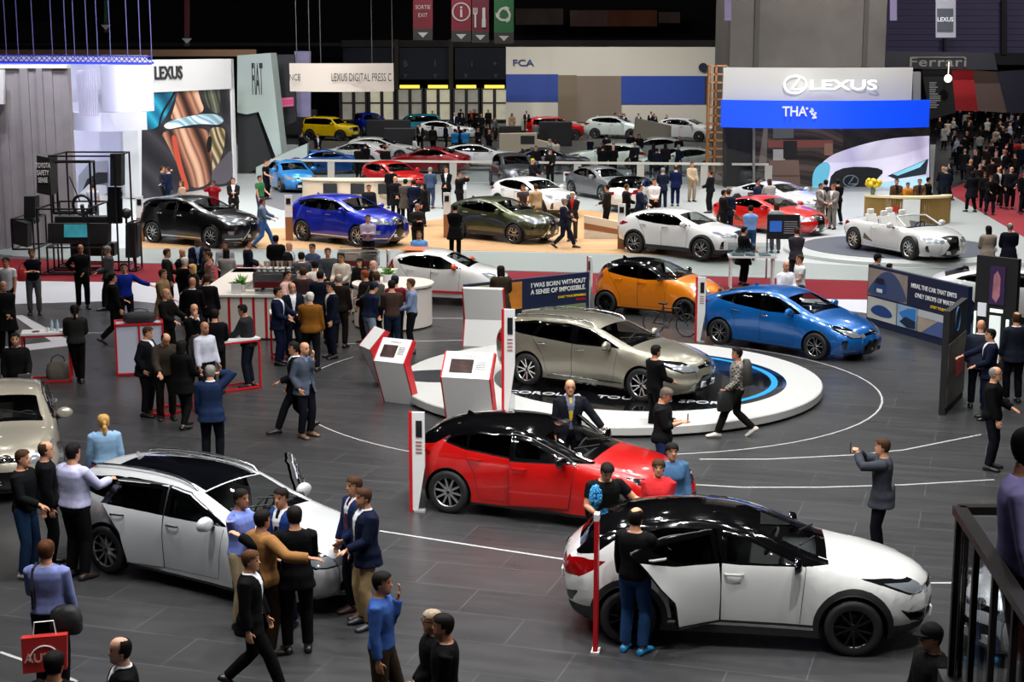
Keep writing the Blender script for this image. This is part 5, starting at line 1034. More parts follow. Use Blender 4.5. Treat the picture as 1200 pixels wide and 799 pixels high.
flag(484, 507, 47, '#6e1322', 'dark red hanging banner lettered with exit above the lit doors', _exit); flag(529, 552, 49, '#741426', 'dark red hanging banner with a white info circle', _info); flag(553, 573, 50, '#5e1320', 'dark red hanging banner with white fork and knife', _food); flag(579, 602, 51, '#1e5a2c', 'green hanging banner with white recycling arrows', _recy)
flag(216, 222, 54, '#5a1420', 'thin red hanging banner seen edge on above the show wall', lambda *a: None); flag(122, 126, 38, '#1a4a26', 'thin green hanging banner seen edge on above the ribbed wall', lambda *a: None)
for i, (u0, u1, v0, v1, cc) in enumerate(((604, 660, 10, 29, '#5a4a42'), (668, 712, 12, 31, '#6b5148'), (712, 770, 12, 31, '#6e3a22'), (772, 797, 14, 27, '#59483f'), (20, 78, 26, 48, '#1f1a18'))): slab('wall_picture', 170, rect(u0, v0, u1, v1), mat(cc, .8, noise=.3, scale=.4), .3, label=('pale brown panel high on the back wall right of the recycling banner', 'second brown panel high on the dark back wall', 'orange brown patterned panel high on the back wall', 'small brown panel high on the back wall left of the concrete column', 'dim brown panel high on the back wall at top left')[i], cat='wall panel')
# company wall with blue bands
fw = empty('company_wall', Y(720, 150, 128), 0, 'long white company wall with two blue bands behind the red off-roader', 'show wall'); o = fw.location
slab('wall_body', 128, rect(593, 55, 858, 153), mat('#c9c2b2', .6), .8, fw).location -= o
slab('blue_band', 127.9, rect(593, 87, 654, 119), mat('#1d3c8a', .6), .1, fw).location -= o; slab('blue_band', 127.9, rect(728, 89, 832, 122), mat('#1c3f96', .6), .1, fw).location -= o
slab('recess', 127.9, rect(654, 88, 676, 141), mat('#756650', .7), .1, fw).location -= o; slab('recess', 127.85, rect(676, 89, 728, 143), mat('#7a6a5c', .7), .1, fw).location -= o
slab('blue_edge', 127.8, rect(826, 90, 832, 121), mat('#3a2a30', .6), .1, fw).location -= o
at_text('FCA', 613, 74, 127.9, 7.5, mat('#1c2f66', .5), fw, bold=.05, sx=1.3).location -= o
b = MB(); b.lathe([(.36, 0), (.36, .1), (.01, .1)], 20, 'y'); k = b.build('round_badge', mat('#232a3c', .4), fw); k.location = Y(824, 79, 127.7) - o
# ------------------------------------------------------------------ concrete column with the lettered fascia and the video wall
tag(MB().box(Y(857, 0, 82).x, Y(1040, 0, 82).x, 82, 88, 0, 23).build('column_concrete', mat('#67625c', .85, name='concrete', noise=.12, scale=.7, bump=.15)), **ST)
b = MB()
for u in (888, 1016): q = Y(u, 0, 81.9); b.box(q.x - .12, q.x + .12, 81.86, 82.1, 6, 23)
tag(b.build('trim_column', mat('#4f4b47', .8)), **ST)
fs = empty('lettered_fascia', Y(965, 120, 76), 0, 'curved silver fascia with emblem and lit lettering over a blue ribbon on the concrete column', 'fascia'); o = fs.location
k = curved('fascia', 77, 848, 1070, 79, 123, 1.6, mat('#c6c5bf', .4, .1, name='brushed_fascia'), 30, .3, fs); k.location -= o
k = curved('blue_ribbon', 76.3, 846, 1090, 117, 149, 1.4, mat('#0a3fd0', .4, emit=.8, name='blue_led'), 30, .3, fs); k.location -= o
lexus_emblem(face_matrix(Y(932, 99, 75.3) - o, (1, 0, 0), (0, 0, 1)), fs, .52, mat('#f4f4f2', .3, emit=.9), 'lit_emblem'); at_text('LEXUS', 988, 100, 75.3, 11.5, mat('#f4f4f2', .3, emit=.9), fs, bold=.06, sx=1.75).location -= o
at_text('THA', 931, 131, 74.75, 11.5, WHITE, fs, bold=.07, sx=.9).location -= o
b = MB(); rr = random.Random(2)
for i in range(9): p = Y(950 + rr.uniform(-5, 6), 132 + rr.uniform(-6, 6), 74.75) - o; b.box(p.x - .05, p.x + .05, -1.3, -1.27, p.z - .05, p.z + .05)
b.build('pixel_dots', WHITE, fs).location = (0, o.y * 0, 0)
slab('fascia_end', 77, ((1070, 84), (1079, 84), (1079, 121), (1070, 123)), mat('#6c6b68', .5), .5, fs).location -= o
vw = empty('video_wall', Y(975, 240, 78), 0, 'curved video wall showing a lounge chair and a white car front below the blue ribbon', 'video wall'); o = vw.location
P = MB(); pm = []
def pv(uv, c_, lay, e=.5):
    uv = chaikin(uv, 2, True) if len(uv) > 4 else uv; P.cur = len(pm); pm.append(mat(c_, .5, emit=e) if isinstance(c_, str) else c_); P.prismv([Y(u, v, 78 - lay * .012) - o for u, v in uv], (0, .012, 0))
P.cur = 0; pm.append(DARK); P.prismv([q - o for q in pts(78.02, *rect(848, 140, 1090, 246))], (0, .4, 0))
pv(rect(884, 142, 1088, 246), print_mat(['#0e0d0d', '#241d1b', '#151312'], .2, 6., .25, 1.), 0); pv(rect(884, 142, 988, 222), print_mat(['#171312', '#3a2c28', '#241d1b', '#4a3a34'], .35, 7., .3, 1.3), 1); pv(((896, 142), (900, 142), (898, 200), (888, 200)), '#5a504c', 2); pv(rect(900, 164, 976, 173), '#6a3a34', 2, .4); pv(rect(906, 148, 930, 162), '#4a4d4a', 2, .35); pv(rect(906, 175, 920, 195), '#8f8a88', 3, .4)
pv(((902, 188), (936, 187), (938, 220), (900, 222)), '#5b463e', 4, .45); pv(rect(905, 205, 936, 207), '#43332c', 5, .4); pv(rect(918, 165, 934, 186), '#171415', 4, .2); pv(rect(966, 168, 976, 182), '#7a5a48', 3, .4)
pv(((884, 222), (955, 222), (955, 246), (884, 246)), '#9a8480', 1, .4)
pv(((952, 210), (966, 185), (1000, 172), (1040, 162), (1089, 159), (1089, 159.2), (1089, 231.8), (1089, 232), (952, 232)), print_mat(['#cfc8dc', '#b3acc8', '#ded8e8'], .05, 2., .55, .4), 5, .7); pv(((976, 195), (1042, 196), (1022, 215), (1020, 240), (976, 236), (970, 226)), '#16161a', 6, .2); pv(((1040, 206), (1088, 186), (1085, 204), (1050, 210)), '#1b2a33', 6, .3); pv(((1046, 204), (1085, 188), (1078, 196), (1052, 206)), '#7fc4d6', 7, .6); pv(((952, 200), (966, 188), (975, 194), (966, 222), (952, 226)), '#5aa6bd', 6, .6); pv(((1022, 215), (1086, 206), (1086, 236), (1022, 236)), '#a5cbdc', 6, .6); pv(((970, 239), (1016, 239), (1016, 252), (970, 250)), '#b9a8b2', 6, .5); pv(rect(1016, 232, 1089, 250), '#16161a', 5, .2)
P.build('picture', pm, vw); lexus_emblem(face_matrix(Y(997, 212, 77.85) - o, (1, 0, 0), (0, 0, 1)), vw, .36, mat('#5c6a78', .4, emit=.3), 'emblem')
for u in (882, 848.5): slab('post', 77.6, rect(u, 142, u + 3, 222), mat('#8d8d90', .3, .8) if u > 860 else DARK, .15, vw).location -= o
sh = empty('lattice_shelf', Y(840, 210, 80), 0, 'tall wooden lattice shelf standing left of the video wall', 'shelf'); o = sh.location; q = MB(); a_, c_ = Y(831, 77, 80) - o, Y(848, 212, 80) - o
for X in (a_.x, (a_.x + c_.x) / 2 - .1, c_.x): q.box(X - .05, X + .05, -.3, .3, c_.z, a_.z)
q.build('upright_frame', mat('#a8703f', .5), sh)
for i in range(15): z = c_.z + (a_.z - c_.z) * i / 14; q = MB(); q.box(a_.x, c_.x, -.3, .3, z - .04, z + .04); q.build('shelf_board', mat('#b98050', .5), sh)
# ------------------------------------------------------------------ right end of the hall
b = MB(); p0, p1 = Y(1040, -20, 140), Y(1330, 62, 140)
for i in range(30): z = p1.z + (p0.z + 2 - p1.z) * i / 30; b.box(p0.x, p1.x, 140 + (i % 2) * .12, 140.6, z, z + (p0.z + 2 - p1.z) / 30 * .98)
tag(b.build('wall_shutter', mat('#4d4566', .7, name='ribbed_shutter')), **ST)
tag(MB().box(p0.x, p1.x, 139.5, 141, Y(1040, 76, 140).z, p1.z).build('beam_right', mat('#17161c', .7)), **ST)
slab('pillar_9', 139.2, rect(1106, 44, 1109, 80), DARK, .4, **ST); slab('pillar_8', 139.2, rect(1174, 0, 1180, 64), mat('#15141a', .7), .4, **ST)
fe = empty('lettered_beam', Y(1100, 80, 118), 0, 'dark beam with pale slab lettering above the red and brown stand panels', 'sign'); o = fe.location
slab('beam_body', 118, ((1036, 60), (1165, 62), (1169, 82), (1036, 80)), mat('#2b2a33', .6), .5, fe).location -= o
at_text('Ferrari', 1099, 73, 117.95, 11, mat('#8d8880', .5), fe, bold=.01, sx=1.45, space=1.1).location -= o; slab('letter_bar', 117.96, rect(1068, 66.5, 1131, 67.5), mat('#8d8880', .5), .03, fe).location -= o
for i, (uv, cc, lb) in enumerate(((((1080, 81), (1115, 82), (1120, 132), (1090, 140)), '#141316', 'black stand panel with small white text right of the column'), (((1112, 82), (1140, 82), (1146, 130), (1120, 130)), '#a3101a', 'bright red slanting stand panel'), (((1140, 82), (1168, 84), (1180, 132), (1146, 130)), '#5a4640', 'brown slanting stand panel beside the red one'), (((1168, 84), (1230, 80), (1230, 134), (1180, 132)), '#1f1b2c', 'dark purple panel at the right edge of the stand'))): s_ = slab('stand_screen', 119 + i * .45, uv, mat(cc, .6), .4, label=lb, cat='panel')
b = MB(); rr = random.Random(4)
for i in range(12): v = 97 + i * 2.6; p = Y(1089, v, 118.9); b.box(p.x, p.x + rr.uniform(.4, .95), 118.85, 118.9, p.z - .045, p.z + .045)
k = b.build('text_lines', mat('#a0a0a0', .5)); k.parent = bpy.data.objects['stand_screen']
b = MB(); b.ball((0, 0, 0), .3, 12, 6); b.bar((0, 0, 0), (0, 0, 1.2), .05); tag(b.build('pendant_lamp', mat('#e8ddc8', .5, emit=2.), loc=Y(1111, 92, 117)), 'small bright pendant lamp in front of the red stand panel', 'lamp')
bs = empty('blade_sign', Y(1108, 40, 78), 0, 'grey hanging blade sign with white lettering at top right', 'sign'); o = bs.location; slab('board', 78, rect(1097, -4, 1120, 44), mat('#8b8b95', .6), .12, bs).location -= o; slab('dark_field', 77.95, rect(1098.5, 10, 1117, 37), mat('#3c4048', .6), .05, bs).location -= o; at_text('LEXUS', 1107.8, 23, 77.93, 5, mat('#d0d0d4', .5), bs, bold=.01, sx=.95).location -= o
for u in (849, 1043): slab('hanging_strip', 80, rect(u, -6, u + 8, 24), mat('#6a6080', .6), .1, label='narrow lilac cloth hanging on the ' + ('left' if u < 900 else 'right') + ' of the concrete column', cat='banner')
# reception desk
dc = G(1066, 262, PZ); dk = empty('reception_desk', (dc.x, dc.y + .5, PZ), 0, 'curved reception desk clad in golden ribs with a pale top behind the white convertible', 'desk')
RR = (G(1115, 257, PZ) - G(1018, 257, PZ)).length / 2; b = MB()
for i in range(60):
    a = PI + PI * i / 60 if True else 0; b.box(0, 0, 0, 0, 0, 0) if 0 else None; x, y = RR * math.cos(a), RR * .55 * math.sin(a); b.tube([(x, y, 0), (x, y, 1.02)], RR * PI / 60 * .42, 6)
b.build('ribbed_front', mat('#9a7a44', .4, .35, name='golden_ribs'), dk); b = MB(); b.prism([(RR * 1.04 * math.cos(t), RR * .60 * math.sin(t)) for t in [PI + PI * k / 30 for k in range(31)]] + [(RR * .8 * math.cos(t), RR * .34 * math.sin(t)) for t in [2 * PI - PI * k / 30 for k in range(31)]], 1.02, 1.1); b.build('top', mat('#d9c49a', .4), dk)
b = MB(); b.box(-RR * .25, RR * .15, -RR * .56 - .06, -RR * .5, .1, 1.0); b.build('white_screen', WHT, dk); b = MB(); b.box(-RR * .45, -RR * .36, -RR * .53 - .08, -RR * .5, .5, .72); b.build('red_mark', RED, dk)
vs = empty('flower_vase', (dc.x - RR * .86, dc.y + .3, PZ + 1.1), 0, 'glass vase of yellow flowers on the left end of the reception desk', 'vase'); MB().lathe([(.07, 0), (.09, .1), (.11, .3)], 14).build('vase', mat('#5f7d63', .2), vs, 40)
b = MB(); rr = random.Random(8); [b.ball((rr.uniform(-.25, .25), rr.uniform(-.2, .2), .42 + rr.uniform(-.08, .16)), .09, 8, 5) for i in range(22)]; b.build('flowers', mat('#d8b81e', .7), vs, 60)
# ------------------------------------------------------------------ things on the near stand
def facing(u, v, ang, z=0.): p = G(u, v, z); return p, math.radians(ang)
# slanted info kiosks: white body with red side edges and a tilted screen head
def kiosk(u, v, yaw, label, h=1.3, w=.68, lean=.28, screen=True, back=False, thin=False):
    p = G(u, v); r = empty('info_kiosk', p, math.radians(yaw), label, 'info kiosk', 'white and red info kiosks')
    w = .22 if thin else w; d = .32
    # side profile (y,z), front = -y
    prof = [(.22, 0), (.42, 0), (.06, h * .70), (.30, h * .98), (.20, h * 1.02), (-.16, h * .70)] if not back else [(0, 0), (.12, 0), (-.12, h * .62), (.14, h * 1.42), (.04, h * 1.45), (-.26, h * .62)]
    b = MB(); b.prismv([(-w / 2, y, z) for y, z in prof], (w, 0, 0)); b.build('body', WHT, r)
    for sx in (-1, 1):
        b = MB(); b.prismv([(sx * w / 2, y, z) for y, z in prof], (sx * .03, 0, 0)); b.build('side_edge', RED, r)
    if screen:
        A = Vector((0, *prof[5])); B_ = Vector((0, *prof[4])); up = (B_ - A).normalized(); n = Vector((1, 0, 0)).cross(up); ce = A.lerp(B_, .48) + n * .004
        q = MB(); q.M = face_matrix(ce, (1, 0, 0), up); L = (B_ - A).length; q.box(-w * .36, w * .12, -L * .27, L * .22, 0, .012); so = q.build('screen', mat('#3a2826', .5, emit=.12, noise=.8, scale=5., spec=.2), r)
        text('COROLLA', .055, mat('#6d6d6d', .5), r, face_matrix(ce + up * L * .36, (1, 0, 0), up), extrude=.001)
        q = MB(); q.M = face_matrix(ce, (1, 0, 0), up); [q.box(w * .18, w * .38, L * (.15 - i * .07), L * (.17 - i * .07), 0, .004) for i in range(5)]; q.build('text_lines', mat('#8d8d8d', .5), r)
    return r
kiosk(461, 475, -28, 'white red-edged kiosk with a small blank screen nearest the crowded bar')
kiosk(548, 499, -14, 'white red-edged kiosk with a bright picture screen before the turntable', h=1.36, w=.92)
kiosk(567, 405, 170, 'white kiosk turned away with its plain back showing left of the beige estate car', h=.98, w=.95, screen=False, back=True)
kiosk(436, 452, -62, 'thin white red-edged kiosk seen from the side beside the bar crowd', h=1.2, w=.55, screen=False)
# price totems: tall blades with a red edge
def totem(u, v, hpx, yaw, label, w=.19, edge=RED, wood=False, txt=None, z=0.):
    p = G(u, v, z); y = p.y; h = hpx * (p.y ** 2 + (HC - z) ** 2) ** .5 / FPX / .975; r = empty('info_totem', p, math.radians(yaw), label, 'info totem', 'info totems beside the cars')
    b = MB(); b.prismv([(-w / 2, 0, h), (w / 2, 0, h), (w / 2, 0, h * .45), (-w / 2 + .08, 0, .03), (-w / 2, 0, .03)] if not wood else [(-w / 2, 0, h), (w / 2, 0, h), (w / 2, 0, h * .52), (-w / 2, 0, h * .52)], (0, .06, 0)); b.build('panel', WHT, r)
    b = MB(); b.box(-w / 2 - .05, -w / 2, -.01, .08, 0, h) if not wood else b.box(-w / 2, w / 2, 0, .08, 0, h * .52); b.build('edge', edge, r)
    b = MB(); b.box(-w * .18, w * .32, -.015, 0, h * .76, h * .92) if not wood else b.box(-w * .3, w * .3, -.02, 0, h * .8, h * .93); b.build('screen', mat('#16181d', .2), r)
    if txt or not wood:
        b = MB(); [b.box(-w * .2, w * .3, -.008, 0, h * (.7 - k * .035), h * (.715 - k * .035)) for k in range(4)]; b.build('text_lines', mat('#9a6a6a', .5), r)
    if not wood: b = MB(); b.box(-w / 2 + .02, w / 2, -.02, .1, 0, .035); b.build('foot', LGREY, r); b = MB(); b.prismv([(w / 2, .02, h * .45), (w / 2, .02, .03), (-w / 2 + .08, .02, .03)], (0, .02, 0)); b.build('clear_pane', glass_mat((.85, .87, .88), .02, 'clear_acrylic'), r)
    return r
totem(491, 600, 116, -6, 'white totem with a red edge standing behind the red hatchback'); totem(597, 482, 118, -8, 'tall white totem with a red edge at the tail of the beige estate car', w=.2, z=0.22)
totem(821, 401, 75, -6, 'white totem with a red edge at the tail of the bright blue car'); totem(690, 364, 62, -70, 'narrow totem seen edge on at the tail of the orange city car', w=.2)
totem(455, 352, 58, -75, 'narrow totem seen edge on at the tail of the white city car', w=.2)
q = G(698, 763); r = empty('info_totem', (q.x, q.y, 0), math.radians(80), 'thin red totem seen edge on beside the white car with the black roof', 'info totem', 'info totems beside the cars'); b = MB(); b.box(-.07, .07, -.025, .025, 0, 1.62); b.build('panel', RED, r); b = MB(); b.box(-.07, .07, -.03, .03, 1.62, 1.7); b.box(-.09, .09, -.05, .05, 0, .02); b.build('cap', WHT, r)
for u, v, lb in ((165, 283, 'wood and white totem at the tail of the black off-roader'), (339, 282, 'wood and white totem at the tail of the dark blue off-roader'), (524, 279, 'wood and white totem at the tail of the green crossover'), (728, 292, 'wood and white totem at the tail of the white crossover')): totem(u, v, 52, -4, lb, w=.26, edge=mat('#8a5a34', .5), wood=True, z=PZ)
for u, v, lb in ((543, 234, 'white info totem with blue mark behind the standing guests near the grey off-roader'), (664, 224, 'white info totem with blue mark beside the silver saloon'), (427, 205, 'white info totem behind the blue coupe')): totem(u, v, 22, 0, lb, w=.3, edge=LGREY, wood=True, z=PZ)
# print boards
def board(u0, v0, u1, v1, y0, hz, label, fn, name='print_board', base=NAVY):
    a, c = G(u0, v0), G(u1, v1); d = c - a; r = empty(name, a, math.atan2(d.y, d.x), label, 'board'); L = d.length
    b = MB(); b.box(0, L, 0, .12, 0, hz); b.build('board_body', base, r); fn(r, L, hz); return r
def _imp(r, L, h):
    for s_, z in (('I WAS BORN WITHOUT', .84), ('A SENSE OF IMPOSSIBLE.', .70)): text(s_, .168, WHITE, r, face_matrix((L - .12, -.01, h * z), (1, 0, 0), (0, 0, 1)), align='RIGHT', bold=.008, sx=.98)
    text('START YOUR IMPOSSIBLE', .08, mat('#e8c51e', .5), r, face_matrix((L - .12, -.01, h * .54), (1, 0, 0), (0, 0, 1)), align='RIGHT', bold=.006); text('TOYOTA', .08, mat('#d01020', .5), r, face_matrix((L - .12, -.01, h * .45), (1, 0, 0), (0, 0, 1)), align='RIGHT', bold=.006)
    cols = [('#b9b48a', 0.02, .2, .1, .95), ('#c47a2a', .3, .44, .4, .95), ('#d8d2b8', .2, .3, .1, .95), ('#6d6a40', .07, .13, .12, .7), ('#a8a890', .44, .7, .04, .36), ('#7d8a60', .72, .97, .04, .36)]
    for c_, t0, t1, z0, z1 in cols: q = MB(); q.box(L * t0, L * t1, -.02 - .01 * (c_ == '#6d6a40'), 0, h * z0, h * z1); q.build('picture', mat(c_, .5, noise=.35, scale=1.5), r)
board(546, 392, 690, 374, 0, 1.25, 'dark blue print board about the impossible behind the white kiosk', _imp)
def _mir(r, L, h):
    for s_, z in (('MIRAI, THE CAR THAT EMITS', .82), ('ONLY DROPS OF WATER.', .68)): text(s_, .152, WHITE, r, face_matrix((L - .42, -.01, h * z), (1, 0, 0), (0, 0, 1)), align='RIGHT', bold=.008, sx=.95)
    text('START YOUR IMPOSSIBLE', .09, mat('#e8c51e', .5), r, face_matrix((L - .42, -.01, h * .56), (1, 0, 0), (0, 0, 1)), align='RIGHT', bold=.006); text('TOYOTA', .09, mat('#d01020', .5), r, face_matrix((L - .42, -.01, h * .48), (1, 0, 0), (0, 0, 1)), align='RIGHT', bold=.006)
    def im(t0, t1, z0, z1, c_, d=0.): q = MB(); q.box(L * t0, L * t1, -.014 - d, 0, h * z0, h * z1); q.build('picture', mat(c_, .5, noise=.15, scale=2.), r)
    def sh(pt, c_, d): pt = chaikin(pt, 2, True) if len(pt) > 5 else pt; q = MB(); q.prismv([(L * x, -.014 - d, h * z) for x, z in pt], (0, .01, 0)); q.build('picture', mat(c_, .5), r)
    im(.01, .42, .5, .95, '#8e8076'); sh([(.16, .95), (.3, .95), (.42, .62), (.42, .5), (.01, .5), (.01, .6)], '#3b4a6e', .006); sh([(.07, .62), (.09, .82), (.19, .84), (.22, .64), (.19, .56), (.09, .56)], '#1c3f7a', .012); sh([(.09, .72), (.11, .81), (.18, .82), (.19, .72)], '#0f1520', .018); sh([(.11, .58), (.17, .58), (.17, .64), (.11, .64)], '#d8d8d8', .018)
    im(.01, .32, .12, .47, '#b8bab4'); sh([(.04, .26), (.1, .36), (.18, .38), (.26, .32), (.29, .22), (.2, .18), (.08, .2)], '#173f7c', .006); im(.33, .53, .12, .47, '#8fa9c4'); sh([(.35, .34), (.44, .44), (.52, .46), (.52, .2), (.42, .2)], '#2f78bd', .006); sh([(.36, .2), (.42, .3), (.52, .26), (.52, .14), (.44, .13)], '#10233c', .012)
    im(.54, .9, .12, .47, '#a89a88'); sh([(.74, .36), (.78, .36), (.9, .12), (.58, .12)], '#4a5a8c', .006); sh([(.54, .36), (.9, .36), (.9, .47), (.54, .47)], '#b9bcc0', .006); sh([(.86, .2), (.89, .34), (.9, .34), (.9, .16)], '#1a3f78', .012)
board(1015, 379, 1131, 413, 0, 1.55, 'long dark blue print board about drops of water beside the bright blue car', _mir)
# standing black display with glossy poster by the walkway
def _stele(r, L, h):
    q = MB(); q.box(.03, L - .03, -.02, 0, .15, h * .68); q.build('poster', mat('#4a4238', .4, noise=.9, scale=2.2), r); q = MB(); q.box(L * .45, L * .85, -.03, -.02, h * .3, h * .45); q.build('poster', mat('#b01a20', .4), r)
    q = MB(); q.M = Matrix.Translation((L * .45, -.02, h * .87)); q.lathe([(.24, 0), (.24, .03), (.01, .03)], 26, 'y'); q.build('round_sign', mat('#2f6fa8', .4), r)
board(1107, 487, 1128, 465, 0, 2.05, 'tall narrow black display with a blue round sign and a dark poster', _stele, 'display_stele', DARK)
def _shelf(r, L, h):
    for x0, x1, z0, z1, c_, e in ((.36, .72, .58, .92, '#2a1a38', .5), (.1, .3, .46, .58, '#c9cbd0', .4), (.4, .66, .06, .48, '#d8e0dc', .6), (.02, .06, .1, .5, '#d8f0e0', 1.), (.8, .86, .1, .46, '#d8f0e0', 1.), (.4, .7, .51, .54, '#e8f0e8', .8)): q = MB(); q.box(L * x0, L * x1, -.03, 0, h * z0, h * z1); q.build('lit_panel' if e > .5 else 'screen', mat(c_, .4, emit=e), r)
    q = MB(); q.prismv([(L * x, -.04, h * z) for x, z in ((.44, .64), (.46, .84), (.54, .88), (.62, .82), (.62, .66), (.54, .6))], (0, .01, 0)); q.build('screen', mat('#8a5a62', .4, emit=.35, noise=.5, scale=4.), r)
board(1138, 428, 1186, 436, 0, 2.5, 'black display wall with a lit screen and glowing strips at the right walkway', _shelf, 'display_wall', DARK)
# glass reading table and notice stand behind the bright blue car
p = G(880, 338); r = empty('display_table', (p.x, p.y, 0), math.radians(-4), 'white and glass display table with flat parts in front of the white crossover', 'table')
for x in (-.62, .62):
    for y in (-.3, .3): b = MB(); b.bar((x, y, 0), (x, y, .95), .06); b.build('leg', WHT, r)
b = MB(); b.box(-.7, .7, -.38, .38, .95, 1.0); b.build('table_top', WHT, r); b = MB(); b.box(-.68, .68, -.36, .36, 1.0, 1.32); b.build('glass_cover', glass_mat((.8, .85, .86), .02, 'clear_acrylic', .15), r)
b = MB(); rr = random.Random(6); [b.box(x, x + rr.uniform(.15, .4), y, y + .12, 1.0, 1.0 + rr.uniform(.02, .08)) for x in (-.6, -.2, .2) for y in (-.3, -.1, .1)]; b.build('flat_parts', mat('#9aa4a6', .3, .5), r)
p = G(916, 326); r = empty('notice_stand', (p.x, p.y, 0), math.radians(-3), 'notice stand with a dark screen between the display table and the bright blue car', 'notice stand')
for x in (-.48, .48): b = MB(); b.bar((x, 0, 0), (x, 0, 1.95), .05); b.build('post', SILVER, r)
b = MB(); b.box(-.5, .5, -.03, .03, 1.22, 1.98); b.build('panel', mat('#1a1a1e', .3), r); b = MB(); b.box(-.42, -.05, -.045, -.03, 1.45, 1.78); b.build('screen', mat('#2a5aa8', .3, emit=.5), r); b = MB(); [b.box(.02, .42, -.04, -.03, 1.4 + k * .07, 1.42 + k * .07) for k in range(6)]; b.build('text_lines', mat('#9a9aa0', .5), r)
# standing red frame tables
def frame_table(u, v, yaw, label, L=.9, W_=.55, h=1.08):
    p = G(u, v); r = empty('bar_table', p, math.radians(yaw), label, 'bar table', 'high red frame tables')
    b = MB(); b.box(-L / 2, L / 2, -W_ / 2, W_ / 2, h - .04, h); b.build('table_top', WHT, r)
    for sx in (-1, 1):
        for sy in (-1, 1): b = MB(); b.bar((sx * (L / 2 - .02), sy * (W_ / 2 - .02), 0), (sx * (L / 2 - .02), sy * (W_ / 2 - .02), h - .04), .04); b.build('leg', RED, r)
    for z in (.03, h - .06): b = MB(); [b.bar((sx * (L / 2 - .02), -W_ / 2, z), (sx * (L / 2 - .02), W_ / 2, z), .04) for sx in (-1, 1)]; [b.bar((-L / 2, sy * (W_ / 2 - .02), z), (L / 2, sy * (W_ / 2 - .02), z), .04) for sy in (-1, 1)]; b.build('rail', RED, r)
    return r
T1 = frame_table(57, 446, 12, 'high red-framed table with cups at the left beside the woman in the dark jacket', 1.0)
T2 = frame_table(197, 482, 60, 'high red-framed table the dark-suited man leans on', .85); T3 = frame_table(276, 455, 35, 'high red-framed table next to the grey-white shirted man with backpack', .95)
T4 = frame_table(338, 418, 10, 'high red-framed table in front of the mustard jacket guest', .8)
# white cabinet with red frame and a bag on top
p = G(165, 436); r = empty('bar_cabinet', p, math.radians(14), 'white red-framed bar cabinet with a dark bag on top', 'cabinet'); b = MB(); b.box(-.5, .5, -.3, .3, .05, 1.1, .01); b.build('body', mat('#b9bccb', .4), r); b = MB()
for X in (-.5, .0, .5): b.bar((X, -.31, 0), (X, -.31, 1.12), .04)
for Z in (.03, 1.12): b.bar((-.52, -.31, Z), (.52, -.31, Z), .04); b.bar((-.52, .31, Z), (.52, .31, Z), .04)
for X in (-.5, .5): b.bar((X, -.31, 1.12), (X, .31, 1.12), .04)
b.build('frame', RED, r); CAB = r
def bag(loc, yaw, label, s=(.45, .18, .3), c='#15161a', strap=True, name='bag', rest=True, cat='bag'):
    r = empty(name, loc, math.radians(yaw), label, cat); a, d, h = s; R = []
    for z, w in ((0, .92), (.06, 1), (.5, 1.02), (.85, .9), (1, .55)): R.append([Vector((a / 2 * w * math.copysign(abs(math.cos(t)) ** .5, math.cos(t)), d / 2 * w * math.copysign(abs(math.sin(t)) ** .6, math.sin(t)), h * z)) for t in [2 * PI * k / 20 for k in range(20)]])
    b = MB(); b.loft(R); b.build('bag_body', mat(c, .7, noise=.15, scale=12., bump=.3), r, 50)
    if strap: b = MB(); b.tube([(-a * .3, 0, h * .9), (-a * .24, 0, h * 1.25), (0, 0, h * 1.42), (a * .24, 0, h * 1.25), (a * .3, 0, h * .9)], .012, 6); b.build('handle', mat('#0e0e10', .6), r, 60)
    return r
bag(Vector((p.x + .02, p.y, 1.14)), 10, 'dark soft bag lying on the white red-framed cabinet', (.7, .35, .2)); p = G(69, 446); bag(Vector((p.x, p.y, .06)), 20, 'grey leather bag standing inside the red-framed table frame at left', (.5, .25, .36), '#5a5048')
rr = random.Random(11)
def smalls(T, items, h=1.08):
    for nm, lx, ly, lb, c_ in items:
        q = Matrix.Rotation(T.rotation_euler.z, 4, 'Z') @ Vector((lx, ly, h)) + T.location
        b = MB()
        if nm == 'water_bottle': b.lathe([(.034, 0), (.036, .02), (.036, .15), (.014, .2), (.014, .23), (.004, .23)], 14)
        elif nm == 'cup': b.lathe([(.028, 0), (.042, .09), (.038, .088), (.026, .01), (.003, .01)], 14)
        elif nm == 'saucer': b.lathe([(.04, 0), (.085, .015), (.08, .02), (.004, .012)], 18)
        else: b.box(-.12, .12, -.085, .085, 0, .012, .004)
        tag(b.build(nm, c_, loc=q, smooth=40), lb, nm.split('_')[-1])
GLASSY = mat('#a9c4d4', .08, coat=1, name='bottle_plastic'); CUPW = mat('#e0deda', .3)
smalls(T1, [('water_bottle', .12, .1, 'left clear water bottle on the leftmost red-framed table', GLASSY), ('water_bottle', .24, .05, 'right clear water bottle on the leftmost red-framed table', GLASSY), ('saucer', -.2, -.05, 'dark saucer at the left end of the leftmost red-framed table', mat('#4a4038', .4)), ('cup', .05, -.1, 'small cup in front of the bottles on the leftmost red-framed table', CUPW), ('saucer', .36, -.08, 'white saucer at the right end of the leftmost red-framed table', CUPW)])
smalls(T2, [('magazine', .0, .0, 'open white magazine on the table of the dark-suited man', WHT), ('cup', .25, .1, 'white cup on the table of the dark-suited man', CUPW)])
smalls(T3, [('cup', .1, .1, 'white cup on the table beside the man with the backpack', CUPW)]); smalls(T4, [('magazine', .1, .0, 'white papers on the table before the mustard jacket guest', WHT)])
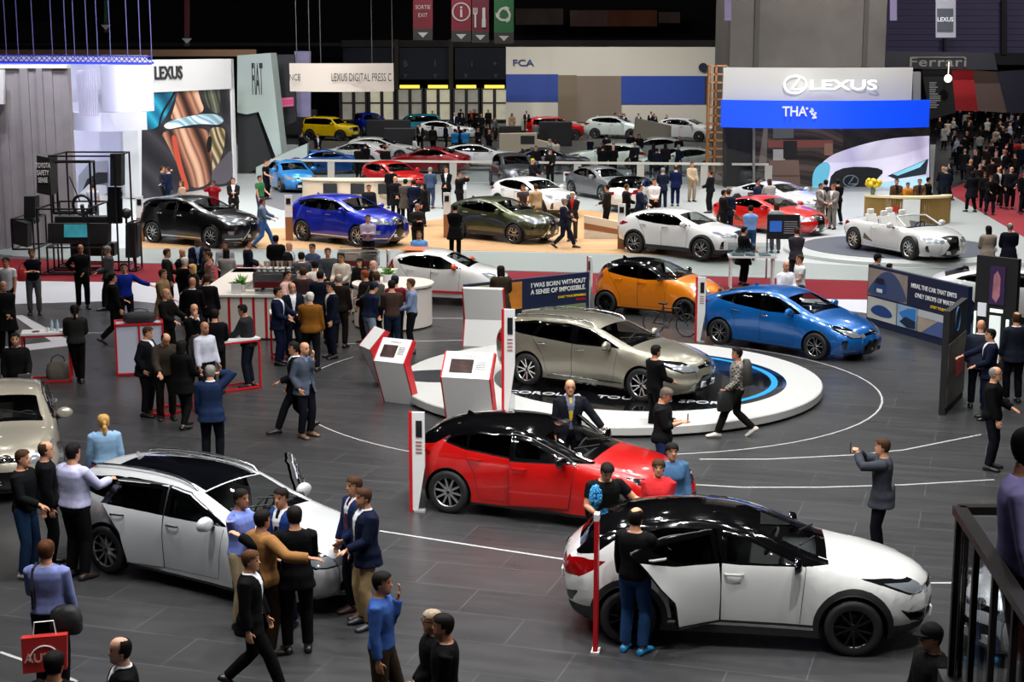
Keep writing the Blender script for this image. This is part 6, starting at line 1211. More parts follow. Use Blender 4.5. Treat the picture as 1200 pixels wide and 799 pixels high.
# the coffee bar: long white counter with red stripes, and a rounded end
p = G(292, 398); bar = empty('coffee_bar', (p.x, p.y, 0), math.radians(-2), 'long white coffee bar with red vertical stripes crowded with guests', 'bar'); bx = (G(352, 398) - G(232, 398)).length
x0, x1 = -bx / 2, bx / 2 + .3; b = MB(); b.box(x0, x1, 0, .8, .04, 1.06); b.box(x0, x0 + .8, .8, 4.6, .04, 1.06); b.build('counter_body', mat('#cfc6bd', .45), bar)
b = MB(); b.box(x0 - .05, x1 + .05, -.06, .86, 1.06, 1.11); b.box(x0 - .05, x0 + .86, .86, 4.7, 1.06, 1.11); b.box(x0, x1 + 1.6, 3.9, 4.8, 1.06, 1.11); b.build('counter_top', mat('#ddd8d0', .35), bar)
b = MB(); b.box(x0, x1 + 1.6, 3.95, 4.75, .04, 1.06); b.lathe([(1.0, .04), (1.0, 1.06), (1.05, 1.06), (1.05, 1.11), (.01, 1.11)], 30, c=(x1 + 1.75, 2.2, 0)); b.build('rear_counter', mat('#cfc6bd', .45), bar)
for k in range(9): b = MB(); xx = x0 + (x1 - x0) * (k + .6) / 9.3; b.box(xx - .03, xx + .03, -.012, 0, .04, 1.05); b.build('red_stripe', RED, bar)
bo = bar.location; bz = bar.rotation_euler.z
def onbar(lx, ly, z=1.11): return Matrix.Rotation(bz, 4, 'Z') @ Vector((lx, ly, z)) + bo
def espresso(lx, ly, label):
    r = empty('espresso_machine', onbar(lx, ly), bz, label, 'coffee machine'); b = MB(); b.box(-.55, .55, -.25, .25, .12, .5, .02); b.box(-.5, .5, -.22, .22, 0, .06); [b.box(x - .02, x + .02, -.2, .2, .05, .14) for x in (-.5, .5)]; b.build('housing', SILVER, r)
    b = MB(); b.box(-.5, .5, -.27, -.25, .16, .3); b.build('front_panel', mat('#5a1418', .3), r); b = MB(); b.box(-.53, .53, -.22, .22, .5, .54); [b.bar((-.53, y, .6), (.53, y, .6), .02) for y in (-.22, .22)]; b.build('cup_rail', CHROME, r)
    for x in (-.3, 0, .3): b = MB(); b.lathe([(.04, .1), (.045, .16), (.004, .16)], 12, c=(x, -.28, 0)); b.bar((x, -.3, .12), (x, -.45, .1), .03); b.build('brew_head', BLACK, r)
    return r
espresso(x0 + 1.9, .4, 'chrome espresso machine with dark red front on the coffee bar'); espresso(x0 + 3.4, 4.3, 'second chrome espresso machine on the rear counter of the coffee bar')
for k in range(26):
    row, col = divmod(k, 13); b = MB(); b.lathe([(.045, 0), (.055, .02), (.03, .1), (.048, .22), (.05, .26), (.004, .27)], 12); xx = x0 + 1.2 + col * .115; tag(b.build('glass_jar', mat('#8d7f72' if k % 3 else '#4a3a30', .2, coat=.6), loc=onbar(x0 + 2.6 + col * .075, .25 + (col % 2) * .3, 1.11) if row == 0 else onbar(x0 + .9 + col * .11, 4.2, 1.11), smooth=50), 'small dark glass jar in the row ' + ('on the front counter beside the espresso machine' if row == 0 else 'on the rear counter of the coffee bar'), 'jar', 'glass jars on the front counter' if row == 0 else 'glass jars on the rear counter')
for k in range(12): b = MB(); b.lathe([(.03, 0), (.045, .08), (.04, .078), (.003, .01)], 12); tag(b.build('cup', CUPW, loc=onbar(x0 + 1.45 + (k % 6) * .15, .32 + (k // 6) * .16, 1.11 + .54), smooth=50), 'white cup on top of the front espresso machine', 'cup', 'cups on the espresso machine')
def planter(lx, ly, label):
    r = empty('potted_plant', onbar(lx, ly), 0, label, 'plant'); b = MB(); b.lathe([(.1, 0), (.13, .2), (.11, .2), (.01, .17)], 16); b.build('pot', WHT, r, 40); b = MB(); rr = random.Random(int(lx * 100))
    for i in range(46):
        a = rr.uniform(0, 6.28); e = rr.uniform(.2, 1.3); L = rr.uniform(.2, .38); d = Vector((math.cos(a) * math.cos(e), math.sin(a) * math.cos(e), math.sin(e))); s_ = Vector((-math.sin(a), math.cos(a), 0)) * .035; o_ = Vector((0, 0, .17)); b.add([o_, o_ + d * L * .5 + s_, o_ + d * L - Vector((0, 0, .05)), o_ + d * L * .5 - s_], [(0, 1, 2, 3)])
    b.build('foliage', mat('#4f8a2c', .6), r, fix=False)
planter(x0 + 1.0, .45, 'small green plant in a white pot on the front counter'); planter(x1 + 1.6, 2.3, 'leafy green plant on the rounded bar end among the guests')
b = MB(); b.box(-.12, .12, -.01, .01, 0, .26); tag(b.build('menu_card', WHT, loc=onbar(x0 + .95, .1)), 'small white menu card standing on the coffee bar', 'card')
# platform rails in the back stand: white barrier and beige desk
a_, c_ = G(318, 213, PZ), G(900, 219, PZ); r = empty('glass_barrier', (a_ + c_) / 2, math.atan2((c_ - a_).y, (c_ - a_).x), 'long low white barrier crossing in front of the back stand cars', 'barrier'); L = (c_ - a_).length / 2
b = MB(); b.box(-L, L, -.06, .06, 1.05, 1.16); b.build('top_rail', mat('#c4beb2', .5), r); b = MB(); b.box(-L, L, -.01, .01, .1, 1.05); b.build('glass_pane', glass_mat((.75, .78, .78), .05, 'barrier_glass'), r)
for k in range(9): b = MB(); x = -L + 2 * L * k / 8; b.box(x - .18, x + .18, -.04, .04, 0, 1.05); b.build('post', mat('#b0aaa0', .5), r)
p = G(418, 238, PZ); r = empty('curved_desk', p, math.radians(-3), 'curved pale wooden desk with black screens behind the dark blue off-roader', 'desk'); b = MB(); b.prism([(2.4 * math.cos(t), 1.0 * math.sin(t)) for t in [PI + PI * k / 24 for k in range(25)]], 0, 1.05); b.build('desk_body', mat('#c9b598', .5), r, 40); b = MB(); b.prism([(2.5 * math.cos(t), 1.08 * math.sin(t)) for t in [PI + PI * k / 24 for k in range(25)]], 1.05, 1.12); b.build('desk_top', mat('#d8c6a8', .4), r)
for k in range(3): b = MB(); b.box(-1.3 + k * 1.2, -.7 + k * 1.2, -1.05, -1.0, .5, .95); b.build('screen', DARK, r)
p = G(612, 187, PZ); r = empty('counter_desk', p, 0, 'pale beige counter with a small dark screen in the back stand', 'desk'); b = MB(); b.prismv([(-1.4, 0, 0), (2.2, 0, 0), (2.2, 0, .9), (.9, 0, 1.2), (.9, 0, 1.6), (-1.4, 0, 1.55)], (0, 1.0, 0)); b.build('desk_body', mat('#b3a890', .6), r); b = MB(); b.box(-.1, .75, -.04, 0, .95, 1.45); b.build('screen', DARK, r)
p = G(763, 178, PZ); slab_ = MB(); slab_.prismv([(-1.3, 0, 0), (1.3, 0, 0), (1.3, 0, 1.7), (-1.0, 0, 2.2)], (0, .8, 0)); tag(slab_.build('stand_block', mat('#8a8272', .6), loc=p), 'slanted grey beige block beside the white off-roader in the back stand', 'block')
for u, v, w_, h_, lb in ((353, 158, 2.4, 2.6, 'dark block below the yellow off-roader'), (455, 165, 3.2, 2., 'dark block between blue and teal off-roaders'), (598, 168, 1.6, 1.6, 'dark block before the two men at the company wall'), (651, 171, 2.3, 2.2, 'dark block under the red off-roader'), (468, 181, 2.0, 2.2, 'dark block behind the blue jackets')): p = G(u, v, PZ); b = MB(); b.box(-w_ / 2, w_ / 2, 0, 1.0, 0, h_ * .75, .05); tag(b.build('display_block', mat('#121114', .6), loc=p), lb, 'block')
p = Y(694, 141, 126.6); b = MB(); b.box(-1.0, 1.0, -.9, .9, 0, .8, .03); tag(b.build('podium_block', mat('#4a4038', .6), loc=(p.x, 126.3, 0)), 'dark podium block below the two presenters in the company wall recess', 'podium')
# low sign wedge left of the white crossover
p = G(712, 280, PZ); r = empty('sign_wedge', p, math.radians(-3), 'low beige sign wedge with a brown slanted stripe left of the white crossover', 'sign'); b = MB(); b.prismv([(-.85, 0, 0), (.75, 0, 0), (.75, 0, .55), (-.85, 0, .85)], (0, .12, 0)); b.build('panel', mat('#cfc4b4', .5), r); b = MB(); b.prismv([(-.85, -.01, .58), (.75, -.01, .28), (.75, -.01, .12), (-.85, -.01, .36)], (0, .01, 0)); b.build('stripe', mat('#8a5a34', .5), r)
# bicycle behind the turntable
p = G(785, 393); r = empty('bicycle', p, math.radians(-28), 'dark bicycle leaning behind the beige estate car', 'bicycle'); r.scale = (.85, .85, .85)
for x in (-.52, .52):
    b = MB(); b.tube([(x + .33 * math.cos(t), 0, .34 + .33 * math.sin(t)) for t in [2 * PI * k / 26 for k in range(27)]], .02, 6); w_ = b.build('wheel', RUBBER, r); b = MB(); [b.bar((x, 0, .34), (x + .32 * math.cos(t), 0, .34 + .32 * math.sin(t)), .006) for t in [2 * PI * k / 14 for k in range(14)]]; b.lathe([(.03, -.04), (.03, .04)], 10, 'y', (x, 0, .34), True); b.build('spokes', SILVER, w_)
b = MB(); bl = [(-.52, .34), (-.1, .3), (.34, .82), (-.22, .8)]; 
for i, j in ((0, 1), (1, 2), (2, 3), (3, 0), (3, 1)): b.tube([(bl[i][0], 0, bl[i][1]), (bl[j][0], 0, bl[j][1])], .02, 8)
b.tube([(.34, 0, .82), (.52, 0, .34)], .018, 8); b.build('frame', mat('#1a1a1d', .3), r); b = MB(); b.box(-.36, -.1, -.06, .06, .9, .95, .02); b.bar((-.22, 0, .8), (-.24, 0, .92), .03); b.build('saddle', BLACK, r); b = MB(); b.tube([(.28, -.28, .98), (.3, 0, .95), (.28, .28, .98)], .015, 6); b.bar((.34, 0, .82), (.3, 0, .96), .03); b.build('handlebar', BLACK, r); b = MB(); b.lathe([(.1, -.02), (.1, .02)], 16, 'y', (-.1, -.05, .3), True); b.bar((-.1, -.06, .3), (.02, -.06, .18), .02); b.build('crank', SILVER, r)
# balcony rail at bottom right
def rail():
    y0 = 7.1; yb = 9.2; A = Y(1124, 597, yb); B_ = Y(1230, 597, yb); E = Y(1222, 756, y0); r = empty('balcony_railing', (A.x, A.y, 0), 0, 'dark metal balcony railing with glass panes in front of the man in the lilac shirt', 'railing'); o = r.location; RM = mat('#2a2422', .35, .4, name='bronze_rail'); zt = A.z
    E.z = zt; q = MB(); q.bar(A - o, B_ - o, .07, .05); q.bar(A - o, E - o, .08, .05); q.build('handrail', RM, r)
    for t in (0, .26, .5, .73, 1.): p_ = A.lerp(E, t) - o; q = MB(); q.bar(p_ - Vector((0, 0, .02)), Vector((p_.x, p_.y, zt - 1.06)), .034); q.build('post', RM, r)
    p_ = A.lerp(B_, .08) - o; q = MB(); q.bar(p_, Vector((p_.x, p_.y, zt - 1.06)), .04); q.build('post', RM, r)
    for a0, b0 in ((A, E), (A, B_)): q = MB(); q.prismv([a0 - o + Vector((.03, .02, -.06)), b0 - o + Vector((.03, .02, -.06)), b0 - o + Vector((.03, .02, -1.15)), a0 - o + Vector((.03, .02, -1.15))], (.008, .008, 0)); q.build('glass_pane', glass_mat((.94, .95, .96), .04, 'balcony_glass'), r)
    q = MB(); q.bar(A - o + Vector((0, 0, -1.2)), E - o + Vector((0, 0, -1.2)), .05, .12); q.build('lower_rail', RM, r)
    return zt
ZB = rail() - 1.05
q = MB(); a_ = Y(1124, 597, 9.2); q.prism([(a_.x - .05, 9.3), (a_.x + 6, 9.3), (a_.x + 6, 5.5), (a_.x - .4, 5.5)], ZB - .2, ZB - .01); tag(q.build('floor_balcony', mat('#1a1a1c', .5)), **ST)
# ------------------------------------------------------------------ cars on show
def paint(c, metal=.0, rough=.28): return mat(c, rough, metal, coat=1., name='car_paint')
PW = paint('#c6c6c4', 0, .3); PRED = paint('#b40a08', .1); PBLUE = paint('#095aa4', .35); PBEI = paint('#8d897a', .65, .3); PSIL = paint('#c2c4c6', .25, .3); PORA = paint('#d8780a', .2); PGRN = paint('#3a3f26', .6, .3); PBLK = paint('#08080a', .2); PDBL = paint('#0b1fa0', .4); PCHAMP = paint('#b5ae9e', .5, .3); PGRY = paint('#4e5054', .6, .3); PCYAN = paint('#2a86cc', .3)
def pair(rear, frnt, zw, z0=0.):
    a, c = G(*rear, z0 + zw), G(*frnt, z0 + zw); d = c - a; return a, c, math.atan2(d.y, d.x)
def put(name, key, rear, frnt, z0, **k):
    """near side wheel centres in the photograph -> a parked car"""
    sp = S[key]; a, c, h = pair(rear, frnt, sp['Rw'], z0); m = (a + c) / 2; nrm = Vector((-math.sin(h), math.cos(h), 0)); side = 1 if nrm.y > 0 else -1
    p = m + nrm * side * (sp['W'] - .08); return make_car(name, sp, (p.x, p.y, z0), h, **k)
def park(name, key, u, v, head, z0, dx=0., **k):
    """car standing with its middle over a floor point"""
    p = G(u, v, z0); return make_car(name, S[key], (p.x, p.y, z0), math.radians(head), **k)
CG = glass_mat((.10, .11, .11))
put('compact_crossover', 'chr', (739.3, 721.3), (996.7, 734), 0, paint=PW, roof=GLOSSBLACK, mirror=GLOSSBLACK, wheel='b5', plate='C-HR', open_doors=[('rear_door', -1, 33)], label='white compact crossover with black roof and its rear door open, nearest the front')
put('hatchback', 'hatch', (527.7, 575.3), (716, 598.5), 0, paint=PRED, roof=GLOSSBLACK, mirror=GLOSSBLACK, wheel='c10', plate='COROLLA', open_doors=[('front_door', -1, 7), ('front_door', 1, 35)], label='red hatchback with a black roof between turntable and white crossover')
put('estate_car', 'wagon', (622.3, 432.7), (750, 450.3), .205, paint=PBEI, wheel='c5', plate='TOURING', label='beige metallic estate car standing on the round turntable')
put('estate_car', 'wagon_glass', (117, 640), (317, 688), 0, paint=PSIL, wheel='c10', plate='COROLLA', plate_dark=True, open_doors=[('rear_door', -1, 10), ('front_door', 1, 48)], dash='#b4c0ba', label='silver white estate car with black glass roof and opened doors at the lower left')
put('liftback', 'prius', (845.7, 388.7), (955.7, 405.3), 0, paint=PBLUE, wheel='m5', plate='PRIUS', plate_dark=True, dash='#a8aaa4', label='bright blue liftback facing right beside the turntable')
put('city_car', 'aygo', (706.5, 353.5), (808, 363.5), 0, paint=PORA, roof=GLOSSBLACK, mirror=GLOSSBLACK, wheel='b5', label='orange city car with black roof behind the beige estate car')
def deco(root, Wf, O, M):
    b = MB(); [b.box(-.85, .85, s_ * (S['aygo']['W'] - .02), s_ * (S['aygo']['W'] + .0), .36, .42) for s_ in (-1, 1)]; b.build('red_stripe', RED, root)
    b = MB(); b.box(-1.2, -.55, -.45, .35, 1.455, 1.475, .01); b.build('orange_roof_patch', mat('#d0642a', .5), root)
put('city_car', 'aygo', (468, 343), (561, 347), 0, paint=PW, mirror=mat('#d0481a', .4), wheel='m5', label='white city car with orange mirrors behind the crowded bar', extra=deco)
b0 = G(20, 575); make_car('saloon_car', S['sedan'], (G(8, 548).x, G(8, 548).y, 0), math.radians(-72), PCHAMP, 'champagne saloon car facing the front at the left edge', plate='COROLLA', plate_dark=True, dash='#b0bcba', wheel='c10')
park('saloon_car', 'prius', 1188, 374, -14, 0, paint=PW, wheel='m5', label='white saloon car behind the drops of water print board')
put('hatchback', 'hatch', (1432, 722), (1318, 748), 0, paint=PSIL, wheel='c10', label='silver hatchback seen through the balcony railing glass')
LX = dict(emblem='l')
put('large_off_roader', 'suv', (178.7, 272), (249.7, 278.3), PZ, paint=PBLK, wheel='m10', label='black off-roader on the wooden floor at the left', **LX)
put('large_off_roader', 'suv', (353, 270), (423, 277.5), PZ, paint=PDBL, roof=GLOSSBLACK if 0 else None, wheel='m10', label='dark blue off-roader on the wooden floor behind the bar', **LX)
put('crossover_car', 'ux', (534, 267.5), (607.5, 274.7), PZ, paint=PGRN, wheel='m5', label='dark green crossover on the wooden floor in the middle', **LX)
put('crossover_car', 'ux', (743.3, 284.5), (823.8, 292), PZ, paint=PW, wheel='m5', dash='#5a1a18', label='white crossover on the wooden floor behind the orange city car', **LX)
put('crossover_car', 'ux', (576, 238), (641, 246), PZ, paint=PW, roof=None, wheel='m5', label='white crossover standing behind the dark green crossover', **LX)
cv = None
def windscreen(root, Wf, O, M):
    b = MB(); A, B_ = (.93, .70, .97), (.30, .58, 1.24); b.tube([(A[0], A[1], A[2]), (B_[0], B_[1], B_[2]), (B_[0] + .03, 0, B_[2] + .04), (B_[0], -B_[1], B_[2]), (A[0], -A[1], A[2])], .03, 8); f = b.build('windshield_frame', PW, root, 60)
    b = MB(); b.add([(A[0], A[1], A[2]), (A[0] + .12, 0, A[2]), (A[0], -A[1], A[2]), (B_[0], -B_[1], B_[2]), (B_[0] + .03, 0, B_[2] + .03), (B_[0], B_[1], B_[2])], [(0, 1, 4, 5), (1, 2, 3, 4)]); b.build('windshield', M['ws'], root, fix=False)
put('convertible', 'open', (1003.3, 279.5), (1066.3, 290.8), .43, paint=PW, wheel='c10', seat='#d8d6d2', dash='#b8b6b2', label='white open convertible on the grey disc at the right', extra=windscreen, **LX)
put('sports_coupe', 'coupe', (845, 257), (924.5, 266), PZ, paint=PRED, wheel='c10', label='red sports coupe behind the white crossover', **LX)
put('sports_coupe', 'coupe', (858, 237.5), (932, 246), PZ, paint=PSIL, wheel='c10', label='silver sports coupe behind the red one', **LX)
L_ = dict(lod=1.7)
for nm, key, u, v, hd, pt, lb, kw in (
    ('saloon_car', 'sedan', 341, 222, -68, PCYAN, 'light blue saloon facing the front behind the dark blue off-roader', LX), ('sports_coupe', 'coupe', 386, 203, 22, paint('#0d4f9a', .4), 'blue coupe seen from behind near the white barrier', LX),
    ('saloon_car', 'hatch', 462, 224, -55, PRED, 'red car facing the front behind the dark blue off-roader', LX), ('saloon_car', 'sedan', 502, 202, 158, paint('#8a0a14', .3), 'dark red saloon behind the standing group', LX),
    ('large_off_roader', 'suv', 602, 220, -80, PGRY, 'grey off-roader facing the front behind the white crossover', LX), ('saloon_car', 'sedan', 706, 231, -62, paint('#85878a', .6, .3), 'silver grey saloon facing the front in the middle of the back stand', LX),
    ('saloon_car', 'sedan', 642, 203, 12, paint('#33353b', .5), 'dark grey saloon behind the white barrier', LX), ('small_car', 'hatch', 741, 244, 72, PW, 'white car with black roof seen from behind at the white crossover tail', dict(roof=GLOSSBLACK, emblem=None)),
    ('off_roader', 'jeep', 388, 164, -25, paint('#d8b400', .0), 'yellow off-roader at the upper left of the back stand', {'emblem': None}), ('off_roader', 'jeep', 433, 158, -70, paint('#102a9a', .3), 'dark blue off-roader facing the front under the hanging banner', {'emblem': None}), ('off_roader', 'jeep', 485, 160, 188, paint('#0e7c8c', .3), 'teal off-roader before the lit entrance doors', {'emblem': None}),
    ('small_car', 'ux', 522, 165, -14, PW, 'white car with black roof behind the men in blue jackets', dict(roof=GLOSSBLACK, emblem=None)), ('small_car', 'hatch', 447, 188, -8, PW, 'white hatchback in the left back stand', dict(emblem=None)), ('small_car', 'hatch', 415, 194, 160, PW, 'white hatchback tail at the far left of the barrier', dict(emblem=None)),
    ('small_car', 'ux', 562, 199, -4, PW, 'white car with black roof right above the barrier', dict(roof=GLOSSBLACK, emblem=None)), ('off_roader', 'jeep', 650, 164, 15, PRED, 'red off-roader before the company wall', dict(emblem=None)), ('off_roader', 'suv', 722, 162, -20, paint('#b8c2ba', .2), 'pale off-roader before the company wall recess', dict(emblem=None)),
    ('off_roader', 'suv', 806, 165, -35, PW, 'white off-roader at the right end of the company wall', dict(emblem=None)), ('small_car', 'hatch', 712, 197, 175, paint('#c4d0c4', .1), 'pale green white car behind the dark group', dict(emblem=None)), ('small_car', 'hatch', 793, 203, 200, paint('#c4d0cc', .1), 'white car beside the lattice shelf', dict(emblem=None)), ('small_car', 'hatch', 760, 188, 185, paint('#b8bcb8', .2), 'silver car half hidden behind the slanted block', dict(emblem=None)),
    ('sports_coupe', 'coupe', 1205, 187, 200, PRED, 'red sports car at the right edge among the crowd', dict(emblem=None))):
    park(nm, key, u, v, hd, PZ, paint=pt, label=lb, wheel='m5', **L_, **kw)
# ------------------------------------------------------------------ people
def P(u, v, face, label, H=1.78, z=0., **k):
    p = G(u, v, z + H * .985); d = p.y
    k.setdefault('vox', .009 if d < 27 else .0125 if d < 42 else .018 if d < 72 else .028)
    return person(p.x, p.y, face, label, z=z, H=H, **k)
def PF(u, v, face, label, H=1.74, **k):
    p = G(u, v); k.setdefault('vox', .0125); return person(p.x, p.y, face, label, H=H, **k)
SU = dict(top='suit'); NAV = '#10162a'; BLKC = '#0c0c0f'; GRYC = '#3a3d44'; JEAN = '#26395a'; KHA = '#8c7a5c'
def dark(c=BLKC, b=None): return dict(tc=c, bc=b or c)
HB, HBR, HG, HW, HBL = '#14100e', '#3a2618', '#77736e', '#b9b6b0', '#a8824a'
man1 = P(745, 597, 150, 'man in black top and jeans holding the open door of the white crossover', top='sweater', tc='#101012', bc='#22406a', sc='#1a6fa0', hair='fringe', hc=HB, hands=('relax', (.16, .56, 1.12)), legs='stand')
ph = P(1036, 515, 255, 'man in grey suit holding up a phone to photograph, on the open floor', tc='#3a3d45', bc='#12131c', hc=HBR, hands=('photo', 'photo'), legs='close', open=False, **SU)
ck = PF(862, 512, 270, 'man in checked shirt with backpack walking left past the turntable', top='shirt', tc='#8a8478', plaid=1, bc='#1c1814', sc='#c8c4bc', hc=HB, hands=((.2, .24, .98), 'down'), legs='walk', skin='m')
P(356, 402, 55, 'bald man in grey jacket with hand at his chin in the middle of the floor', tc='#4a5160', bc='#12141e', sc='#5a4030', hair='bald', hands=('chin', 'pocket'), legs='stand', shirt='#5a7090', beard=1, hc='#4a3426', **SU)
P(345, 398, 285, 'dark-haired man in dark suit half hidden behind the bald man in grey', hc=HB, hands=('mid', 'relax'), legs='walk', skin='m', **SU, **dark('#101218'))
P(246, 429, 182, 'grey-haired man in navy suit from behind holding a phone to his ear', hair='short', hc=HG, hands=('relax', 'ear'), build=1.08, **SU, **dark('#1a2a48', '#0e1118'))
P(212, 399, 150, 'woman with long dark hair in black standing before the bar table', H=1.7, hair='long', hc=HB, top='coat', hem=.72, open=False, hands=('relax', 'mid'), legs='step', bust=.03, **dark('#0d0c0e', '#0f0e10'))
bp = P(239, 378, 50, 'bald man in pale shirt carrying a backpack among the bar tables', hair='bald', top='shirt', tc='#b8bac6', bc='#12131a', skin='m', hands=('relax', 'relax'), legs='stand', beard=1, hc='#2a2420')
P(168, 383, 82, 'man in dark suit and white shirt leaning on a red-framed bar table', hc=HBR, hands=('table', 'pocket'), lean=6, build=1.1, **SU, **dark('#12131a'))
P(191, 386, 20, 'balding man bending over behind the dark-suited man at the bar table', hair='fringe', hc=HB, top='jacket', hands=('table', 'table'), lean=16, head=(20, 20), **dark('#3a322a', '#14130f'))
P(290, 357, 262, 'man in dark jacket and jeans leaning on a bar table facing left', top='jacket', tc='#2c2d30', bc='#171d2a', hc=HB, hands=('table', 'table'), lean=8, skin='m')
P(227, 357, 35, 'bald man in black suit rubbing his cheek before the coffee bar', hair='bald', hands=('fold', 'chin'), build=1.1, **SU, **dark('#0b0b0e'))
P(251, 363, 190, 'dark-haired man in black from behind next to the backpack man', hc=HB, top='jacket', hands=('mid', 'mid'), **dark())
P(37, 292, 12, 'man in navy polo shirt with folded arms holding a red bag at the left', top='tee', tc='#0f1526', bc='#5a5a5c', hc=HBR, hands=('crossed', 'crossed'), beard=1)
P(94, 287, 22, 'man in black shirt with one hand on his hip before the lattice kiosk', top='shirt', bc='#101014', tc='#0c0d10', hc=HB, hair='fringe', hands=('fold', 'hip'), skin='m')
P(7, 302, -8, 'young man in white tee shirt with lanyard at the left edge', top='tee', tc='#d0d2d8', bc='#18191e', hc=HB, hands=('relax', 'down'))
P(126, 288, 285, 'grey-haired man in grey jacket turning left beside the lattice kiosk', top='jacket', tc='#4a4b4c', bc='#15151a', hc=HG, hands=('mid', 'relax'), legs='step')
P(131, 318, 115, 'man in black seen from behind touching the man in blue sweater', hc=HB, top='jacket', hands=('mid', 'relax'), legs='walk', **dark())
P(145, 309, 18, 'young man in bright blue sweater stretching his arm to the right', top='sweater', tc='#152a8c', bc='#0e1018', hc=HB, hands=((.62, .0, 1.18), 'relax'), shirt='#d8d8d8')
P(87, 358, 195, 'woman in dark jacket from behind at the leftmost red-framed table', H=1.7, hair='tail', hc=HB, top='jacket', tc='#2a2a28', bc='#0d0d10', hands=('mid', 'mid'), legs='cross', hem=.9)
P(3, 330, 40, 'bald man in dark coat at the left edge', hair='bald', top='coat', open=False, hands=('fold', 'fold'), build=1.12, **dark('#0e0d0f'))
tote = P(17, 391, 18, 'bearded man in black shirt carrying a cloth tote behind the champagne saloon', top='shirt', tc='#111113', bc='#0d0d10', hc=HB, beard=1, hands=((.2, .28, 1.0), 'down'))
P(121, 486, 200, 'blonde woman with ponytail in light denim jacket walking away', H=1.68, top='jacket', tc='#7a9ab8', bc='#b82a4a', hc=HBL, hair='tail', hands=('relax', 'down'), legs='step', hem=1.0, flare=0, cut=.1)
P(25, 528, 78, 'man in dark sweater and jeans with a shoulder bag at the lower left', top='sweater', tc='#0f1114', bc='#1c3350', hc=HBR, hands=('relax', 'mid'), sc='#b8b8b8')
P(84, 521, 148, 'big man in pale lilac shirt holding the silver white estate car door', H=1.88, top='shirt', tc='#a9a9c8', bc='#0c0c10', hc=HB, build=1.18, hands=('relax', (.2, .42, 1.22)), sc='#2a201a')
P(52, 519, 110, 'balding man hidden behind the big man in the lilac shirt', hair='fringe', hc=HBR, top='jacket', **dark('#0e0f14'))
rb = P(53, 635, 178, 'man in blue shirt seen from behind with shoulder strap and a red bag', top='shirt', tc='#6f78a8', bc='#0f1016', hc='#4a2a18', build=1.08, hands=('mid', 'relax'))
P(142, 749, 288, 'man in dark suit walking left cut off at the bottom left', hair='fringe', hc=HB, hands=('relax', 'relax'), skin='p', **SU, **dark('#0d0c10'))
P(62, 766, 170, 'dark-haired person cut off at the bottom edge below the red bag', hc=HB, top='jacket', skin='m', **dark('#15110f'))
P(281, 574, 62, 'man in light blue shirt with folded arms leaning on the silver white estate car', top='shirt', tc='#6f7fc0', bc='#9a8a6c', hc=HB, hands=('crossed', 'crossed'), skin='m', build=1.05)
P(330, 573, -28, 'man in bright blue suit between the embracing men and the car bonnet', tie='#10131c', tc='#1f3a78', bc='#101525', hc=HB, hands=('fold', 'fold'), **SU)
P(306, 599, 135, 'man in tan jacket stretching his arm behind the black-suited man', top='jacket', tc='#8a6138', bc='#2a1c14', hc=HB, hands=('mid', (.60, .22, 1.26)), skin='m')
P(345, 595, 195, 'man in black suit from behind with his arm around the tan jacket man', H=1.8, hc=HB, hands=((.62, .1, 1.42), 'mid'), open=False, **SU, **dark('#0a0a0d'))
P(292, 641, 84, 'woman in black trouser suit walking right in front of the embracing men', H=1.72, hc='#4a2f1c', hair='tail' if 0 else 'short', hands=('relax', 'down'), legs='walkr', **SU, **dark('#09090c'))
P(427, 573, -62, 'bearded man in navy blazer and beige trousers talking at the car nose', hc=HBR, beard=1, hands=('mid', 'pocket'), build=1.08, tc='#121a33', bc='#97805c', sc='#2a2a30', **SU)
P(416, 559, -55, 'man in blue suit and dark red tie behind the bearded man in blazer', hc=HBR, tie='#5a1020', hands=('fold', 'relax'), H=1.82, tc='#16244a', bc='#0f1320', sc='#3a1f14', **SU)
P(446, 670, 80, 'man in blue shirt carrying a black jacket walking right at the bottom', top='shirt', tc='#33508c', bc='#3a2d20', hc=HB, hands=('chin', 'down'), legs='step', skin='m')
P(508, 716, 285, 'fair-haired older woman with glasses in dark clothes at the bottom edge', H=1.68, top='jacket', hc='#9a8a74', hair='bob' if 0 else 'short', glasses=1, hands=('fold', 'fold'), **dark('#0e0d10'))
P(521, 721, 272, 'dark-haired man in black sweater at the bottom edge behind the older woman', top='sweater', hc=HB, hands=('fold', 'relax'), skin='m', beard=1, **dark('#09090b'))
du = P(708, 537, 8, 'man in black polo shirt with a blue duster cleaning between the red and white cars', top='tee', tc='#121214', bc='#0d0d10', hc=HB, hands=('out', (.16, .34, 1.1)), lean=10, head=(8, 22), build=1.1)
P(772, 539, -6, 'smiling woman in red jacket in front of the red hatchback nose', H=1.66, top='jacket', tc='#c02a2e', bc='#151519', hc=HBR, hair='tail', bust=.03, hands=('fold', 'fold'))
P(787, 520, 12, 'woman in denim jacket behind the woman in red', H=1.72, top='jacket', tc='#3f5f80', bc='#16181f', hc=HB, hair='tail', bust=.03, hands=('relax', 'fold'))
P(668, 446, 5, 'bald man in dark suit with yellow tie and grey waistcoat behind the red hatchback', hair='bald', tie='#a8902a', shirt='#5a6076', glasses=1, hands=((.5, .12, 1.0), 'relax'), tc='#191a24', bc='#101118', build=1.1, H=1.82, **SU)
hd = P(777, 454, 75, 'man in black hooded jacket and jeans reading a phone behind the red hatchback bonnet', top='jacket', tc='#17181a', bc='#1c2c50', hc='#5a5048', hands=('phone', 'phone'), head=(0, 25), sleeve=.75)
P(768, 405, 120, 'young man in black standing before the front wheel of the beige estate car', top='sweater', hc=HB, hands=('mid', 'mid'), skin='m', H=1.72, **dark('#0b0b0d'))
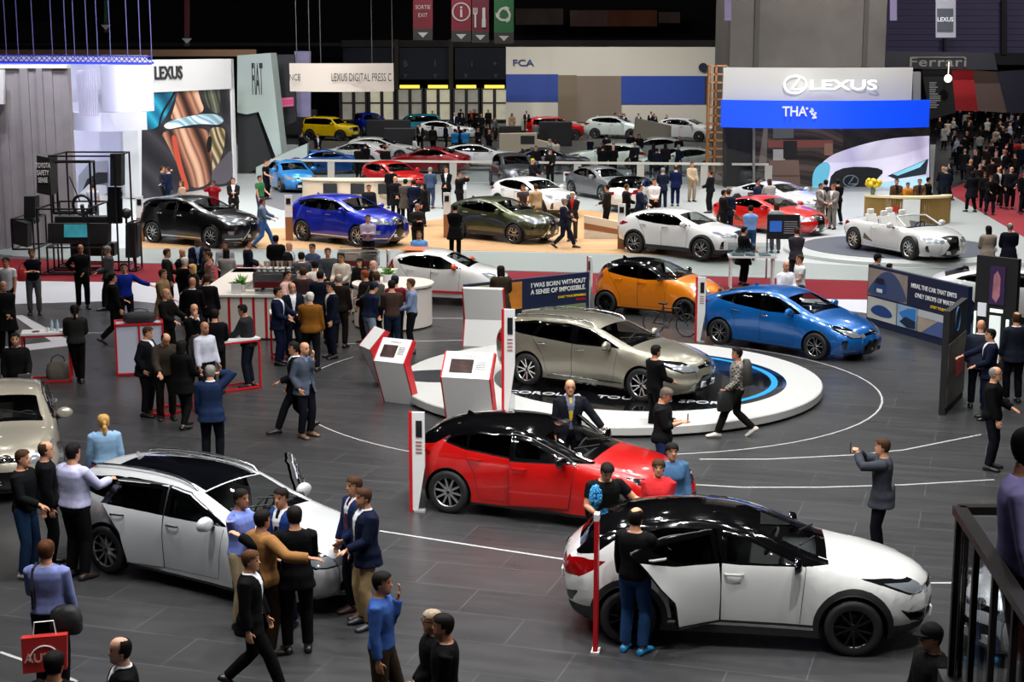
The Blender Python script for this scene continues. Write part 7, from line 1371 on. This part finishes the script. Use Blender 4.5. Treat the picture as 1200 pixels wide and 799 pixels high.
P(1150, 376, 160, 'bald man in grey suit from behind at the lit display wall', hair='bald', hands=('relax', 'relax'), **SU, **dark('#2a3140', '#141824'))
P(1162, 386, 265, 'man in navy suit stretching his arm toward the black stele', hc=HB, hands=('mid', (.12, .58, 1.15)), **SU, **dark('#141a30'))
P(1192, 367, 185, 'tall man in dark grey suit from behind at the right edge', hair='fringe', hc=HBR, H=1.85, hands=('relax', 'relax'), **SU, **dark('#1f2330', '#10131c'))
P(1166, 431, 65, 'grey-haired man with red glasses in black jacket by the right walkway', hc=HG, hair='fringe', glasses=1, top='jacket', hands=('mid', 'relax'), **dark('#0a0a0c', '#12161f'))
zb = ZB; q = Y(1197, 655, 8.35); person(q.x, q.y, 70, 'man in lilac shirt standing at the balcony railing at the right edge', z=ZB, H=1.78, top='shirt', tc='#77709c', bc='#0a0a0c', hc='#0c0908', skin='d', hands=('mid', 'relax'), vox=.009, build=1.1)
P(1094, 733, 282, 'person in dark cap and dark jacket at the bottom edge by the railing', H=1.84, cap=1, hc=HB, top='jacket', hands=('relax', 'relax'), skin='d', glasses=1, **dark('#0c0b0d'))
P(587, 312, 185, 'person with dark hair in olive coat from behind looking over the impossible print board', top='coat', open=False, tc='#3a2f22', bc='#15130f', hc=HB, hair='bob', hands=('mid', 'mid'))
P(1028, 298, 95, 'man in black cap and leather jacket behind the drops of water print board', top='jacket', cap=1, hc=HB, hands=('mid', 'relax'), **dark('#1c1815'))
P(1042, 309, 100, 'short person in grey behind the print board beside the man in the cap', H=1.5, top='jacket', tc='#6a6470', bc='#2a2a30', hc=HB, hands=('mid', 'mid'))
P(921, 307, 20, 'bald man in white shirt behind the bright blue liftback', hair='bald', top='shirt', tc='#d8dae0', bc='#1a1a20', beard=1, hc='#7a5a40', hands=('mid', 'mid'))
P(938, 299, 280, 'man in white polo shirt with backpack talking behind the bright blue liftback', top='tee', tc='#d0d0d0', bc='#3a3d44', hc=HBR, hands=('mid', 'relax'))
P(1159, 265, 182, 'woman in beige coat from behind beside the convertible ring', H=1.68, z=PZ, top='coat', open=False, tc='#8a7d70', bc='#15151a', hc=HB, hair='long', hands=('mid', 'mid'))
P(1184, 262, 178, 'grey-haired man in dark navy coat from behind beside the woman in beige', z=PZ, top='coat', open=False, hc=HG, hair='fringe', hands=('mid', 'mid'), **dark('#141626'))
# guests around the bar: (u, v of the crown, facing, label, options)
BAR = [(195, 292, 95, 'man in dark suit facing right at the far left of the bar', dict(hc=HBR, **SU, **dark('#25261f'))), (213, 292, 60, 'bald man in black at the far side of the bar', dict(hair='bald', top='jacket', **dark())), (216, 302, 150, 'white-haired person in black from behind at the left end of the bar', dict(hc=HW, top='sweater', **dark())), (231, 279, 10, 'tall dark-skinned man in navy suit behind the bar guests', dict(hair='bald', skin='k', shirt='#8090b0', **SU, **dark('#141b30'))), (243, 291, 260, 'man in dark grey jacket behind the man in the plaid shirt', dict(hc=HB, top='jacket', **dark('#2a2a2c'))),
    (226, 310, 300, 'blonde woman at the left end of the bar', dict(hc='#c0965a', hair='bob', H=1.66, top='jacket', **dark('#1a1a1d'))), (245, 295, 285, 'man in red plaid shirt at the bar', dict(hc=HBR, top='shirt', tc='#a86a62', plaid=1, bc='#2a2a34')), (263, 283, 8, 'man in grey shirt facing the front behind the bar guests', dict(hc=HB, skin='m', top='shirt', tc='#8a8c94', bc='#1a1a20')), (265, 292, 182, 'woman in grey cardigan with a dark strap from behind at the bar', dict(hc=HB, hair='long', top='sweater', tc='#84827e', bc='#2a2a2e', H=1.68)), (290, 281, 100, 'man in navy sweater with a bag strap behind the green bar plant', dict(hc=HB, top='sweater', **dark('#161c30'))),
    (323, 276, 190, 'dark man in black from behind left of the bald man in dark suit', dict(hc=HB, top='jacket', skin='d', **dark())), (338, 284, 75, 'bald man in dark suit and white shirt behind the coffee machines', dict(hair='bald', **SU, **dark('#17171c'))), (190, 316, 80, 'man in tan coat with a dark red bag left of the bar', dict(hc=HBR, top='coat', open=False, tc='#7a6248', bc='#1c1a18')), (194, 339, 70, 'bald man in black leather jacket beside the white cabinet', dict(hair='bald', top='jacket', **dark('#121110'))), (225, 326, 170, 'bald man in dark suit from behind at the bar', dict(hair='bald', skin='m', **SU, **dark('#0e0e12'))), (242, 322, 175, 'brown-haired man in dark suit from behind at the bar', dict(hc=HBR, **SU, **dark('#141014'))),
    (366, 286, -25, 'man in blue grey shirt behind the bar', dict(hc=HB, skin='m', top='shirt', tc='#3f4a66', bc='#1a1c24')), (353, 296, 185, 'grey-suited man from behind in the middle of the bar', dict(hc=HB, **SU, **dark('#4a4a50'))), (384, 291, 10, 'young man in grey pullover facing the front at the rear bar', dict(hc=HBR, top='sweater', tc='#44484c', bc='#22242a')), (400, 297, -20, 'man in cream shirt beside the leafy green bar plant', dict(hc=HB, top='shirt', tc='#c4b8a8', bc='#2a2a30', skin='m')), (422, 303, -30, 'dark-haired woman in black at the rounded bar end', dict(hc=HB, hair='bob', H=1.68, top='jacket', **dark('#161214'))), (369, 306, 200, 'person in white shirt behind the coffee machines', dict(hc=HB, top='shirt', tc='#d0c4bc', bc='#22222a')),
    (336, 318, 60, 'barista in pale pink shirt at the coffee machine', dict(hc=HB, top='shirt', tc='#d0a8a0', bc='#22222a', H=1.7)), (355, 314, 185, 'person in pink shirt and dark waistcoat from behind at the bar', dict(hc=HBR, top='sweater', tc='#3a2a2c', bc='#1a1a1f')), (375, 318, 180, 'man in navy jacket from behind at the middle of the bar', dict(hc=HB, top='jacket', **dark('#121828'))), (397, 322, 170, 'bald man in dark brown jacket from behind near the rounded bar end', dict(hair='fringe', hc=HG, top='jacket', **dark('#1f1814'))), (438, 306, 290, 'bald reddish man in black at the right bar end', dict(hair='bald', skin='p', top='jacket', **dark('#15151a'))), (428, 317, 250, 'red-haired man between the guests at the right bar end', dict(hc='#7a3a1c', top='jacket', **dark('#1c1614'))), (441, 320, 230, 'person in grey green shirt from behind at the right bar end', dict(hc=HBR, top='shirt', tc='#4a4a42', bc='#1a1a1e')),
    (459, 329, 188, 'man in brown sweater and jeans from behind at the right bar end', dict(hc=HB, top='sweater', tc='#40302a', bc='#1c2a40')), (463, 324, 200, 'person in blue cap and red top behind the man in the brown sweater', dict(cap=1, capc='#1c3050', hc=HB, top='sweater', tc='#6a1820', bc='#16181f')), (432, 331, 120, 'man in navy jacket, cap and pale jeans leaning in at the bar end', dict(cap=1, capc='#1c2c4a', hc=HB, top='jacket', tc='#141d38', bc='#6a7688', hem=.95, lean=10)), (482, 327, 275, 'man in striped blue shirt and black trousers standing right of the bar crowd', dict(hc=HBR, top='shirt', tc='#6c7a96', bc='#0d0d11', hands=('mid', 'mid'))),
    (325, 337, 80, 'man in navy suit turned right at the mustard jacket table', dict(hc=HB, **SU, **dark('#141c38'))), (342, 332, 20, 'balding man in navy suit and open white shirt facing the front at the bar', dict(hair='fringe', hc=HBR, build=1.1, **SU, **dark('#111726'))), (363, 343, 178, 'white-haired man in mustard jacket from behind at the bar table', dict(hc=HW, top='jacket', tc='#7d4f18', bc='#18161a', build=1.12)), (388, 331, -60, 'man in dark navy suit with white shirt facing left beside the mustard jacket', dict(hc=HB, hands=('relax', 'mid'), **SU, **dark('#101526')))]
POSES = [('mid', 'relax'), ('fold', 'fold'), ('relax', 'mid'), ('table', 'mid'), ('mid', 'mid')]
for i, (u, v, f, lb, k) in enumerate(BAR): k.setdefault('hands', POSES[i % 5]); P(u, v, f, lb, **k)
MID = [(431, 252, 5, 'man in pale lilac shirt using a phone before the dark blue off-roader', dict(top='shirt', tc='#a094a8', bc='#111116', hc=HB, hands=('phone', 'phone'))), (489, 239, 15, 'grey-haired photographer in dark jacket at the nose of the dark blue off-roader', dict(hc=HG, top='jacket', hands=('phone', 'phone'), **dark('#2a2622'))), (491, 271, 0, 'man in light blue shirt behind the white city car', dict(top='shirt', tc='#5d8fc4', bc='#1a1a1f', hc=HBR, z=0)), (533, 240, 178, 'person in black coat from behind at the tail of the green crossover', dict(top='coat', open=False, hc=HB, **dark())), (307, 231, 95, 'man in blue grey shirt and jeans walking past the black off-roader', dict(top='shirt', tc='#56677c', bc='#3a5f96', hc=HBR, legs='walk')),
    (304, 206, 60, 'man in green tee shirt with a backpack near the light blue saloon', dict(top='tee', tc='#2f6a42', bc='#2a3550', hc=HB, skin='m')), (311, 188, 70, 'dark-haired man in black near the light blue saloon', dict(hc=HBR, top='tee', **dark())), (273, 209, 10, 'man in dark suit taking a photo behind the black off-roader', dict(hc=HBR, hands=('phone', 'phone'), **SU, **dark('#221c18'))), (250, 212, 0, 'photographer in red jacket behind the black off-roader', dict(hc=HB, skin='d', top='jacket', tc='#8a1420', bc='#15151a', hands=('photo', 'photo'))), (190, 195, 100, 'cameraman in grey in front of the picture on the show wall', dict(hc=HBR, top='jacket', tc='#3a3a48', bc='#1f1f28', hands=('photo', 'photo'))), (197, 196, 280, 'man in navy suit being filmed at the show wall', dict(hc=HBR, **SU, **dark('#16203c'))), (213, 212, 300, 'brown-haired woman in beige beside the filmed man', dict(hc='#5a3418', hair='bob', H=1.64, top='jacket', tc='#9a8068', bc='#3a3430')),
    (661, 231, 80, 'man in dark blue suit walking past the green crossover nose', dict(hc=HG, legs='walk', **SU, **dark('#1c2334'))), (671, 225, -8, 'man in red pullover and dark jacket at the nose of the green crossover', dict(hc=HW, tie=None, shirt='#b0222c', tc='#2a2622', bc='#3a3430', **SU)), (613, 217, 5, 'brown-haired woman in patterned top before the white crossover at the back', dict(hc='#3a2014', hair='bob', H=1.66, top='tee', tc='#3a3434', bc='#1a1a1f')), (628, 216, 210, 'man in beige jacket before the white crossover at the back', dict(hc=HBR, top='jacket', tc='#a0896a', bc='#6a5a48')),
    (432, 217, 10, 'man in dark jacket behind the dark blue off-roader roof', dict(hc=HB, top='jacket', **dark('#1c2026'))), (458, 196, 190, 'man in black from behind before the red car', dict(hc=HB, top='jacket', **dark())), (463, 207, 20, 'bald man in black facing the front before the red car', dict(hair='bald', top='coat', open=False, **dark('#111014'))), (475, 210, 175, 'man in grey coat from behind in the group at the red car', dict(hc=HB, top='coat', open=False, **dark('#4a4640', '#1a1a1e'))), (485, 211, 190, 'man in navy suit from behind in the group at the red car', dict(hc=HB, **SU, **dark('#131c38'))), (497, 215, 280, 'woman in black facing left in the group at the red car', dict(hc=HB, hair='bob', H=1.68, top='coat', open=False, **dark('#0e0d10'))), (504, 196, 170, 'grey-haired man in blue grey jacket from behind right of the red car', dict(hc=HG, top='jacket', tc='#3d4f68', bc='#3a4152', legs='step')), (523, 196, -10, 'man in black suit facing the front left of the white totem', dict(hc=HBR, shirt='#c8c8c8', **SU, **dark('#0e0e12'))), (538, 202, 60, 'man in dark jacket holding up a phone by the white totem', dict(hc=HBR, top='jacket', hands=('photo', 'photo'), **dark('#16161a'))),
    (712, 217, 250, 'man in dark shirt turned left at the silver saloon', dict(hc=HB, top='shirt', **dark('#2a2622', '#1a1a1f'))), (734, 216, 100, 'man in black beside the silver saloon nose', dict(hc=HBR, top='jacket', **dark('#141418'))), (750, 217, 80, 'man in navy jacket behind the white crossover roof', dict(hc=HB, top='jacket', **dark('#18223c'))), (767, 210, 10, 'man in white shirt with lanyard behind the white crossover roof', dict(hc=HB, top='shirt', tc='#d0d0d6', bc='#15151a', tie='#22222a')), (777, 197, 180, 'grey-haired man in navy suit from behind', dict(hc=HG, **SU, **dark('#1a2238'))), (792, 194, 178, 'bald man in blue suit from behind beside the grey-haired one', dict(hair='fringe', hc=HBR, **SU, **dark('#141d48'))), (811, 190, 20, 'man in beige shirt before the lattice shelf', dict(hc=HBR, top='shirt', tc='#b09a80', bc='#8a7a64')), (833, 200, 240, 'man in dark jacket at the foot of the lattice shelf', dict(hc=HBR, top='jacket', **dark('#1a1a20'))),
    (880, 241, 175, 'man in light blue shirt with shoulder strap from behind before the red coupe', dict(hc=HB, top='shirt', tc='#6f94c8', bc='#2a4a70')), (910, 238, 185, 'woman in grey jacket from behind before the red coupe', dict(hc=HBR, hair='bob', H=1.7, top='jacket', tc='#8a8884', bc='#4a4a4c')), (854, 222, 185, 'man in navy suit from behind at the red coupe', dict(hc=HBR, **SU, **dark('#1b2338'))), (848, 223, 100, 'man in dark jacket partly hidden at the red coupe tail', dict(hc=HB, top='jacket', **dark('#14161c'))), (872, 266, 110, 'person in black coat between the white crossover and the notice stand', dict(z=0, hc=HB, top='coat', open=False, **dark())), (934, 267, 185, 'person in dark grey suit behind the notice stand', dict(z=0, hc=HBR, **SU, **dark('#33323a'))), (962, 215, 40, 'left hostess in grey suit before the video wall', dict(hc=HBR, H=1.72, tc='#77706a', bc='#77706a', **SU)), (977, 216, -45, 'right hostess in grey suit before the video wall', dict(hc='#5a3a22', H=1.72, tc='#77706a', bc='#77706a', **SU)), (968, 211, 170, 'dark figure behind the left hostess', dict(hc=HB, top='jacket', **dark('#1a1c26'))), (982, 210, 200, 'man in black with a bag behind the right hostess', dict(hc=HB, top='jacket', legs='step', **dark())), (888, 210, 60, 'man in navy jacket beside the silver coupe', dict(hc=HB, top='jacket', **dark('#222c44'))), (902, 210, 190, 'woman in pale grey from behind at the silver coupe', dict(hc=HBR, hair='long', H=1.7, top='coat', open=False, tc='#a09a98', bc='#3a3a3e')),
    (1051, 210, 0, 'receptionist in brown suit left behind the golden desk', dict(H=1.68, hc=HB, tc='#5a4030', bc='#3a2a20', shirt='#15151a', **SU)), (1064, 214, 20, 'person with orange scarf behind the golden desk', dict(hc=HB, H=1.55, top='jacket', tc='#b8742a', bc='#1c2a50')), (1078, 210, -10, 'receptionist in brown suit right behind the golden desk', dict(H=1.68, hc=HBR, tc='#5a4030', bc='#3a2a20', shirt='#15151a', **SU)), (1088, 208, 100, 'person in black behind the right receptionist', dict(H=1.7, hc=HB, top='jacket', **dark())), (108, 215, 178, 'man in grey tee shirt from behind behind the lattice kiosk', dict(hc=HB, top='tee', tc='#9a9aa6', bc='#4a4a52'))]
for i, (u, v, f, lb, k) in enumerate(MID): k.setdefault('hands', POSES[(i * 2) % 5]); k.setdefault('z', PZ); P(u, v, f, lb, **k)
FAR = [(600, 133, 20, 'woman in long beige coat by the company wall', dict(top='coat', open=False, tc='#8a7458', bc='#3a3028', hc=HBR, hair='long')), (617, 130, 10, 'man in brown suit by the company wall', dict(hc=HBR, tc='#3a2c24', bc='#2a2220', **SU)), (533, 151, 180, 'left man in bright blue jacket in the back stand', dict(top='jacket', tc='#1f78b8', bc='#2a2a30', hc=HB)), (545, 151, 185, 'right man in bright blue jacket in the back stand', dict(top='jacket', tc='#2a80c0', bc='#2a2a30', hc=HB)), (486, 160, 100, 'woman in white shirt in the left back stand', dict(top='shirt', tc='#c8c8c8', bc='#4a5060', hc=HB, hair='long', H=1.68)), (580, 137, 60, 'man in grey shirt beside the teal off-roader', dict(top='shirt', tc='#5a5c60', bc='#2a2a2e', hc=HB)), (555, 128, 0, 'person in orange top at the lit doors', dict(top='jacket', tc='#a8481c', bc='#3a2a20', hc=HB)), (628, 143, 190, 'person in grey from behind at the red off-roader', dict(top='jacket', tc='#6a6e72', bc='#3a3c40', hc=HB)), (748, 133, 20, 'man in dark suit at the company wall recess', dict(hc=HB, **SU, **dark('#1a1a20'))), (763, 131, -20, 'second man in dark suit at the company wall recess', dict(hc=HB, **SU, **dark('#16161c'))), (690, 121, 0, 'left presenter behind the desk in the company wall recess', dict(hc=HB, z=.8, **SU, **dark('#221a1a'))), (698, 121, 0, 'right presenter behind the desk in the company wall recess', dict(hc=HB, z=.8, **SU, **dark('#1a1618'))),
    (644, 163, 100, 'person in pale jacket at the beige counter desk', dict(top='jacket', tc='#8a8c8a', bc='#3a3a3c', hc=HG)), (651, 164, 190, 'woman in cream coat from behind at the beige counter desk', dict(top='coat', open=False, tc='#b8b0a0', bc='#3a3a3c', hc=HBR, hair='long', H=1.68)), (628, 171, 10, 'dark-haired person before the beige counter desk', dict(top='jacket', hc=HB, **dark('#141216'))), (645, 175, -10, 'second dark-haired person before the beige counter desk', dict(top='jacket', hc=HB, **dark('#1c1818'))), (353, 155, 90, 'man in dark blue coat at the left of the yellow off-roader', dict(top='coat', open=False, hc=HB, **dark('#10141f'))), (372, 157, 20, 'man in dark suit and white shirt below the yellow off-roader', dict(hc=HB, **SU, **dark('#12151c'))), (420, 171, 160, 'dark-haired person before the left white hatchback', dict(top='jacket', hc=HB, **dark('#1c1a1a'))), (428, 168, 200, 'balding person in black before the white hatchbacks', dict(top='jacket', hair='fringe', hc=HB, **dark())), (451, 171, 180, 'person in orange hat and dark coat before the white hatchbacks', dict(top='coat', open=False, cap=1, capc='#b8541c', hc=HB, **dark('#1a1614'))), (624, 186, 60, 'person in yellow scarf by the dark grey saloon', dict(top='jacket', tc='#1a1a20', bc='#1a1a20', hc='#b8b020'))]
for i, (u, v, f, lb, k) in enumerate(FAR): k.setdefault('hands', POSES[(i * 3) % 5]); k.setdefault('z', PZ); P(u, v, f, lb, vox=.03, **k)
# dense dark groups
bpy.context.view_layer.update()
CARS = [o.matrix_world.inverted() for o in bpy.data.objects if o.parent is None and o.get('category') == 'car']
PPL = [o.location.copy() for o in bpy.data.objects if o.parent is None and o.get('category') == 'person']
def crowd(n, box, faces, label, group, cols, seed, hmin=1.62, z=PZ, light=None):
    r = random.Random(seed); pl = []
    for i in range(n * 30):
        if len(pl) >= n: break
        u, v = r.uniform(box[0], box[2]), r.uniform(box[1], box[3]); p = G(u, v, z)
        if any((p - q).length < .62 for q in pl) or any((p - q).length < .6 for q in PPL) or any(abs((iv @ p).x) < 2.75 and abs((iv @ p).y) < 1.2 for iv in CARS): continue
        pl.append(p)
    for i, p in enumerate(pl):
        c_ = r.choice(cols); kd = r.choice(['suit', 'jacket', 'coat', 'sweater'])
        k = dict(open=False) if kd == 'coat' else {}
        person(p.x, p.y, r.choice(faces) + r.uniform(-25, 25), label, z=z, H=r.uniform(hmin, 1.85), hands=r.choice(POSES[:3]), legs=r.choice(['stand', 'step']), hair=r.choice(['short', 'short', 'bald', 'long']), hc=r.choice([HB, HB, HBR, HG]), top=kd, tc=c_, bc=r.choice(['#101014', '#15161c', '#1c2230']), skin=r.choice('llmp'), vox=.03, group=group, **k)
DK = ['#0d0d10', '#141620', '#16161a', '#1c1a1c', '#101a2c', '#241c1a']
crowd(46, (1102, 168, 1215, 252), (0, 90, 180, 270), 'dark-clothed visitor in the dense crowd on the far right', 'dark-clothed crowd on the far right', DK, 3)
crowd(26, (1100, 150, 1215, 166), (0, 90, 180, 270), 'dark-clothed visitor deep in the crowd below the red panel', 'crowd below the red panel', DK, 5)
crowd(12, (1105, 150, 1215, 200), (0, 90, 180, 270), 'light-topped visitor in the far right crowd', 'light-topped visitors in the far right crowd', ['#a8acb8', '#9a9890', '#b0a090', '#8a9ab0', '#b8b4b0'], 9)
crowd(15, (690, 186, 800, 212), (0, 180, 180, 90), 'dark-clothed visitor in the group behind the silver saloon', 'group behind the silver saloon', DK, 13)
crowd(10, (505, 152, 575, 160), (0, 180), 'dark-clothed visitor standing before the lit doors', 'visitors before the lit doors', DK, 17)
crowd(9, (700, 157, 800, 163), (0, 180, 90), 'dark-clothed visitor along the company wall', 'visitors along the company wall', DK, 19)
crowd(9, (490, 176, 580, 186), (0, 180, 90), 'dark-clothed visitor around the white back stand cars', 'visitors around the white back stand cars', DK, 23)
# things people carry
def hold(pf, j, off=(0, 0, 0)): return wpos(*pf, j) + Vector(off)
def phone(pf, label):
    a_, c_ = wpos(*pf, 'wrl'), wpos(*pf, 'wrr'); m_ = (a_ + c_) / 2; h = pf[0].rotation_euler.z; f = Matrix.Rotation(h, 3, 'Z') @ Vector((0, -1, 0))
    b = MB(); b.box(-.04, .04, -.005, .005, -.075, .075, .004); o = b.build('phone', mat('#101114', .2), loc=m_ + f * .1 + Vector((0, 0, .06))); o.rotation_euler = (0, 0, h); tag(o, label, 'phone')
phone(ph, 'dark phone held up by the man in the grey suit on the open floor'); phone(hd, 'dark phone read by the man in the black hooded jacket')
p = wpos(*ph, Vector((-.2, .12, .98))); bag(p - Vector((0, 0, .22)), 75, 'dark grey messenger bag hanging at the hip of the photographing man in grey suit', (.36, .12, .3), '#2a2b2f', False)
p = wpos(*ck, Vector((0, .165, 1.0))); bag(p, 0 + 0, 'dark backpack on the back of the checked-shirt man', (.2, .32, .46), '#26241f', False, 'backpack')
p = wpos(*ck, 'wrl'); bag(p - Vector((0, 0, .38)), 20, 'black jacket carried in the hand of the checked-shirt man', (.3, .12, .38), '#0c0c0f', False, 'folded_jacket', cat='jacket')
p = wpos(*bp, Vector((0, .26, 1.0))); bag(p, 50, 'dark backpack on the bald man in the pale shirt', (.3, .2, .46), '#1f1d1a', False, 'backpack')
p = wpos(*tote, 'wrl'); bag(p + Vector((.02, -.05, -.62)), 10, 'beige cloth tote held by the bearded man in black', (.42, .12, .38), '#b89a7c', True, 'tote_bag')
rt, rF = rb; p = wpos(rt, rF, Vector((-.12, -.05 + .3, .62)))
r = empty('carrier_bag', wpos(rt, rF, Vector((-.05, .33, .40))), math.radians(8), 'red carrier bag with a white arc held by the man in the blue shirt', 'bag'); b = MB(); b.prismv([(-.24, -.05, 0), (.22, -.05, .03), (.24, -.05, .42), (-.24, -.05, .40)], (0, .1, 0)); b.build('bag_body', mat('#b02420', .5), r)
b = MB(); b.tube([(.16 * math.cos(t), -.055, .14 + .17 * math.sin(t)) for t in [PI * k / 16 for k in range(17)]], .008, 5); b.build('white_arc', WHITE, r); text('AUTO', .14, mat('#d89a90', .5), r, face_matrix((-.02, -.056, .17), (1, 0, 0), (0, 0, 1)), bold=.006); b = MB(); b.tube([(-.12, 0, .40), (-.1, 0, .56), (.1, 0, .57), (.12, 0, .41)], .008, 5); b.build('handle', WHITE, r)
bag(wpos(rt, rF, Vector((-.22, .12, .76))), 0, 'black shoulder bag at the right hip of the man in the blue shirt', (.34, .2, .3), '#0b0b0d', False, 'shoulder_bag')
b = MB(); b.tube([wpos(rt, rF, Vector(q_)) for q_ in ((.13, .12, 1.02), (.12, .16, 1.25), (.12, .09, 1.46), (.11, .0, 1.49), (.06, -.14, 1.35))], .018, 6); tag(b.build('shoulder_strap', mat('#15161c', .7)), 'dark strap over the left shoulder of the man in the blue shirt', 'strap')
q_ = wpos(*du, 'wrr'); r = empty('duster', q_ + Vector((-.02, -.08, .0)), 0, 'blue fluffy duster held up by the man in the black polo shirt', 'duster'); b = MB(); b.bar((0, 0, -.06), (0, 0, .2), .02); b.build('handle', WHITE, r); b = MB(); rr = random.Random(1)
for i in range(260):
    a = rr.uniform(0, 6.28); z_ = rr.uniform(0, 1); R_ = .085 * math.sin(PI * (z_ * .86 + .07)) ** .6; c0 = Vector((0, 0, .12 + .26 * z_)); e = c0 + Vector((R_ * math.cos(a), R_ * math.sin(a), rr.uniform(-.02, .03))); b.bar(c0, e, .018)
b.build('fluff', mat('#3f9ad0', .8), r)
bag(Vector((G(28, 352).x, G(28, 352).y, .55)), 0, 'red paper bag hanging beside the man in the navy polo shirt', (.26, .14, .36), '#b01c20', True, 'paper_bag')
# ------------------------------------------------------------------ light: rows of ceiling spotlights and a few added fill lamps
def lamp(x, y, z, e, size=.35, col=(1, .995, .985), spread=120, aim=None):
    l = bpy.data.lights.new('ceiling_spot_or_fill', 'AREA'); l.shape = 'DISK'; l.size = size; l.energy = e; l.color = col; l.spread = math.radians(spread)
    o = bpy.data.objects.new('ceiling_spot_or_fill', l); C.objects.link(o); o.location = (x, y, z)
    if aim is not None: o.rotation_euler = (Vector(aim) - Vector((x, y, z))).to_track_quat('-Z', 'Y').to_euler()
LS = .155
for y, xs, e in ((15, (-6, -2, 2, 6), 1050), (20, (-8, -4.5, -1.5, 1.5, 4.5, 8), 1650), (26, (-2, 1, 4, 8), 1350), (32, (-2, 1, 4, 8, 12), 1250), (38, (-2, 2, 6, 10, 14), 1150), (44, (-15, 0, 4, 8, 12, 17), 1500), (51, (-16, -10, -4, 2, 8, 14, 20), 2100), (58, (-20, -14, -9, -4, 1, 6, 11, 17), 3000), (65, (-18, -12, -6, 0, 6, 12, 19), 3000), (74, (-20, -12, -5, 3, 10, 18, 26), 2800), (86, (-22, -12, -3, 6, 15, 28), 2600), (100, (-22, -11, 0, 10, 30), 2600), (116, (-20, -8, 4, 16, 34), 3200)):
    for x in xs: lamp(x, y, 13 if y < 80 else 15, e * LS)
for a_ in ((G(900, 700).x, 13.5, 11, 1500, .35, G(880, 690, .6)), (G(640, 590).x, 17.5, 11.5, 1200, .35, G(640, 580, .6)), (-6, 15, 11, 900, .35, G(250, 620, .8)), (3.2, 26, 12, 1500, .35, G(715, 430, .8))): lamp(*a_[:3], a_[3] * LS, aim=a_[5])
lamp(-8, 37, 11, 95, col=(1, .86, .76)); lamp(-6, 44, 11, 170, col=(1, .82, .72)); lamp(-10, 30, 11, 70); lamp(-11, 42, 11, 150, col=(1, .86, .78)); lamp(-4, 100, 17, 700, aim=(-5, 112, 11)); lamp(4, 4.5, 11, 250); lamp(-6, 9, 12, 60)  # near-camera lamp and banner lamp are added fills for balcony man and banners
for x in (-17, -11): lamp(x, 50, 13, 3700 * LS, col=(.78, .78, 1.), aim=(x - 2, 75, 3))
for x, y, z, e, aim in ((-10, 64, 11, 1600, (-13.5, 76, 4)), (12, 62, 11, 4200, (15, 80, 6.5)), (17, 70, 12, 3800, (18, 84, 14)), (6, 112, 13, 4500, (12, 128, 4)), (-4, 112, 13, 2600, (2, 128, 4)), (30, 104, 13, 3500, (36, 119, 2)), (42, 118, 16, 3000, (48, 140, 9)), (-12, 64, 12, 2500, (-17, 74, 3)), (-14, 48, 10, 700, (-17, 54, 3)), (-12, 74, 11, 900, (-13, 86, 4))): lamp(x, y, z, e * LS, aim=aim)  # the lamp aimed at the shutter is an added fill to brighten it
w = bpy.data.worlds.new('hall_air'); bpy.context.scene.world = w; w.use_nodes = True; w.node_tree.nodes['Background'].inputs[0].default_value = (.55, .6, .75, 1); w.node_tree.nodes['Background'].inputs[1].default_value = .012
sc = bpy.context.scene; sc.view_settings.view_transform = 'Standard'; sc.view_settings.look = 'None'; sc.view_settings.exposure = 0.; sc.view_settings.gamma = 1.
sc.view_settings.use_curve_mapping = False
sc.cycles.max_bounces = 6; sc.cycles.diffuse_bounces = 2; sc.cycles.glossy_bounces = 3; sc.cycles.transmission_bounces = 4; sc.cycles.transparent_max_bounces = 10; sc.cycles.use_denoising = True; sc.cycles.sample_clamp_indirect = 4.; sc.cycles.caustics_reflective = False; sc.cycles.caustics_refractive = False
bpy.data.scenes.remove(TS)
